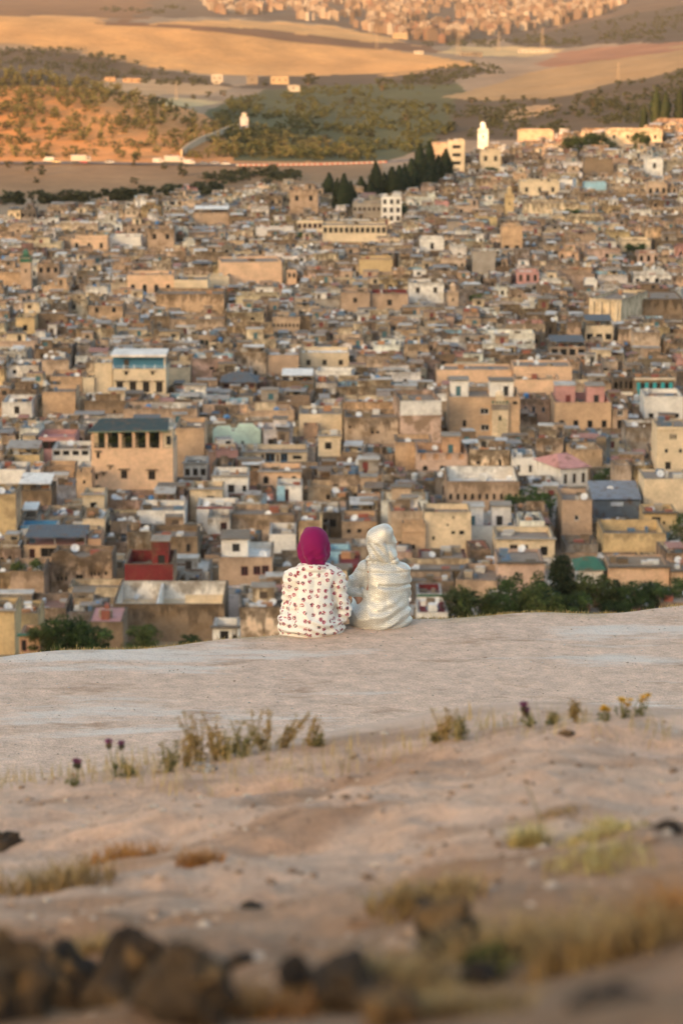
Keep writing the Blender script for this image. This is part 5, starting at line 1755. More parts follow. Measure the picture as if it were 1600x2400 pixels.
def crown_cypress(seed, n=1300, size=0.034):
    r = random.Random(seed)
    mb = MB()
    cols = [(0.028, 0.042, 0.016), (0.035, 0.05, 0.02), (0.022, 0.032, 0.014), (0.05, 0.055, 0.022)]
    for _ in range(n):
        z = r.uniform(0.03, 1.0)
        lim = 0.5 * min(1.0, (1 - z) * 2.9 + 0.03) * min(1.0, z * 5 + 0.6)
        a = r.uniform(0, 2 * math.pi)
        q = lim * (0.55 + 0.5 * r.random()) * (1 + 0.24 * math.sin(a * 2 + z * 13 + seed) * math.sin(z * 23 + a))
        p = Vector((q * math.cos(a), q * math.sin(a), z))
        u = Vector((math.cos(a) * 0.25, math.sin(a) * 0.25, r.uniform(0.7, 1.2))).normalized()
        v = Vector((-math.sin(a), math.cos(a), r.uniform(-0.3, 0.3)))
        s = size * r.uniform(0.7, 1.5)
        hz = u * s * 1.3 * 0.6
        vs_ = v * s * 2.6
        mb_face_raw(mb, [tuple(p - vs_), tuple(p - hz), tuple(p + vs_), tuple(p + hz)], r.choice(cols), 'leaf')
    return mb


def crown_palm(seed):
    r = random.Random(seed)
    mb = MB()
    cols = [(0.07, 0.085, 0.03), (0.055, 0.075, 0.025), (0.09, 0.10, 0.04)]
    for k in range(46):
        a = r.uniform(0, 2 * math.pi); up = r.uniform(-0.25, 1.1)
        L = r.uniform(0.4, 0.52)
        prev = Vector((0, 0, 0.62))
        dirv = Vector((math.cos(a) * math.cos(up), math.sin(a) * math.cos(up), math.sin(up)))
        sidev = Vector((-math.sin(a), math.cos(a), 0)) * 0.045
        for j in range(4):
            nxt = prev + dirv * (L / 4)
            dirv = (dirv + Vector((0, 0, -0.28))).normalized()
            c = r.choice(cols)
            mb_face_raw(mb, [tuple(prev - sidev), tuple(nxt - sidev * 0.8), tuple(nxt + Vector((0, 0, 0.02))), tuple(prev + Vector((0, 0, 0.02)))], c, 'leaf')
            mb_face_raw(mb, [tuple(prev + Vector((0, 0, 0.02))), tuple(nxt + Vector((0, 0, 0.02))), tuple(nxt + sidev * 0.8), tuple(prev + sidev)], c, 'leaf')
            prev = nxt
    return mb


def crown_pine(seed):
    r = random.Random(seed)
    mb = MB()
    cols = [(0.032, 0.048, 0.02), (0.04, 0.055, 0.024), (0.026, 0.036, 0.016), (0.055, 0.06, 0.028)]
    cl = []
    for k in range(130):
        z = 0.12 + 0.78 * r.random() ** 0.8
        lim = 0.52 * (1 - z) ** 0.75 + 0.05
        a = r.uniform(0, 2 * math.pi); q = lim * math.sqrt(r.random())
        cl.append((q * math.cos(a), q * math.sin(a), z, 0.07))
        kk = 0.6 + 0.7 * r.random()
        leaf_clump(mb, q * math.cos(a), q * math.sin(a), z, 0.11, 0.11, 0.06, 46, 0.024, [tuple(v * kk for v in c) for c in cols], r)
    return mb, cl


def hedge_crown(seed):
    r = random.Random(seed)
    mb = MB()
    for k in range(40):
        leaf_clump(mb, r.uniform(-0.46, 0.46), r.uniform(-0.12, 0.12), r.uniform(0.1, 0.85), 0.07, 0.07, 0.16, 40, 0.022, GREENS, r)
    return mb


PROTO = {}
for k in range(5):
    cb, cl = crown_broad(100 + k, 74, 64, 0.027, GREENS if k % 2 else [(0.06, 0.095, 0.024), (0.075, 0.115, 0.03), (0.045, 0.07, 0.02)])
    PROTO['broad', k] = (cb.mesh('crown'), trunk_broad(cl, k).mesh('trunk'))
for k in range(2):
    cb, cl = crown_broad(140 + k, 50, 60, 0.022, GREENS[:3], rx=0.42, z0=0.15)
    PROTO['tall', k] = (cb.mesh('crown'), trunk_broad(cl, 7 + k).mesh('trunk'))
cb, cl = crown_pine(3)
PROTO['pine', 0] = (cb.mesh('crown'), trunk_broad(cl, 31, 1.2, 0.022).mesh('trunk'))
tk = MB(); tk.tube((0, 0, -0.1), (0, 0, 0.62), 0.05, 0.04, (0.14, 0.10, 0.065), 'bark', 8)
PROTO['palm', 0] = (crown_palm(2).mesh('crown'), tk.mesh('trunk'))
tk = MB(); tk.tube((0, 0, -0.1), (0, 0, 0.5), 0.02, 0.012, (0.14, 0.10, 0.065), 'bark', 6)
PROTO['hedge', 0] = (hedge_crown(4).mesh('crown'), tk.mesh('trunk'))
for k in range(3):
    tk = MB(); tk.tube((0, 0, -0.08), (0, 0, 0.6), 0.07, 0.02, (0.13, 0.09, 0.06), 'bark', 6)
    PROTO['cypress', k] = (crown_cypress(50 + k).mesh('crown'), tk.mesh('trunk'))
OLIVE = [(0.18, 0.155, 0.055), (0.14, 0.13, 0.05), (0.22, 0.18, 0.065), (0.10, 0.095, 0.038)]
for k in range(4):
    cb, cl = crown_broad(200 + k, 16, 26, 0.06, OLIVE)
    PROTO['olive', k] = (cb.mesh('crown'), trunk_broad(cl, 60 + k, 0.5, 0.045).mesh('trunk'))
DARKG = [(0.055, 0.063, 0.027), (0.068, 0.073, 0.031), (0.045, 0.05, 0.022), (0.08, 0.078, 0.036)]
for k in range(4):
    cb, cl = crown_broad(230 + k, 16, 26, 0.06, DARKG)
    PROTO['scrub', k] = (cb.mesh('crown'), trunk_broad(cl, 80 + k, 0.5, 0.04).mesh('trunk'))


def tree(name, kind, k, loc, h, w, label, cat, group=None):
    cr, tr = PROTO[kind, k]
    root = link(name, None, None, loc, rng.uniform(0, 6.28))
    root.scale = (w, w if kind != 'hedge' else w, h)
    if kind == 'hedge':
        root.rotation_euler = (0, 0, 0)
        root.scale = (w, 6.0, h)
    tag(root, label, cat, group)
    link('crown', cr, root)
    link('trunk', tr, root)
    return root


NM = {'broad': ('tree', 'tree'), 'tall': ('tree', 'tree'), 'pine': ('pine_tree', 'tree'), 'palm': ('palm_tree', 'tree'), 'hedge': ('hedge', 'hedge')}
for i, (x, d, z, h, w, kind, lab) in enumerate(SITES + LOW_SITES):
    nv = {'broad': 5, 'tall': 2, 'pine': 1, 'palm': 1, 'hedge': 1}[kind]
    tree(NM[kind][0], kind, i % nv, (x, d, z), h * 1.05, w * (1.15 if i < len(SITES) or kind == 'pine' else 1.55), lab, NM[kind][1], 'trees below the terrace edge' if i >= len(SITES) else 'trees among the houses')
CY = sorted(CYP_SITES)
ONUM = ['first', 'second', 'third', 'fourth', 'fifth', 'sixth', 'seventh', 'eighth', 'ninth', 'tenth', 'eleventh', 'twelfth', 'thirteenth', 'fourteenth', 'fifteenth', 'sixteenth', 'seventeenth']
for i, (x, d, z, h, w) in enumerate(CY):
    lab = f'dark upright cypress, {ONUM[i]} from the left in the grove beside the white hillside flats'
    tree('cypress', 'cypress', i % 3, (x, d, z), h * rng.uniform(0.88, 1.1), w * rng.uniform(1.0, 1.7), lab, 'cypress', 'cypresses in the grove')
for i, (x, d, z, h, w) in enumerate(sorted(HC_SITES)):
    lab = f'tall dark cypress tipped with sun, {ONUM[i]} from the left beside the white hilltop villa'
    tree('cypress', 'cypress', i % 3, (x, d, z), h, w * 1.2, lab, 'cypress', 'cypresses by the hilltop villa')

# olive trees on the sunlit hill
HILLP = [(-40, 372), (-40, 148), (60, 160), (160, 176), (350, 226), (480, 270), (600, 294), (800, 350), (840, 372)]
made = []
tries = 0
while len(made) < 300 and tries < 20000:
    tries += 1
    px = rng.uniform(-40, 840); py = rng.uniform(148, 372)
    if not inpoly(np.array(px), np.array(py), HILLP):
        continue
    dens = float(fbm(np.array(px / 90.0), np.array(py / 45.0), 3))
    ridge_y = np.interp(px, [0, 160, 350, 480, 600, 840], [150, 172, 222, 268, 292, 352])
    low = (py - ridge_y) / (374 - ridge_y)
    pr = 0.95 - 1.0 * low if px < 430 else 0.8
    if rng.random() > pr + dens * 1.1:
        continue
    x, d, z = hit(px, py, 1345)
    if any(abs(x - m[0]) < 3.2 and abs(d - m[1]) < 7 for m in made):
        continue
    made.append((x, d, z))
for i, (x, d, z) in enumerate(made):
    w = rng.uniform(4.0, 7.5); h = rng.uniform(3.6, 6.6)
    tree('olive_tree', 'olive', i % 4, (x, d, z - 0.2), h, w, 'olive tree growing on the sunlit orange hillside', 'olive tree', 'olive trees on the hillside')

# single dark trees further off and along the road: (x, base y, height px, width px)
LONE = [(66, 402, 28, 32), (100, 410, 26, 28), (20, 392, 18, 24), (86, 428, 16, 24), (318, 432, 18, 30), (316, 388, 30, 22), (384, 396, 20, 24), (428, 412, 34, 34), (638, 408, 26, 28),
        (75, 478, 34, 30), (45, 485, 24, 36), (190, 478, 30, 50), (265, 475, 26, 60), (345, 462, 26, 34), (410, 458, 20, 50), (12, 498, 40, 24), (5, 480, 24, 36),
        (722, 198, 30, 54), (276, 184, 24, 18), (238, 186, 12, 24), (452, 228, 14, 20), (488, 226, 14, 24), (525, 224, 14, 24), (366, 245, 26, 34), (620, 200, 16, 28),
        (895, 212, 32, 40), (950, 200, 14, 24), (985, 178, 12, 24), (1105, 242, 16, 22), (1112, 238, 12, 18), (1180, 236, 16, 20), (1352, 235, 18, 18), (1358, 230, 16, 16), (1405, 218, 18, 20), (1448, 210, 22, 26), (1476, 200, 12, 20),
        (1512, 218, 18, 20), (1566, 208, 20, 22), (1505, 192, 14, 24), (1468, 236, 24, 28), (1430, 252, 26, 30), (1390, 250, 22, 24), (1345, 262, 30, 34), (1300, 266, 24, 32), (1250, 240, 14, 20),
        (580, 245, 16, 30), (870, 320, 24, 40), (950, 285, 30, 40), (700, 255, 18, 40), (820, 240, 18, 40), (1010, 262, 24, 36), (760, 330, 22, 40), (660, 345, 24, 30), (820, 360, 18, 30)]
def zone(px, py):
    if py > 436: return 'in the belt between road bank and town'
    if py > 378 and px < 700: return 'along the road bank'
    if px > 1080: return 'by the tan field above the hilltop villa'
    if py > 236: return 'in the green valley'
    return 'at the foot of the golden hill'


by_zone = {}
for t in LONE:
    by_zone.setdefault(zone(t[0], t[1]), []).append(t)
ONUM = ONUM + ['eighteenth', 'nineteenth', 'twentieth', 'twenty-first', 'twenty-second', 'twenty-third', 'twenty-fourth']
k = 0
for zn_, ts in by_zone.items():
    for i, (px, py, hp, wp) in enumerate(sorted(ts)):
        x, d, z = hit(px, py, 1090)
        size = 'broad ' if wp > 36 else 'small ' if wp < 22 else ''
        tree('scrub_tree', 'scrub', k % 4, (x, d, z - 0.3), max(2, hp * d / F), max(2, wp * d / F), f'{size}dark rounded tree {zn_}, {ONUM[i]} from the left', 'tree', 'scattered trees of the valley')
        k += 1

# valley and hedgerow bushes nobody could count: one object
sh = MB()
shp = [crown_broad(300 + i, 5, 9, 0.16, [(0.085, 0.092, 0.03), (0.06, 0.068, 0.024), (0.12, 0.115, 0.04)]) [0] for i in range(3)]
shd = [crown_broad(320 + i, 5, 9, 0.16, DARKG)[0] for i in range(3)]
shy = [crown_broad(340 + i, 5, 9, 0.16, [(0.15, 0.135, 0.04), (0.12, 0.12, 0.04), (0.10, 0.09, 0.035)])[0] for i in range(3)]
sho = [crown_broad(360 + i, 5, 9, 0.16, OLIVE)[0] for i in range(3)]
BUSH = [([(-20, 372), (-20, 155), (160, 178), (350, 226), (480, 270), (600, 294), (800, 350), (840, 372)], 650, sho, 1.5, 3.6),
        ([(520, 372), (520, 300), (560, 285), (640, 310), (780, 340), (850, 368)], 170, shy, 2.5, 5.0),
        ([(560, 372), (500, 260), (560, 225), (700, 205), (1050, 200), (1060, 300), (1010, 350), (880, 375)], 800, shp, 2.5, 6.0),
        ([(0, 150), (0, 112), (200, 118), (420, 170), (540, 205), (380, 205), (200, 178)], 260, shd, 3.5, 6.0),
        ([(1030, 320), (1060, 245), (1200, 235), (1350, 245), (1480, 200), (1600, 165), (1600, 270), (1300, 318)], 300, shd, 3.0, 6.0),
        ([(880, 205), (1000, 170), (1100, 150), (1200, 165), (1060, 200)], 120, shd, 4.0, 7.0),
        ([(460, 420), (600, 405), (700, 405), (700, 425), (520, 432)], 110, shd, 2.0, 4.5),
        ([(20, 500), (150, 480), (420, 455), (640, 440), (640, 448), (420, 468), (160, 500), (30, 520)], 300, shd, 2.5, 5.5),
        ([(1160, 100), (1400, 50), (1600, 15), (1600, 90), (1300, 108)], 160, shd, 5.0, 9.0),
        ([(200, 25), (350, 10), (460, 25), (380, 32)], 60, shd, 6.0, 9.0),
        ([(980, 108), (1200, 98), (1350, 85), (1350, 100), (1100, 112)], 70, shd, 6.0, 10.0)]
for poly, n, pr, a, b_ in BUSH:
    xs_ = [p[0] for p in poly]; ys_ = [p[1] for p in poly]
    c = 0; t = 0
    while c < n and t < 6000:
        t += 1
        px = rng.uniform(min(xs_), max(xs_)); py = rng.uniform(min(ys_), max(ys_))
        if not inpoly(np.array(px), np.array(py), poly): continue
        if fbm(np.array(px / 60.0), np.array(py / 18.0), 2) < (-0.05 if pr is sho else -0.12): continue
        x, d, z = hit(px, py, 1090)
        s = rng.uniform(a, b_)
        sh.add(rng.choice(pr), Matrix.Translation((x, d, z - 0.3)) @ Matrix.Rotation(rng.uniform(0, 6), 4, 'Z') @ Matrix.Diagonal((s * 1.3, s * 1.3, s, 1)))
        c += 1
so = link('valley_shrubs', sh.mesh('valley_shrubs'))
tag(so, 'green and dark shrubs massed over the valley floor and banks', 'shrubs', kind='stuff')

# ------------------------------------------------------------------ road with its traffic, wall along the hillside lane
pts = []
for px in range(-260, 1000, 12):
    u = (px - 800) / F
    pts.append((u * 1322.0 / 0.995, 1322.0 + 3 * math.sin(px / 160.0)))
RV = []; RF = []
for i, (x, y) in enumerate(pts):
    for j, off in enumerate((-5.0, -4.4, 4.4, 5.0)):
        RV.append((x, y + off, float(zt(x, y)) + (0.55 if j in (1, 2) else 0.3)))
RF = grid_faces(len(pts), 4)[:, ::-1]
road = link('road', np_mesh('road', np.array(RV), RF, 'terrain', np.tile(np.array([[0.12, 0.105, 0.095]]), (len(RV), 1)), smooth=False))
tag(road, kind='structure')
mk = MB()
for i in range(0, len(pts) - 1, 2):
    (x0, y0), (x1, y1) = pts[i], pts[i + 1]
    z0 = float(zt(x0, y0)) + 0.56; z1 = float(zt(x1, y1)) + 0.56
    mk.face(((x0, y0 - .08, z0), (x1, y1 - .08, z1), (x1, y1 + .08, z1), (x0, y0 + .08, z0)), (0.7, 0.7, 0.66), 'trim')
link('lane_marking', mk.mesh('lane_marking'), road)
# red and white kerb blocks along the near side, as the road nears the town
ks = [MB(), MB()]
for q, c in enumerate(((0.36, 0.32, 0.28), (0.28, 0.09, 0.065))):
    ks[q].box(-1.0, 1.0, -0.2, 0.2, 0, 0.75, c, 'trim')
km = [ks[0].mesh('kerb_block'), ks[1].mesh('kerb_block')]
for i in range(56):
    px = 560 + i * 6.2
    x = (px - 800) / F * 1316.0
    o = link('kerb_block', km[i % 2], road, (x, 1316.2 + 3 * math.sin(px / 160.0), float(zt(x, 1316.2)) + 0.35))


def vehicle_parts(kind, col):
    out = []
    if kind == 'car':
        L, Wd, H = 4.2, 1.7, 0.75
        m = MB()
        prof = [(-2.1, 0.3), (2.1, 0.3), (2.1, 0.72), (1.2, 0.85), (-1.75, 0.88), (-2.1, 0.75)]
        for s in (-1, 1):
            f = [(x, s * 0.85, z) for x, z in prof]
            m.face(f if s < 0 else f[::-1], col, 'paint')
        for i in range(6):
            a = prof[i]; b2 = prof[(i + 1) % 6]
            m.face(((a[0], -.85, a[1]), (a[0], .85, a[1]), (b2[0], .85, b2[1]), (b2[0], -.85, b2[1]))[::-1], col, 'paint')
        out.append(('body', m, -1))
        m = MB()
        prof = [(-1.7, 0.885), (1.1, 0.865), (0.5, 1.38), (-1.2, 1.40)]
        for s in (-1, 1):
            f = [(x, s * 0.74, z) for x, z in prof]
            m.face(f if s < 0 else f[::-1], (0.03, 0.035, 0.04), 'glass')
        for i in range(4):
            a = prof[i]; b2 = prof[(i + 1) % 4]
            m.face(((a[0], -.74, a[1]), (a[0], .74, a[1]), (b2[0], .74, b2[1]), (b2[0], -.74, b2[1]))[::-1], col if i == 2 else (0.03, 0.035, 0.04), 'paint' if i == 2 else 'glass')
        out.append(('cabin', m, -1))
        wx = (-1.3, 1.3); wr = 0.32
    elif kind == 'van':
        m = MB()
        m.box(-2.6, 1.5, -0.95, 0.95, 0.45, 2.3, col, 'paint'); out.append(('body', m, -1))
        m = MB()
        prof = [(1.503, 0.45), (2.6, 0.45), (2.6, 1.1), (2.1, 1.3), (1.503, 2.1)]
        for s in (-1, 1):
            f = [(x, s * 0.92, z) for x, z in prof]
            m.face(f if s < 0 else f[::-1], col, 'paint')
        for i in range(5):
            a = prof[i]; b2 = prof[(i + 1) % 5]
            m.face(((a[0], -.92, a[1]), (a[0], .92, a[1]), (b2[0], .92, b2[1]), (b2[0], -.92, b2[1]))[::-1], (0.03, 0.03, 0.035) if i == 3 else col, 'paint')
        out.append(('cab', m, -1))
        m = MB(); m.box(0.5, 1.4, -0.97, -0.953, 1.35, 1.95, (0.03, 0.03, 0.035), 'glass'); out.append(('window', m, -1))
        wx = (-1.7, 1.7); wr = 0.38
    else:
        m = MB(); m.box(-5.2, 1.8, -1.2, 1.2, 1.0, 3.6, col, 'paint'); out.append(('cargo_box', m, -1))
        m = MB(); m.box(1.95, 3.9, -1.15, 1.15, 0.7, 2.9, tint(col, 0.9), 'paint'); out.append(('cab', m, -1))
        m = MB(); m.box(2.3, 3.4, -1.18, -1.153, 1.8, 2.6, (0.03, 0.03, 0.035), 'glass'); out.append(('window', m, 1))
        m = MB(); m.box(-5.2, 3.8, -0.5, 0.5, 0.55, 0.69, (0.05, 0.05, 0.05), 'trim'); out.append(('chassis', m, -1))
        wx = (-4.2, -3.1, 2.9); wr = 0.5
    for x in wx:
        for s in (-1, 1):
            y = s * (0.8 if kind == 'car' else 0.9 if kind == 'van' else 1.1)
            m = MB(); m.tube((x, y - 0.11, wr), (x, y + 0.11, wr), wr, wr, (0.02, 0.02, 0.02), 'trim', 12)
            out.append(('wheel', m, -1))
    return out


VEH = [(117, 'van', (0.40, 0.38, 0.35), 'white van leading the traffic on the road below the olive hill'), (136, 'car', (0.55, 0.42, 0.2), 'yellow-beige car right behind the white van'),
       (196, 'truck', (0.34, 0.31, 0.27), 'long pale box truck on the road below the olive hill'), (202, 'car', (0.42, 0.05, 0.04), 'red car passing the pale box truck'),
       (260, 'car', (0.45, 0.43, 0.4), 'pale grey car beyond the box truck'), (373, 'van', (0.40, 0.38, 0.36), 'white van near the middle of the road'), (413, 'truck', (0.34, 0.32, 0.29), 'boxy pale truck behind the middle white van'),
       (446, 'van', (0.40, 0.38, 0.36), 'white van following the boxy pale truck'), (478, 'car', (0.12, 0.13, 0.16), 'dark car at the lane junction'), (505, 'car', (0.3, 0.3, 0.32), 'grey car near the lane junction'), (530, 'car', (0.55, 0.54, 0.5), 'silver car last before the kerb blocks')]
for px, kd, c, lab in VEH:
    y = 1322 + (2.0 if px % 2 else -2.0) + 3 * math.sin(px / 160.0)
    x = (px - 800) / F * y
    place_parts({'car': 'car', 'van': 'van', 'truck': 'truck'}[kd], vehicle_parts(kd, c), (x, y, float(zt(x, y)) + 0.57), 0 if px % 3 else math.pi, lab, kd, 'traffic on the road')

wl = MB()
wp = [(425, 366), (440, 352), (470, 335), (505, 322), (540, 308), (560, 300)]
wpts = [hit(px, py, 1340) for px, py in wp]
for (a, b_) in zip(wpts[:-1], wpts[1:]):
    hgt = 3.4
    d_ = Vector((b_[0] - a[0], b_[1] - a[1], 0)).normalized(); nx, ny = -d_.y * 0.3, d_.x * 0.3
    A = [(a[0] - nx, a[1] - ny), (b_[0] - nx, b_[1] - ny), (b_[0] + nx, b_[1] + ny), (a[0] + nx, a[1] + ny)]
    zz = [a[2], b_[2], b_[2], a[2]]
    lo = [(A[i][0], A[i][1], zz[i] - 2) for i in range(4)]; hi = [(A[i][0], A[i][1], zz[i] + hgt) for i in range(4)]
    c = (0.56, 0.43, 0.29, 0.2)
    for i in range(4):
        j = (i + 1) % 4
        wl.face((lo[i], lo[j], hi[j], hi[i]), c, 'plaster')
    wl.face(hi, c, 'plaster')
o = link('retaining_wall', wl.mesh('retaining_wall'))
tag(o, 'pale retaining wall climbing beside the hillside lane', 'wall')
x, d, z = hit(572, 312, 1340)
m = MB(); m.box(-2.2, 2.2, 0, 4, -2, 9.0, (0.36, 0.34, 0.35, 0.2), 'plaster', 9.0)
m2 = MB(); m2.box(-1.2, 1.2, 0.6, 2.6, 9.003, 11.2, (0.36, 0.33, 0.29, 0.1), 'plaster', 11.2)
place_parts('gate_tower', [('tower', m, -1), ('top_room', m2, -1)], (x, d, z), 0, 'grey square tower at the top of the hillside lane', 'tower', None)

# ------------------------------------------------------------------ farm buildings out in the valley
FARM = [(495, 522, 173, 192, 'white', 'white farmhouse of two blocks at the foot of the golden hill'), (578, 604, 176, 197, 'grey', 'grey barn right of the white farmhouse'), (634, 676, 178, 197, 'cream', 'cream farm building beside the big round tree'),
        (674, 702, 199, 213, 'white', 'small white shed in front of the big round tree'), (245, 270, 180, 188, 'peach', 'low lit house by the single tree in the plain'), (288, 330, 183, 191, 'peach', 'string of low lit sheds in the plain'),
        (500, 516, 186, 195, 'white', 'tiny white annex below the white farmhouse'), (112, 168, 455, 474, 'sand', 'tan shed with a flat roof on the bank above the town'), (1215, 1290, 115, 122, 'white', 'long white roofed hall on the far plain'),
        (970, 992, 118, 126, 'white', 'white shed beside the golden field'), (1080, 1130, 122, 130, 'grey', 'low grey sheds below the pylon'), (920, 955, 76, 90, 'cream', 'pale houses at the near edge of the far city')]
for x0, x1, yt, yb, c, lab in FARM:
    px = (x0 + x1) / 2
    x, d, z = hit(px, yb, 1090)
    w = (x1 - x0) * d / F; h = W(px, yt, d)[2] - z
    n = max(1, int(w / 5))
    s = dict(w=w, h=h, dep=min(14, w * 0.7), col=tint(PAL[c], 0.38), wear=0.2, par=0.4, wins=[(-w / 2 + (i + .5) * w / n, h * 0.55, 1.4, min(1.5, h * 0.4), 'dark') for i in range(n)])
    place_parts('farmhouse', house_parts(s, rng), (x, d, z), 0, lab, 'building', 'buildings out in the valley')

# ------------------------------------------------------------------ pylons
PYL = [(1074, 68, 130, 'lattice pylon standing on the golden field edge'), (1270, 62, 116, 'tall lattice pylon above the red earth works'), (1168, 70, 120, 'faint lattice pylon between the two clearer ones'), (882, 66, 112, 'thin pylon on the golden field'), (1448, 145, 188, 'dark pole pylon on the tan field'), (950, 40, 78, 'thin pylon in front of the far city'), (413, 190, 232, 'thin dark pylon in the plain'), (1312, 20, 62, 'pale pylon at the edge of the far city')]
for px, yt, yb, lab in PYL:
    x, d, z = hit(px, yb, 1340)
    h = W(px, yt, d)[2] - z
    parts = []
    c = (0.22, 0.17, 0.12)
    b0 = h * 0.085; t0 = h * 0.012; th_ = h * 0.014
    for sx in (-1, 1):
        for sy in (-1, 1):
            m = MB(); m.tube((sx * b0, sy * b0, -2), (sx * t0, sy * t0, h), th_ * 0.55, th_ * 0.35, c, 'trim', 4); parts.append(('leg', m, -1))
    for k in range(6):
        f0 = k / 6; f1 = (k + 1) / 6
        w0 = b0 + (t0 - b0) * f0; w1 = b0 + (t0 - b0) * f1
        for sgn in (-1, 1):
            m = MB(); m.tube((-sgn * w0, -w0, f0 * h), (sgn * w1, -w1, f1 * h), th_ * 0.3, th_ * 0.3, c, 'trim', 4); parts.append(('brace', m, -1))
            m = MB(); m.tube((sgn * w0, -w0, f0 * h), (sgn * w1, w1, f1 * h), th_ * 0.3, th_ * 0.3, c, 'trim', 4); parts.append(('brace', m, -1))
    for f in (0.72, 0.83, 0.94):
        m = MB(); m.tube((-h * 0.11, 0, f * h), (h * 0.11, 0, f * h), th_ * 0.4, th_ * 0.4, c, 'trim', 4); parts.append(('cross_arm', m, -1))
    place_parts('pylon', parts, (x, d, z), 0, lab, 'pylon', 'power pylons in the valley')

# ------------------------------------------------------------------ far city
CITY = [(440, -40), (1520, -40), (1440, 25), (1330, 52), (1190, 78), (1040, 100), (960, 92), (820, 62), (700, 45), (600, 34), (500, 34)]
CC_ = [(0.30, 0.24, 0.19), (0.26, 0.19, 0.15), (0.34, 0.29, 0.25), (0.22, 0.15, 0.115), (0.29, 0.21, 0.155), (0.16, 0.11, 0.08), (0.38, 0.34, 0.30), (0.22, 0.12, 0.085), (0.12, 0.085, 0.065)]
blk = []
t = 0
while len(blk) < 1300 and t < 14000:
    t += 1
    px = rng.uniform(440, 1520); py = rng.uniform(-40, 100)
    if not inpoly(np.array(px), np.array(py), CITY): continue
    dn = float(fbm(np.array(px / 70.0 + 3), np.array(py / 16.0), 3))
    if dn < -0.2: continue
    x, d, z = hit(px, py, 4250)
    if d > 8800: continue
    w = rng.uniform(7, 17); h = rng.uniform(8, 19) * (1.0 if py > 60 else 1.15); dp = rng.uniform(9, 16)
    blk.append((w * h / d / d, x, d, z, w, h, dp))
blk.sort(reverse=True)


def block_mb(w, h, dp, c):
    m = MB()
    m.box(-w / 2, w / 2, 0, dp, -4, h, (*c, 0.3), 'plaster', None, skip='b')
    m2 = MB()
    m2.box(-w * 0.2, w * 0.15, dp * .3, dp * .6, h + 0.003, h + 2.4, (*tint(c, 0.95), 0.2), 'plaster', None, skip='b')
    wn_ = []
    fl = max(2, int(h / 3.4))
    for k in range(fl):
        q = MB()
        z0 = k * h / fl + 1.0
        q.box(-w * 0.42, w * 0.42, -0.06, -0.004, z0, z0 + 1.3, (0.09, 0.07, 0.06), 'glass', skip='k')
        wn_.append(q)
    return m, m2, wn_


cityo = MB()
for i, (_, x, d, z, w, h, dp) in enumerate(blk):
    c = tint(rng.choice(CC_), 0.62)
    m, m2, wn_ = block_mb(w, h, dp, c)
    if i < 120:
        place_parts('apartment_block', [('wall', m, -1), ('roof_room', m2, -1)] + [('window_row', q, -1) for q in wn_], (x, d, z), rng.uniform(-0.3, 0.3), 'pale flat-roofed apartment block in the far sunlit city', 'building', 'blocks of the far city')
    else:
        M = Matrix.Translation((x, d, z)) @ Matrix.Rotation(rng.uniform(-0.4, 0.4), 4, 'Z')
        cityo.add(m, M); cityo.add(m2, M)
co = link('city_buildings', cityo.mesh('city_buildings'))
tag(co, 'dense far city of pale sunlit buildings beyond the golden hills', 'buildings', kind='stuff')

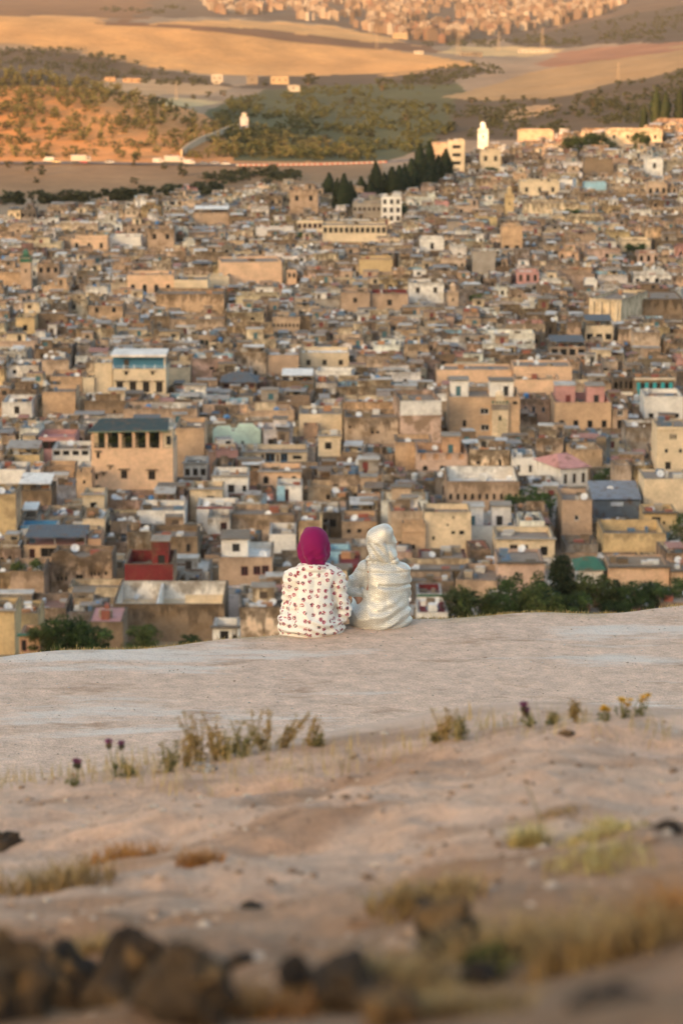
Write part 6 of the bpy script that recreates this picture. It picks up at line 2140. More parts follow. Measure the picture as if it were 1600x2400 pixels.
# ------------------------------------------------------------------ people: smooth blended volumes turned into one surface
class Field:
    def __init__(s, lo, hi, h):
        s.lo = np.array(lo, float); s.h = h
        s.n = np.ceil((np.array(hi) - s.lo) / h).astype(int) + 1
        s.f = np.full(s.n, 0.6)

    def sub(s, lo, hi):
        a = np.clip(np.floor((np.array(lo) - s.lo) / s.h).astype(int), 0, s.n - 1)
        b_ = np.clip(np.ceil((np.array(hi) - s.lo) / s.h).astype(int) + 1, 1, s.n)
        if (b_ <= a).any():
            return None
        g = np.meshgrid(*[s.lo[i] + s.h * np.arange(a[i], b_[i]) for i in range(3)], indexing='ij')
        return tuple(slice(a[i], b_[i]) for i in range(3)), np.stack(g, -1)

    def put(s, sl, d, k):
        o = s.f[sl]
        if k <= 0:
            s.f[sl] = np.minimum(o, d); return
        hh = np.clip(0.5 + 0.5 * (o - d) / k, 0, 1)
        s.f[sl] = o * (1 - hh) + d * hh - k * hh * (1 - hh)

    def ell(s, c, r, k=0.03, rot=None):
        c = np.array(c, float); r = np.array(r, float)
        R = max(r) + k + 3 * s.h
        q = s.sub(c - R, c + R)
        if q is None: return
        sl, p = q
        p = p - c
        if rot is not None:
            p = p @ np.array(Matrix.Rotation(rot[0], 3, rot[1]))
        k0 = np.linalg.norm(p / r, axis=-1); k1 = np.linalg.norm(p / r ** 2, axis=-1) + 1e-9
        s.put(sl, k0 * (k0 - 1) / k1, k)

    def cap(s, a, b_, ra, rb, k=0.03):
        a = np.array(a, float); b_ = np.array(b_, float)
        R = max(ra, rb) + k + 3 * s.h
        q = s.sub(np.minimum(a, b_) - R, np.maximum(a, b_) + R)
        if q is None: return
        sl, p = q
        ab = b_ - a
        t = np.clip(((p - a) @ ab) / (ab @ ab), 0, 1)
        d = np.linalg.norm(p - (a + t[..., None] * ab), axis=-1) - (ra + (rb - ra) * t)
        s.put(sl, d, k)

    def surface(s):
        f = s.f; n = f.shape; h = s.h
        ins = f < 0
        c = np.zeros(tuple(k - 1 for k in n), int)
        corners = [(i, j, k) for i in (0, 1) for j in (0, 1) for k in (0, 1)]
        vw = lambda A, o: A[o[0]:n[0] - 1 + o[0], o[1]:n[1] - 1 + o[1], o[2]:n[2] - 1 + o[2]]
        for o in corners:
            c += vw(ins, o)
        act = (c > 0) & (c < 8)
        idx = np.full(act.shape, -1); idx[act] = np.arange(act.sum())
        cell = np.argwhere(act)
        acc = np.zeros((len(cell), 3)); cnt = np.zeros(len(cell))
        vals = {o: vw(f, o)[act] for o in corners}
        for o in corners:
            for ax in range(3):
                if o[ax] == 0:
                    o2 = list(o); o2[ax] = 1; o2 = tuple(o2)
                    a, b_ = vals[o], vals[o2]
                    m = (a < 0) != (b_ < 0)
                    t = np.where(m, a / np.where(m, a - b_, 1), 0)
                    p = np.array(o, float)[None].repeat(len(cell), 0); p[:, ax] += t
                    acc += p * m[:, None]; cnt += m
        v = s.lo + h * (cell + acc / cnt[:, None])
        quads = []
        for ax in range(3):
            u, w = (ax + 1) % 3, (ax + 2) % 3
            a = np.take(ins, range(n[ax] - 1), ax); b_ = np.take(ins, range(1, n[ax]), ax)
            e = np.argwhere(a != b_)
            e = e[(e[:, u] > 0) & (e[:, w] > 0) & (e[:, u] < n[u] - 1) & (e[:, w] < n[w] - 1)]
            sgn = a[tuple(e.T)]
            du = np.zeros(3, int); du[u] = 1; dw = np.zeros(3, int); dw[w] = 1
            q = np.stack([idx[tuple((e - du - dw).T)], idx[tuple((e - dw).T)], idx[tuple(e.T)], idx[tuple((e - du).T)]], 1)
            q[~sgn] = q[~sgn][:, ::-1]
            quads.append(q)
        return v, np.concatenate(quads)


def normals(v, q):
    nrm = np.zeros_like(v)
    fn = np.cross(v[q[:, 2]] - v[q[:, 0]], v[q[:, 3]] - v[q[:, 1]])
    for k in range(4):
        np.add.at(nrm, q[:, k], fn)
    return nrm / (np.linalg.norm(nrm, axis=1, keepdims=True) + 1e-12)


def relax(v, q, n=2, a=0.5):
    for _ in range(n):
        s = np.zeros_like(v); c = np.zeros(len(v))
        for k in range(4):
            for m in (1, 3):
                np.add.at(s, q[:, k], v[q[:, (k + m) % 4]]); np.add.at(c, q[:, k], 1)
        v = v * (1 - a) + a * s / c[:, None]
    return v


def cloth_mesh(name, fld, mat, folds=None, n=2, uvaxis=(0.0, 0.05)):
    v, q = fld.surface()
    v = relax(v, q, n)
    if folds is not None:
        nn = normals(v, q)
        v = v + nn * folds(v, nn)[:, None]
        v = relax(v, q, 1, 0.3)
    me = np_mesh(name, v, q, mat)
    uv = me.uv_layers.new(name='UVMap')
    li = np.empty(len(me.loops), np.int32); me.loops.foreach_get('vertex_index', li)
    co = np.empty(len(me.vertices) * 3, np.float32); me.vertices.foreach_get('co', co); co = co.reshape(-1, 3)
    pn = np.empty(len(me.polygons) * 3, np.float32); me.polygons.foreach_get('normal', pn); pn = np.abs(pn.reshape(-1, 3))
    dom = np.repeat(np.argmax(pn * np.array([0.85, 1.1, 0.8]), 1), 4)      # the cloth is laid on from back, side or top
    L = co[li]
    U = np.where((dom == 0)[:, None], L[:, [1, 2]] + (3.03, 1.0), np.where((dom == 1)[:, None], L[:, [0, 2]] + (1.0, 1.0), L[:, [0, 1]] + (1.0, 5.02)))
    uv.data.foreach_set('uv', U.astype(np.float32).ravel())
    return me


def hand(fld, wrist, direc, side, up=(0, 0, 1)):
    """Palm with four curled fingers and a thumb, from the wrist along direc."""
    w = Vector(wrist); d = Vector(direc).normalized(); u = Vector(up)
    s = d.cross(u).normalized() * side
    n = s.cross(d).normalized() * side
    if n.z > 0: n = -n
    p1 = w + d * 0.08
    for k in (-1.5, -0.5, 0.5, 1.5):
        fld.cap(w + s * k * 0.010, p1 + s * k * 0.019, 0.016, 0.0125, 0.012)
    for k, L in zip((-1.5, -0.5, 0.5, 1.5), (0.062, 0.072, 0.076, 0.068) if side > 0 else (0.068, 0.076, 0.072, 0.058)):
        a = p1 + s * k * 0.0195
        b_ = a + (d * 0.85 + n * 0.35).normalized() * L * 0.5
        c = b_ + (d * 0.45 + n * 0.85).normalized() * L * 0.35
        e = c + (n * 0.9 - d * 0.1).normalized() * L * 0.25
        fld.cap(a, b_, 0.0098, 0.009, 0.003); fld.cap(b_, c, 0.009, 0.0082, 0.003); fld.cap(c, e, 0.0082, 0.0072, 0.003)
    t0 = w + d * 0.025 - s * 0.02
    t1 = t0 + (d * 0.6 - s * 0.8).normalized() * 0.045
    t2 = t1 + (d * 0.95 - s * 0.1 + n * 0.2).normalized() * 0.032
    fld.cap(t0, t1, 0.014, 0.0115, 0.008); fld.cap(t1, t2, 0.0115, 0.009, 0.004)


def body_mesh(J):
    """Skin-coloured body under the clothes: one continuous surface from the joint places J."""
    f = Field((-0.36, -0.25, -0.62), (0.36, 0.78, 0.90), 0.0085)
    f.ell(J['pelvis'], (0.155, 0.11, 0.11), 0.05)
    f.ell(J['waist'], (0.125, 0.09, 0.13), 0.06)
    f.ell(J['chest'], (0.14, 0.095, 0.13), 0.06)
    f.cap(J['shl'], J['shr'], 0.05, 0.05, 0.05)
    f.cap(J['neck0'], J['neck1'], 0.05, 0.045, 0.03)
    hc = np.array(J['head'])
    f.ell(hc, (0.072, 0.088, 0.105), 0.03)
    f.ell(hc + (0, 0.045, -0.055), (0.052, 0.045, 0.055), 0.03)
    f.cap(hc + (0, 0.082, 0.005), hc + (0, 0.108, -0.03), 0.008, 0.013, 0.012)
    f.cap(hc + (-0.018, 0.088, -0.062), hc + (0.018, 0.088, -0.062), 0.008, 0.008, 0.006)
    for s in (-1, 1):
        f.ell(hc + (s * 0.030, 0.076, 0.006), (0.014, 0.012, 0.010), 0.006)
        f.ell(hc + (s * 0.074, 0.0, -0.01), (0.012, 0.02, 0.03), 0.008)
    for a in ('l', 'r'):
        f.cap(J['sh' + a], J['el' + a], 0.043, 0.036, 0.03)
        f.cap(J['el' + a], J['wr' + a], 0.036, 0.026, 0.02)
        f.cap(J['hip' + a], J['kn' + a], 0.078, 0.056, 0.04)
        f.cap(J['kn' + a], J['an' + a], 0.055, 0.036, 0.03)
        f.cap(J['an' + a], np.array(J['an' + a]) + (0, 0.15, -0.05), 0.036, 0.028, 0.03)
    f2 = Field((-0.36, -0.05, -0.05), (0.36, 0.62, 0.45), 0.0045)
    g = np.meshgrid(*[f2.lo[i] + f2.h * np.arange(f2.n[i]) for i in range(3)], indexing='ij')
    for a in ('l', 'r'):
        f.cap(J['wr' + a], np.array(J['wr' + a]) + np.array(J['hd' + a]) * 0.03, 0.026, 0.022, 0.02)
        hand(f, np.array(J['wr' + a]) + np.array(J['hd' + a]) * 0.015, J['hd' + a], 1 if a == 'r' else -1)
    v, q = f.surface()
    v = relax(v, q, 1, 0.35)
    return np_mesh('body', v, q, 'skin')


def person(loc, rz, J, robe, scarf, label, extra=None):
    root = link('person', None, None, loc, rz)
    tag(root, label, 'person', None)
    link('body', body_mesh(J), root)
    for nm, me in robe:
        link(nm, me, root)
    link('headscarf' if scarf[0] == 'scarf' else 'hood', scarf[1], root)
    for nm, me in extra or []:
        link(nm, me, root)
    return root


# ---- woman in the floral robe and magenta headscarf
JL = dict(pelvis=(-0.01, 0.03, 0.12), waist=(0.0, 0.06, 0.28), chest=(0.01, 0.09, 0.42), shl=(-0.14, 0.09, 0.475), shr=(0.16, 0.09, 0.475), neck0=(0.012, 0.10, 0.50), neck1=(0.012, 0.125, 0.60), head=(0.008, 0.135, 0.705),
          ell=(-0.185, 0.12, 0.21), elr=(0.215, 0.10, 0.205), wrl=(-0.06, 0.33, 0.24), wrr=(0.09, 0.33, 0.23), hdl=(0.5, 0.8, 0.0), hdr=(-0.5, 0.8, 0.0), hipl=(-0.09, 0.05, 0.10), hipr=(0.09, 0.05, 0.10),
          knl=(-0.10, 0.47, 0.10), knr=(0.11, 0.47, 0.10), anl=(-0.11, 0.53, -0.32), anr=(0.12, 0.53, -0.32))
f = Field((-0.42, -0.30, -0.12), (0.42, 0.68, 0.66), 0.0075)
f.ell((-0.026, 0.03, 0.08), (0.205, 0.175, 0.15), 0.05)
f.ell((-0.008, 0.045, 0.21), (0.178, 0.150, 0.17), 0.07)
f.ell((0.008, 0.070, 0.35), (0.178, 0.136, 0.17), 0.06)
f.cap((-0.120, 0.075, 0.460), (0.140, 0.075, 0.460), 0.082, 0.082, 0.05)
f.cap((-0.05, 0.085, 0.515), (0.075, 0.085, 0.515), 0.065, 0.06, 0.05)
f.cap((-0.155, 0.088, 0.452), (-0.205, 0.130, 0.205), 0.076, 0.052, 0.014)
f.cap((-0.200, 0.130, 0.205), (-0.075, 0.31, 0.225), 0.052, 0.045, 0.015)
f.cap((0.178, 0.083, 0.450), (0.240, 0.085, 0.175), 0.080, 0.060, 0.014)
f.cap((0.240, 0.085, 0.175), (0.11, 0.31, 0.205), 0.058, 0.046, 0.012)
f.cap((-0.15, 0.06, 0.06), (-0.13, 0.46, 0.10), 0.13, 0.10, 0.05)
f.cap((0.12, 0.06, 0.06), (0.13, 0.46, 0.10), 0.12, 0.10, 0.05)
f.cap((-0.20, 0.02, -0.02), (-0.25, -0.01, -0.06), 0.055, 0.035, 0.05)


def folds_l(v, n):
    x, y, z = v[:, 0], v[:, 1], v[:, 2]
    a = fbm3(np.stack([x * 6, y * 6, z * 9], -1), 3) * 0.020
    low = np.exp(-((z - 0.06) / 0.10) ** 2)
    w = np.sin((z * 1.0 + 0.22 * x + 0.02 * np.sin(x * 17)) * 95) * 0.0075 * low
    mid = np.exp(-((z - 0.25) / 0.08) ** 2) * np.exp(-((np.abs(x) - 0.16) / 0.07) ** 2)
    w2 = np.sin((z + 0.5 * np.abs(x)) * 80) * 0.010 * mid
    sp = -0.012 * np.exp(-((x - 0.005) / 0.03) ** 2) * (z > 0.15) * (z < 0.47)
    arm = (np.abs(x - 0.01) > 0.19) * np.sin(z * 120 + x * 30) * 0.005
    cr = -0.034 * np.exp(-((x - 0.156 - 0.10 * (0.45 - z)) / 0.016) ** 2) * sm(0.10, 0.18, z) * sm(0.47, 0.38, z) * (y < 0.10)
    cl_ = -0.032 * np.exp(-((x + 0.138 + 0.07 * (0.45 - z)) / 0.015) ** 2) * sm(0.10, 0.18, z) * sm(0.46, 0.36, z) * (y < 0.10)
    rg = 0.016 * np.clip(1 - np.abs(fbm3(np.stack([x * 5 + z * 3, y * 4, z * 4 - x * 2], -1) + 3.3, 2)) * 5, 0, 1) ** 2 - 0.004
    return a + w + w2 + sp + arm + cr + cl_ + rg


robeL = cloth_mesh('robe', f, 'floral', folds_l)
# collar lying round the neck
f = Field((-0.2, -0.12, 0.42), (0.24, 0.30, 0.66), 0.006)
for k in range(14):
    a0 = math.pi * (-0.15 - 0.75 * 0 + k / 14 * 1.3) + math.pi; a1 = a0 + math.pi * 1.3 / 14
    P0 = (0.012 + 0.105 * math.cos(a0), 0.10 + 0.10 * math.sin(a0), 0.542 - 0.012 * abs(math.cos(a0)))
    P1 = (0.012 + 0.105 * math.cos(a1), 0.10 + 0.10 * math.sin(a1), 0.542 - 0.012 * abs(math.cos(a1)))
    f.cap(P0, P1, 0.030, 0.030, 0.012)
f.cap((-0.09, 0.04, 0.53), (-0.11, 0.01, 0.505), 0.03, 0.022, 0.03)
collarL = cloth_mesh('collar', f, 'floral', lambda v, n: fbm3(v * 22, 2) * 0.008, 1)
f = Field((-0.16, -0.08, 0.48), (0.18, 0.34, 0.90), 0.006)
f.ell((0.008, 0.125, 0.715), (0.108, 0.122, 0.122), 0.04, (math.radians(-6), 'Y'))
f.ell((0.018, 0.10, 0.745), (0.096, 0.105, 0.10), 0.05)
f.ell((0.002, 0.105, 0.645), (0.105, 0.105, 0.085), 0.05)
f.ell((0.004, 0.035, 0.69), (0.07, 0.055, 0.07), 0.04)
f.cap((0.018, 0.09, 0.575), (0.016, 0.11, 0.63), 0.072, 0.09, 0.05)
f.cap((0.02, 0.07, 0.53), (0.016, 0.09, 0.60), 0.055, 0.075, 0.04)


def folds_scarf(v, n):
    x, y, z = v[:, 0] - 0.01, v[:, 1] - 0.1, v[:, 2]
    ang = np.arctan2(x, -y)
    conv = np.sin(ang * 6 + z * 16 + 2.0 * fbm3(v * 6, 2)) * 0.009
    diag = np.sin((z * 1.0 - 0.9 * x) * 90 + 3 * fbm3(v * 5, 2)) * 0.002 * (z < 0.70)
    rg = 0.010 * np.clip(1 - np.abs(fbm3(np.stack([x * 9 + z * 7, y * 7, z * 6], -1) + 1.7, 2)) * 5, 0, 1) ** 2
    return conv * sm(0.76, 0.64, z) + rg + diag + fbm3(v * 10, 2) * 0.006


scarfL = cloth_mesh('headscarf', f, 'scarf', folds_scarf, 2)
# face opening stays to the front: cut the scarf over the face
def skirt_mesh(J, w):
    g = Field((-0.36, 0.2, -0.52), (0.36, 0.72, 0.26), 0.012)
    for a in ('l', 'r'):
        g.cap(np.array(J['kn' + a]) + (0, -0.06, 0), J['kn' + a], 0.098, 0.10, 0.06)
        g.cap(J['kn' + a], np.array(J['an' + a]) + (0, 0, 0.06), 0.10, 0.085, 0.08)
    return g


skirtL = cloth_mesh('skirt', skirt_mesh(JL, 0.1), 'skirt', lambda v, n: np.sin(v[:, 0] * 70) * 0.006, 1)
tagm = MB(); tagm.box(-0.128, -0.108, -0.012, -0.004, 0.492, 0.525, (0.35, 0.01, 0.03), 'trim')
WLx, WLy, _ = W(734, 1486, 21.75)
pl = person((WLx, 21.72, float(zn(WLx, 21.6)) - 0.015), math.radians(2), JL, [('robe', robeL), ('collar', collarL), ('skirt', skirtL)], ('scarf', scarfL), 'seated woman in a floral print robe and magenta headscarf, seen from behind', [('collar_tag', tagm.mesh('collar_tag'))])

# ---- woman in the silver hooded robe
JR = dict(pelvis=(0.02, 0.03, 0.12), waist=(0.02, 0.05, 0.28), chest=(0.025, 0.08, 0.42), shl=(-0.11, 0.09, 0.47), shr=(0.165, 0.08, 0.465), neck0=(0.02, 0.10, 0.50), neck1=(0.01, 0.13, 0.59), head=(0.0, 0.15, 0.69),
          ell=(-0.225, 0.11, 0.29), elr=(0.20, 0.18, 0.25), wrl=(-0.158, 0.045, 0.225), wrr=(0.06, 0.36, 0.26), hdl=(0.12, -0.02, -1.0), hdr=(-0.6, 0.7, 0.0), hipl=(-0.08, 0.05, 0.10), hipr=(0.10, 0.05, 0.10),
          knl=(-0.11, 0.47, 0.12), knr=(0.10, 0.47, 0.11), anl=(-0.12, 0.53, -0.30), anr=(0.10, 0.53, -0.30))
f = Field((-0.42, -0.30, -0.12), (0.42, 0.68, 0.66), 0.0075)
f.ell((0.015, 0.04, 0.08), (0.225, 0.18, 0.16), 0.05)
f.ell((0.050, 0.045, 0.20), (0.168, 0.15, 0.16), 0.06)
f.ell((0.045, 0.06, 0.35), (0.18, 0.132, 0.17), 0.06)
f.cap((-0.085, 0.07, 0.46), (0.175, 0.06, 0.452), 0.08, 0.072, 0.05)
f.cap((0.178, 0.06, 0.44), (0.185, 0.08, 0.35), 0.07, 0.062, 0.03)
f.cap((0.19, 0.09, 0.36), (0.20, 0.18, 0.25), 0.055, 0.05, 0.03)
f.cap((0.20, 0.18, 0.25), (0.07, 0.34, 0.25), 0.05, 0.042, 0.02)
f.cap((-0.105, 0.085, 0.445), (-0.228, 0.11, 0.295), 0.070, 0.058, 0.016)
f.cap((-0.228, 0.11, 0.295), (-0.165, 0.06, 0.262), 0.056, 0.046, 0.01)
f.cap((-0.12, 0.06, 0.07), (-0.13, 0.46, 0.11), 0.125, 0.10, 0.05)
f.cap((0.12, 0.06, 0.07), (0.12, 0.46, 0.10), 0.125, 0.10, 0.05)


def folds_r(v, n):
    x, y, z = v[:, 0], v[:, 1], v[:, 2]
    a = fbm3(np.stack([x * 6, y * 6, z * 8], -1), 3) * 0.020
    low = np.exp(-((z - 0.10) / 0.11) ** 2)
    w = np.sin((z - 0.20 * x - 0.25 * np.maximum(x, 0) + 0.012 * np.sin(x * 21)) * 72) * 0.011 * low * sm(-0.12, 0.12, x)
    bl = -0.020 * np.exp(-((z - 0.355 + 0.03 * x) / 0.012) ** 2) * (x > 0.0) - 0.007 * np.exp(-((z - 0.455) / 0.01) ** 2) * (y < 0.05)
    sl = -0.030 * np.exp(-((x + 0.098 + 0.1 * (0.45 - z)) / 0.016) ** 2) * (z > 0.30) * (y < 0.08)
    rg = 0.012 * np.clip(1 - np.abs(fbm3(np.stack([x * 4 - z * 2, y * 4, z * 6 + x * 2], -1) + 8.1, 2)) * 5, 0, 1) ** 2 - 0.004
    return a + w + bl + sl + rg


robeR = cloth_mesh('robe', f, 'crackle', folds_r)
f = Field((-0.17, -0.10, 0.46), (0.20, 0.34, 0.90), 0.006)
f.ell((0.004, 0.12, 0.69), (0.112, 0.125, 0.115), 0.03, (math.radians(8), 'Y'))
f.ell((0.045, 0.09, 0.755), (0.066, 0.085, 0.07), 0.03)
f.cap((-0.045, 0.09, 0.725), (0.055, 0.08, 0.765), 0.058, 0.040, 0.03)
f.ell((0.02, 0.085, 0.60), (0.110, 0.10, 0.075), 0.035)
f.cap((-0.05, 0.06, 0.54), (0.095, 0.06, 0.54), 0.055, 0.055, 0.04)
f.cap((0.085, 0.08, 0.54), (0.085, 0.10, 0.68), 0.042, 0.046, 0.03)


def folds_hood(v, n):
    x, y, z = v[:, 0], v[:, 1], v[:, 2]
    cre = -0.013 * np.exp(-((z - 0.535 - 0.10 * (x - 0.02) + 0.015 * np.sin(x * 30)) / 0.011) ** 2)
    d = np.sin((z * 0.8 + 1.2 * x) * 66 + 4 * fbm3(v * 6, 2)) * 0.008 * (z < 0.68)
    d2 = -0.010 * np.exp(-((x - 0.075 + 0.25 * (z - 0.62)) / 0.012) ** 2) * (z < 0.70) * (z > 0.55)
    return cre + d + d2 * 1.3 + fbm3(v * 9, 2) * 0.012


hoodR = cloth_mesh('hood', f, 'crackle', folds_hood, 1)
skirtR = cloth_mesh('skirt', skirt_mesh(JR, 0.1), 'crackle', lambda v, n: np.sin(v[:, 0] * 70) * 0.006, 1)
WRx, WRy, _ = W(887, 1474, 21.95)
pr_ = person((WRx, 21.95, float(zn(WRx, 21.85)) - 0.015), math.radians(-3), JR, [('robe', robeR), ('skirt', skirtR)], ('hood', hoodR), 'seated woman in a silver crackle-pattern hooded robe, seen from behind')

# ------------------------------------------------------------------ foreground: rocks, stones, weeds, grass
rng = random.Random(77)


def zg(x, y):
    return float(zn(np.array(x), np.array(y)))


def ghit(px, py, dmin=2.5, dmax=24):
    ds = np.linspace(dmin, dmax, 900)
    u = (px - 800) / F; v = (1200 - py) / F
    xs = ds * u / (CP + v * SP); zs = CZ + ds * (-SP + v * CP) / (CP + v * SP)
    g = zn(xs, ds)
    k = np.where(zs <= g)[0]
    i = k[0] if len(k) else len(ds) - 1
    return float(xs[i]), float(ds[i]), float(g[i])


def rock_mesh(seed, rx, ry, rz, col):
    r = np.random.RandomState(seed)
    nu, nv = 44, 26
    th = np.linspace(0, 2 * np.pi, nu, endpoint=False); ph = np.linspace(0.02, np.pi - 0.02, nv)
    T, Pp = np.meshgrid(th, ph)
    d = np.stack([np.sin(Pp) * np.cos(T), np.sin(Pp) * np.sin(T), np.cos(Pp)], -1).reshape(-1, 3)
    # chisel with planes so that the faces are angular
    rad = np.full(len(d), 1.15)
    for k in range(26):
        n = r.normal(size=3); n /= np.linalg.norm(n)
        dist = r.uniform(0.80, 1.0) if n[2] < 0.5 else r.uniform(0.66, 0.8)
        dn = d @ n
        rad = np.where(dn > 1e-3, np.minimum(rad, dist / np.maximum(dn, 1e-3)), rad)
    rad = rad + 0.55 * fbm3(d * 2.3 + seed * 1.7, 4)
    v = d * rad[:, None] * np.array([rx, ry, rz])
    f = []
    for i in range(nv - 1):
        for j in range(nu):
            f.append((i * nu + j, (i + 1) * nu + j, (i + 1) * nu + (j + 1) % nu, i * nu + (j + 1) % nu))
    return np_mesh('rock', v, np.array(f), 'rock', np.tile(np.array([col]), (len(v), 1)), smooth=True)


ROCKS = [(20, 2390, 260, 330, 'big dark jagged rock filling the lower left-hand corner'), (150, 2345, 170, 250, 'dark rock wedged against the corner rock'), (300, 2345, 190, 260, 'jagged dark rock, upper of the middle left pair'), (430, 2385, 240, 260, 'broad lichen-flecked rock beside the jagged one'),
         (690, 2345, 90, 150, 'small upright dark rock left of the bottom middle'), (800, 2370, 180, 180, 'dark brown rock at the middle of the bottom edge'), (905, 2395, 180, 150, 'low brown rock right of the bottom middle one'), (1050, 2235, 210, 210, 'lichen-spotted rock half hidden in dry grass'), (1120, 2300, 110, 90, 'little stone at the foot of the lichen-spotted rock'),
         (1440, 2430, 240, 120, 'low dark rock at the bottom edge under the dry grass'), (585, 2130, 76, 34, 'flat grey-brown stone lying alone on the slope'), (480, 1806, 66, 26, 'whitish stone by the dry weeds on the mound crest'), (1330, 1728, 40, 22, 'small orange stone on the mound crest near the yellow flowers'),
         (1560, 1950, 90, 34, 'low dark stone near the right-hand pale grass'), (10, 1985, 110, 80, 'dark stone at the left-hand edge of the slope'), (560, 2262, 90, 60, 'small dark stone above the lichen-flecked rock')]
for i, (px, py, wp, hp, lab) in enumerate(ROCKS):
    x, d, z = ghit(px, py)
    k = d / F
    col = (0.44, 0.40, 0.36) if 'whitish' in lab else ((0.42, 0.24, 0.12) if 'orange' in lab else (0.035, 0.024, 0.016))
    me = rock_mesh(i + 3, wp * k * 0.5, wp * k * 0.42, hp * k * 0.5, col)
    o = link('rock', me, None, (x, d, z + hp * k * (0.24 if hp > 140 else 0.06)), rng.uniform(0, 3))
    tag(o, lab, 'rock', 'rocks in the foreground')

# loose stones and grit on the terrace and mound: nobody could count them
st = MB()
base = []
for k in range(5):
    r = random.Random(k)
    m = MB()
    pts = [Vector((r.gauss(0, 1), r.gauss(0, 1), r.gauss(0, 1))).normalized() * r.uniform(0.8, 1.1) for _ in range(8)]
    t = [Vector((1, 0, 0)), Vector((-1, 0, 0)), Vector((0, 1, 0)), Vector((0, -1, 0)), Vector((0, 0, 0.7)), Vector((0, 0, -0.7))]
    t = [tuple(p * r.uniform(0.75, 1.2)) for p in t]
    for f_ in ((0, 2, 4), (2, 1, 4), (1, 3, 4), (3, 0, 4), (2, 0, 5), (1, 2, 5), (3, 1, 5), (0, 3, 5)):
        m.face([t[i] for i in f_], (0.3, 0.25, 0.2), 'dry')
    base.append(m)
stc = [(0.36, 0.29, 0.23), (0.46, 0.40, 0.34), (0.44, 0.34, 0.27), (0.56, 0.50, 0.44), (0.40, 0.30, 0.22), (0.34, 0.25, 0.19)]
n = 0
while n < 5000:
    if rng.random() < 0.65:
        y = rng.uniform(18.0, 22.6); x = rng.uniform(-3.6, 3.6); s = 0.004 * (0.6 + rng.random() ** 5 * 3.0)
    else:
        y = rng.uniform(4.0, 10.2); x = rng.uniform(-0.14 * y, 0.14 * y); s = 0.005 * (0.7 + rng.random() ** 4 * 3.6)
    if y > edge_y(np.array(x)) - 0.05: continue
    m = rng.choice(base)
    c = rng.choice(stc) if y > 11 else rng.choice([(0.36, 0.24, 0.16), (0.28, 0.18, 0.115), (0.44, 0.31, 0.22), (0.22, 0.14, 0.09), (0.5, 0.40, 0.31)])
    m2 = MB(); m2.v = m.v; m2.d = m.d; m2.f = m.f; m2.m = m.m; m2.c = [(*c, 0)] * len(m.f)
    st.add(m2, Matrix.Translation((x, y, zg(x, y) + s * 0.25)) @ Matrix.Rotation(rng.uniform(0, 6), 4, 'Z') @ Matrix.Diagonal((s, s * rng.uniform(0.6, 1), s * 0.6, 1)))
    n += 1
o = link('loose_gravel', st.mesh('loose_gravel'))
tag(o, 'loose grit and pebbles strewn over the pale terrace and slope', 'gravel', kind='stuff')


def blade(mb, p, h, lean, w, col):
    p = Vector(p)
    a = rng.uniform(0, 6.28)
    o = Vector((math.cos(a), math.sin(a), 0))
    sd = Vector((-math.sin(a), math.cos(a), 0)) * w
    m = p + Vector((0, 0, h * 0.6)) + o * lean * h * 0.35
    t = p + Vector((0, 0, h)) + o * lean * h
    mb_face_raw(mb, [tuple(p - sd), tuple(p + sd), tuple(m + sd * 0.7), tuple(m - sd * 0.7)], col, 'dry')
    mb_face_raw(mb, [tuple(m - sd * 0.7), tuple(m + sd * 0.7), tuple(t)], col, 'dry')


DRYC = [(0.44, 0.33, 0.14), (0.50, 0.38, 0.17), (0.36, 0.25, 0.10), (0.30, 0.24, 0.10), (0.40, 0.28, 0.11)]
gr = MB()
n = 0
while n < 4200:
    x = rng.uniform(-4.2, 4.2)
    y = float(edge_y(np.array(x))) - abs(rng.gauss(0, 0.10)) + 0.06
    if fbm(np.array(x * 2.0), np.array(y * 2), 2) < -0.18 and rng.random() < 0.75: continue
    blade(gr, (x, y, zg(x, y) - 0.004), rng.uniform(0.010, 0.034) * (2.0 if rng.random() < 0.04 else 1), rng.uniform(0.2, 1.0), 0.0022, rng.choice(DRYC))
    n += 1
o = link('edge_grass', gr.mesh('edge_grass'))
tag(o, 'short dry grass fringing the edge of the terrace', 'grass', kind='stuff')
gr = MB()
n = 0
while n < 1500:
    y = rng.uniform(9.0, 10.4); x = rng.uniform(-2.2, 2.2)
    if fbm(np.array(x * 2.0 + 30), np.array(y * 2), 2) < 0.0: continue
    blade(gr, (x, y, zg(x, y) - 0.004), rng.uniform(0.02, 0.10), rng.uniform(0.1, 0.7), 0.0015, rng.choice(DRYC))
    n += 1
o = link('crest_grass', gr.mesh('crest_grass'))
tag(o, 'sparse straw-coloured grass along the crest of the mound', 'grass', kind='stuff')

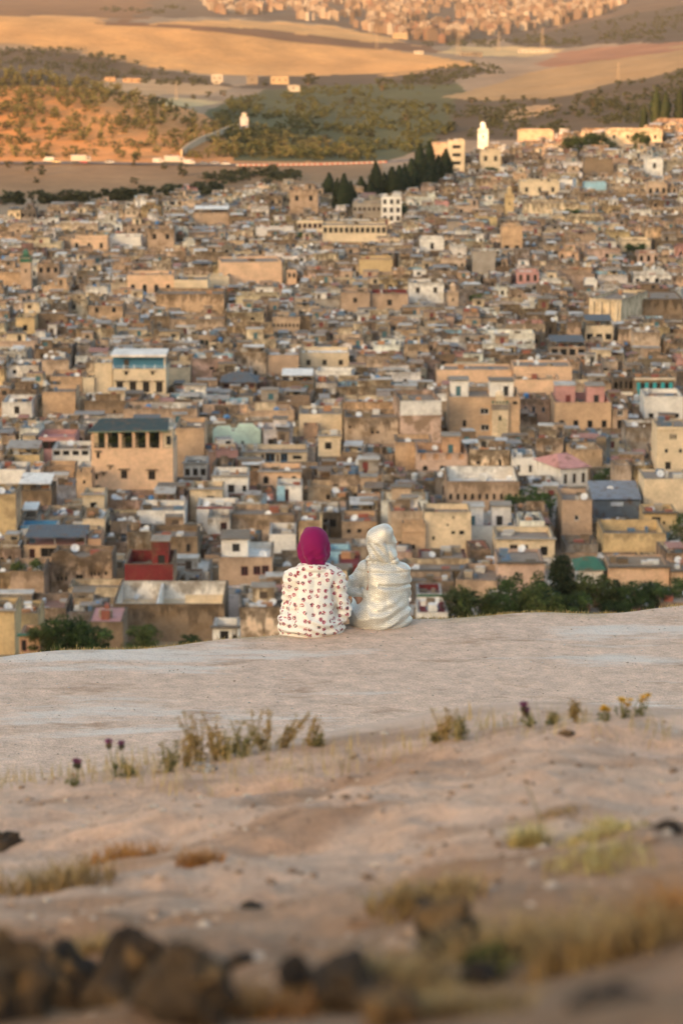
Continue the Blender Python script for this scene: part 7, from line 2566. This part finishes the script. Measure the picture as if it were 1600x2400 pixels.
# tufts of dry grass one can tell apart
TUFT = [(1240, 1985, 70, 90, 'upright tuft of straw grass left of the pale grass patch'), (1390, 1962, 120, 50, 'pale yellow grass patch upper of the pair'), (1450, 1945, 110, 44, 'thin trailing grass beside the upper pale patch'), (1400, 2025, 190, 60, 'wide pale yellow grass patch, lower of the pair'),
        (1200, 2260, 220, 180, 'tall tangled dry grass beside the lichen-spotted rock'), (1420, 2250, 260, 200, 'broad tangle of brown dry grass near the bottom edge'), (1560, 2180, 130, 170, 'orange-brown grass clump at the right-hand edge'), (1000, 2120, 200, 110, 'soft golden grass behind the lichen-spotted rock'),
        (290, 2010, 150, 70, 'rusty dry tuft upper of the left-hand slope'), (470, 2030, 80, 70, 'rusty orange tuft right of the rusty dry tuft'), (130, 2080, 200, 100, 'brown straggly grass on the left-hand slope'), (930, 2330, 180, 140, 'dark gold grass between the bottom rocks'), (600, 2380, 200, 110, 'orange-brown dry scrub left of the small upright rock'), (180, 2250, 140, 90, 'dark straggly grass growing above the big left-hand rocks'), (1080, 2390, 220, 120, 'dense brown grass along the bottom edge'), (1310, 1905, 90, 24, 'low dry bush casting a faint line of stems')]
for i, (px, py, wp, hp, lab) in enumerate(TUFT):
    x, d, z = ghit(px, py)
    k = d / F
    m = MB()
    cset = [(0.45, 0.34, 0.12), (0.52, 0.41, 0.17), (0.38, 0.30, 0.12)] if 'pale' in lab or 'trailing' in lab else ([(0.44, 0.20, 0.05), (0.36, 0.17, 0.06), (0.30, 0.15, 0.06)] if ('rusty' in lab or 'orange' in lab) else [(0.34, 0.22, 0.09), (0.26, 0.16, 0.065), (0.42, 0.27, 0.10), (0.2, 0.13, 0.06)])
    nb = int(min(700, 120 + wp * hp * 0.03))
    for q in range(nb):
        xx = x + max(-.7, min(.7, rng.gauss(0, 0.34))) * wp * k; yy = d + max(-.6, min(.6, rng.gauss(0, 0.3))) * wp * k
        blade(m, (xx, yy, zg(xx, yy) - 0.005), hp * k * rng.uniform(0.2, 0.7), rng.uniform(0.2, 1.7), rng.uniform(0.0015, 0.003), rng.choice(cset))
    o = link('grass_tuft', m.mesh('grass_tuft'))
    tag(o, lab, 'dry grass', 'dry grass tufts in the foreground')
# a green leafy weed low at the bottom edge
x, d, z = ghit(1142, 2290)
m = MB()
leaf_clump(m, x, d, z + 0.015, 0.036, 0.036, 0.025, 60, 0.012, [(0.13, 0.13, 0.035), (0.17, 0.15, 0.045), (0.10, 0.10, 0.03)], rng)
o = link('leafy_weed', m.mesh('leafy_weed'))
tag(o, 'small green leafy weed under the lichen-spotted rock', 'weed')


def stalk_plant(loc, h, nbr, col, seedheads, lab, kind, lean=0.0):
    """An upright dry weed: stem, side shoots, whorls of seed heads or leaves, perhaps a flower."""
    root = link('dry_weed' if kind in ('spike', 'leafy', 'bare') else 'thistle' if kind == 'thistle' else 'yellow_flower', None, None, loc)
    tag(root, lab, 'plant', 'weeds on the mound crest')
    r = rng
    stem = MB(); heads = MB(); leaves = MB()
    tips = []
    for b_ in range(nbr):
        a = r.uniform(0, 6.28); sp = r.uniform(0.05, 0.30) * h * (1.5 if nbr > 2 else 1.0)
        p = Vector((0, 0, -0.02)); hh = h * r.uniform(0.62, 1.0) if b_ else h
        end = Vector((math.cos(a) * sp + lean * hh, math.sin(a) * sp, hh))
        mid = end * 0.5 + Vector((r.gauss(0, 0.01), r.gauss(0, 0.01), 0))
        stem.tube(p, mid, 0.0028, 0.0022, col, 'dry', 5, cap=False)
        stem.tube(mid, end, 0.0022, 0.0012, col, 'dry', 5)
        tips.append(end)
        if kind in ('spike', 'leafy'):
            for k in range(int(24 * hh / 0.2) + 5):
                t = r.uniform(0.25, 1.0)
                q = (p.lerp(mid, t * 2) if t < 0.5 else mid.lerp(end, t * 2 - 1))
                s = 0.0105 * (1.25 - 0.6 * t) * r.uniform(0.7, 1.3)
                leaf_clump(heads if kind == 'spike' else leaves, q.x + r.gauss(0, 0.006), q.y, q.z, s * 1.3, s * 1.3, s, 5, s * 0.5, seedheads, r)
    for k in range(0 if kind == 'bare' else 10 + int(60 * h)):
        a = r.uniform(0, 6.28); t = r.uniform(0.02, 0.5) * h; q = r.uniform(0.005, 0.03)
        pp = Vector((math.cos(a) * q + lean * t, math.sin(a) * q, t))
        leaf_clump(leaves, pp.x, pp.y, pp.z, 0.006, 0.006, 0.006, 3, 0.008, [(0.17, 0.16, 0.06), (0.22, 0.18, 0.07), (0.12, 0.13, 0.05)] if kind != 'spike' else [(0.36, 0.24, 0.09), (0.24, 0.18, 0.07)], r)
    link('stem', stem.mesh('stem'), root)
    if heads.f: link('seed_heads', heads.mesh('seed_heads'), root)['kind'] = 'stuff'
    if leaves.f: link('leaves', leaves.mesh('leaves'), root)['kind'] = 'stuff'
    if kind == 'thistle':
        for e in tips[:1 if nbr < 3 else 2]:
            fl = MB()
            leaf_clump(fl, e.x, e.y, e.z + 0.004, 0.011, 0.011, 0.010, 50, 0.007, [(0.11, 0.10, 0.06), (0.16, 0.12, 0.06)], r)
            link('bud', fl.mesh('bud'), root)
            fl = MB()
            for _ in range(46):
                u = Vector((r.gauss(0, 0.5), r.gauss(0, 0.5), 1)).normalized()
                b0 = Vector(e) + Vector((0, 0, 0.008)); t0 = b0 + u * 0.022
                sd = u.orthogonal().normalized() * 0.0016
                mb_face_raw(fl, [tuple(b0 - sd), tuple(b0 + sd), tuple(t0 + sd), tuple(t0 - sd)], r.choice([(0.30, 0.09, 0.20), (0.22, 0.07, 0.14), (0.34, 0.12, 0.18)]), 'dry')
            link('purple_head', fl.mesh('purple_head'), root)
    if kind == 'yellow':
        for e in tips:
            if r.random() < 0.75:
                fl = MB()
                for k in range(14):
                    a = 6.28 * k / 14
                    o_ = Vector((math.cos(a), math.sin(a), r.uniform(0.1, 0.5))).normalized() * 0.014
                    sd = Vector((-math.sin(a), math.cos(a), 0)) * 0.003
                    c0 = Vector(e)
                    mb_face_raw(fl, [tuple(c0 - sd * .5), tuple(c0 + o_ - sd), tuple(c0 + o_ * 1.1), tuple(c0 + o_ + sd), tuple(c0 + sd * .5)], r.choice([(0.75, 0.42, 0.02), (0.7, 0.36, 0.02)]), 'dry')
                leaf_clump(fl, e.x, e.y, e.z + 0.002, 0.006, 0.006, 0.005, 16, 0.004, [(0.72, 0.40, 0.02), (0.5, 0.25, 0.02)], r)
                link('flower', fl.mesh('flower'), root)
    return root


BRN = [(0.34, 0.21, 0.075), (0.40, 0.26, 0.09), (0.26, 0.16, 0.06), (0.46, 0.32, 0.12)]
GRN = [(0.26, 0.21, 0.085), (0.34, 0.25, 0.10), (0.20, 0.17, 0.07), (0.44, 0.32, 0.13)]
PLANTS = [
    (392, 1812, 92, 3, 'leafy', 'leftmost branching weed of the brown clump on the crest'), (432, 1800, 78, 2, 'spike', 'low brown weed spike next to the leftmost branching weed'), (470, 1790, 110, 2, 'spike', 'tall brown weed spike at the left part of the clump'),
    (505, 1785, 116, 2, 'spike', 'tallest dark seed spike in the middle of the clump'), (530, 1782, 80, 2, 'leafy', 'low green-brown weed at the foot of the tallest spike'), (566, 1776, 104, 3, 'leafy', 'greenish weed carrying a small yellow flower'),
    (618, 1762, 96, 2, 'spike', 'brown spike weed right of the yellow flowered one'), (660, 1755, 90, 3, 'spike', 'leaning brown spike weed near the end of the clump'), (725, 1748, 64, 1, 'spike', 'single leaning brown stalk right of the clump'), (745, 1752, 34, 4, 'leafy', 'low dark green weed at the right end of the clump'),
    (172, 1845, 62, 1, 'thistle', 'dark thistle leftmost on the crest'), (275, 1822, 86, 2, 'thistle', 'purple-headed thistle left of the brown clump'), (300, 1825, 40, 3, 'leafy', 'low dry tangle under the purple-headed thistle'), (1045, 1738, 78, 2, 'spike', 'slim brown stalk with an orange tip on the middle of the crest'), (1078, 1735, 70, 2, 'leafy', 'grey-green weed beside the slim brown stalk'),
    (1025, 1740, 34, 3, 'leafy', 'low grey weed left of the slim brown stalk'), (1238, 1706, 56, 3, 'thistle', 'squat thistle with a purple head on the crest'), (1292, 1700, 36, 2, 'leafy', 'small round-topped weed right of the squat thistle'), (1350, 1695, 50, 3, 'spike', 'dry twiggy weed between thistle and yellow flowers'),
    (1420, 1690, 40, 3, 'yellow', 'low weed with one yellow flower, left of the yellow pair'), (1462, 1682, 52, 4, 'yellow', 'taller weed with yellow flower heads'), (1502, 1678, 56, 4, 'yellow', 'rightmost weed with yellow flowers on the crest'),
    (1262, 1985, 190, 1, 'bare', 'thin tall bare stalk standing in front of the slope')]
for px, py, hp, nb, kd, lab in PLANTS:
    x, d, z = ghit(px, py)
    if d > 11.5:
        d = 10.1; x = (px - 800) / F * d; z = zg(x, d)
    col = (0.27, 0.19, 0.08) if kd == 'spike' else (0.20, 0.18, 0.08)
    stalk_plant((x, d, z), hp * d / F * (1.1 if kd == 'spike' else 0.8 if kd == 'thistle' else 0.9), nb + (0 if 'bare' in lab else 3), col, BRN if kd == 'spike' else GRN, lab, kd, rng.uniform(-0.12, 0.12) if 'leaning' not in lab else 0.45)
x, d, z = ghit(552, 1776)
if d > 11.5: d = 10.1; x = (552 - 800) / F * d; z = zg(x, d)
stalk_plant((x, d, z), 70 * d / F, 2, (0.2, 0.18, 0.08), GRN, 'yellow flower amid the brown clump', 'yellow')

# ------------------------------------------------------------------ the evening air
hz = MB()
hz.box(-9500, 9500, -3700, 13500, -240, 470, (1, 1, 1), 'trim')
hm = bpy.data.materials.new('evening_haze')
hm.use_nodes = True
for n_ in list(hm.node_tree.nodes):
    hm.node_tree.nodes.remove(n_)
ho = hm.node_tree.nodes.new('ShaderNodeOutputMaterial')
pv = hm.node_tree.nodes.new('ShaderNodeVolumePrincipled')
pv.inputs['Color'].default_value = (1.0, 0.80, 0.60, 1)
pv.inputs['Density'].default_value = 0.00003
pv.inputs['Anisotropy'].default_value = 0.2
hm.node_tree.links.new(pv.outputs[0], ho.inputs['Volume'])
me = hz.mesh('haze')
me.materials.clear(); me.materials.append(hm)
ob = link('haze', me)
tag(ob, 'thin warm evening haze over the valley', 'haze', kind='stuff')
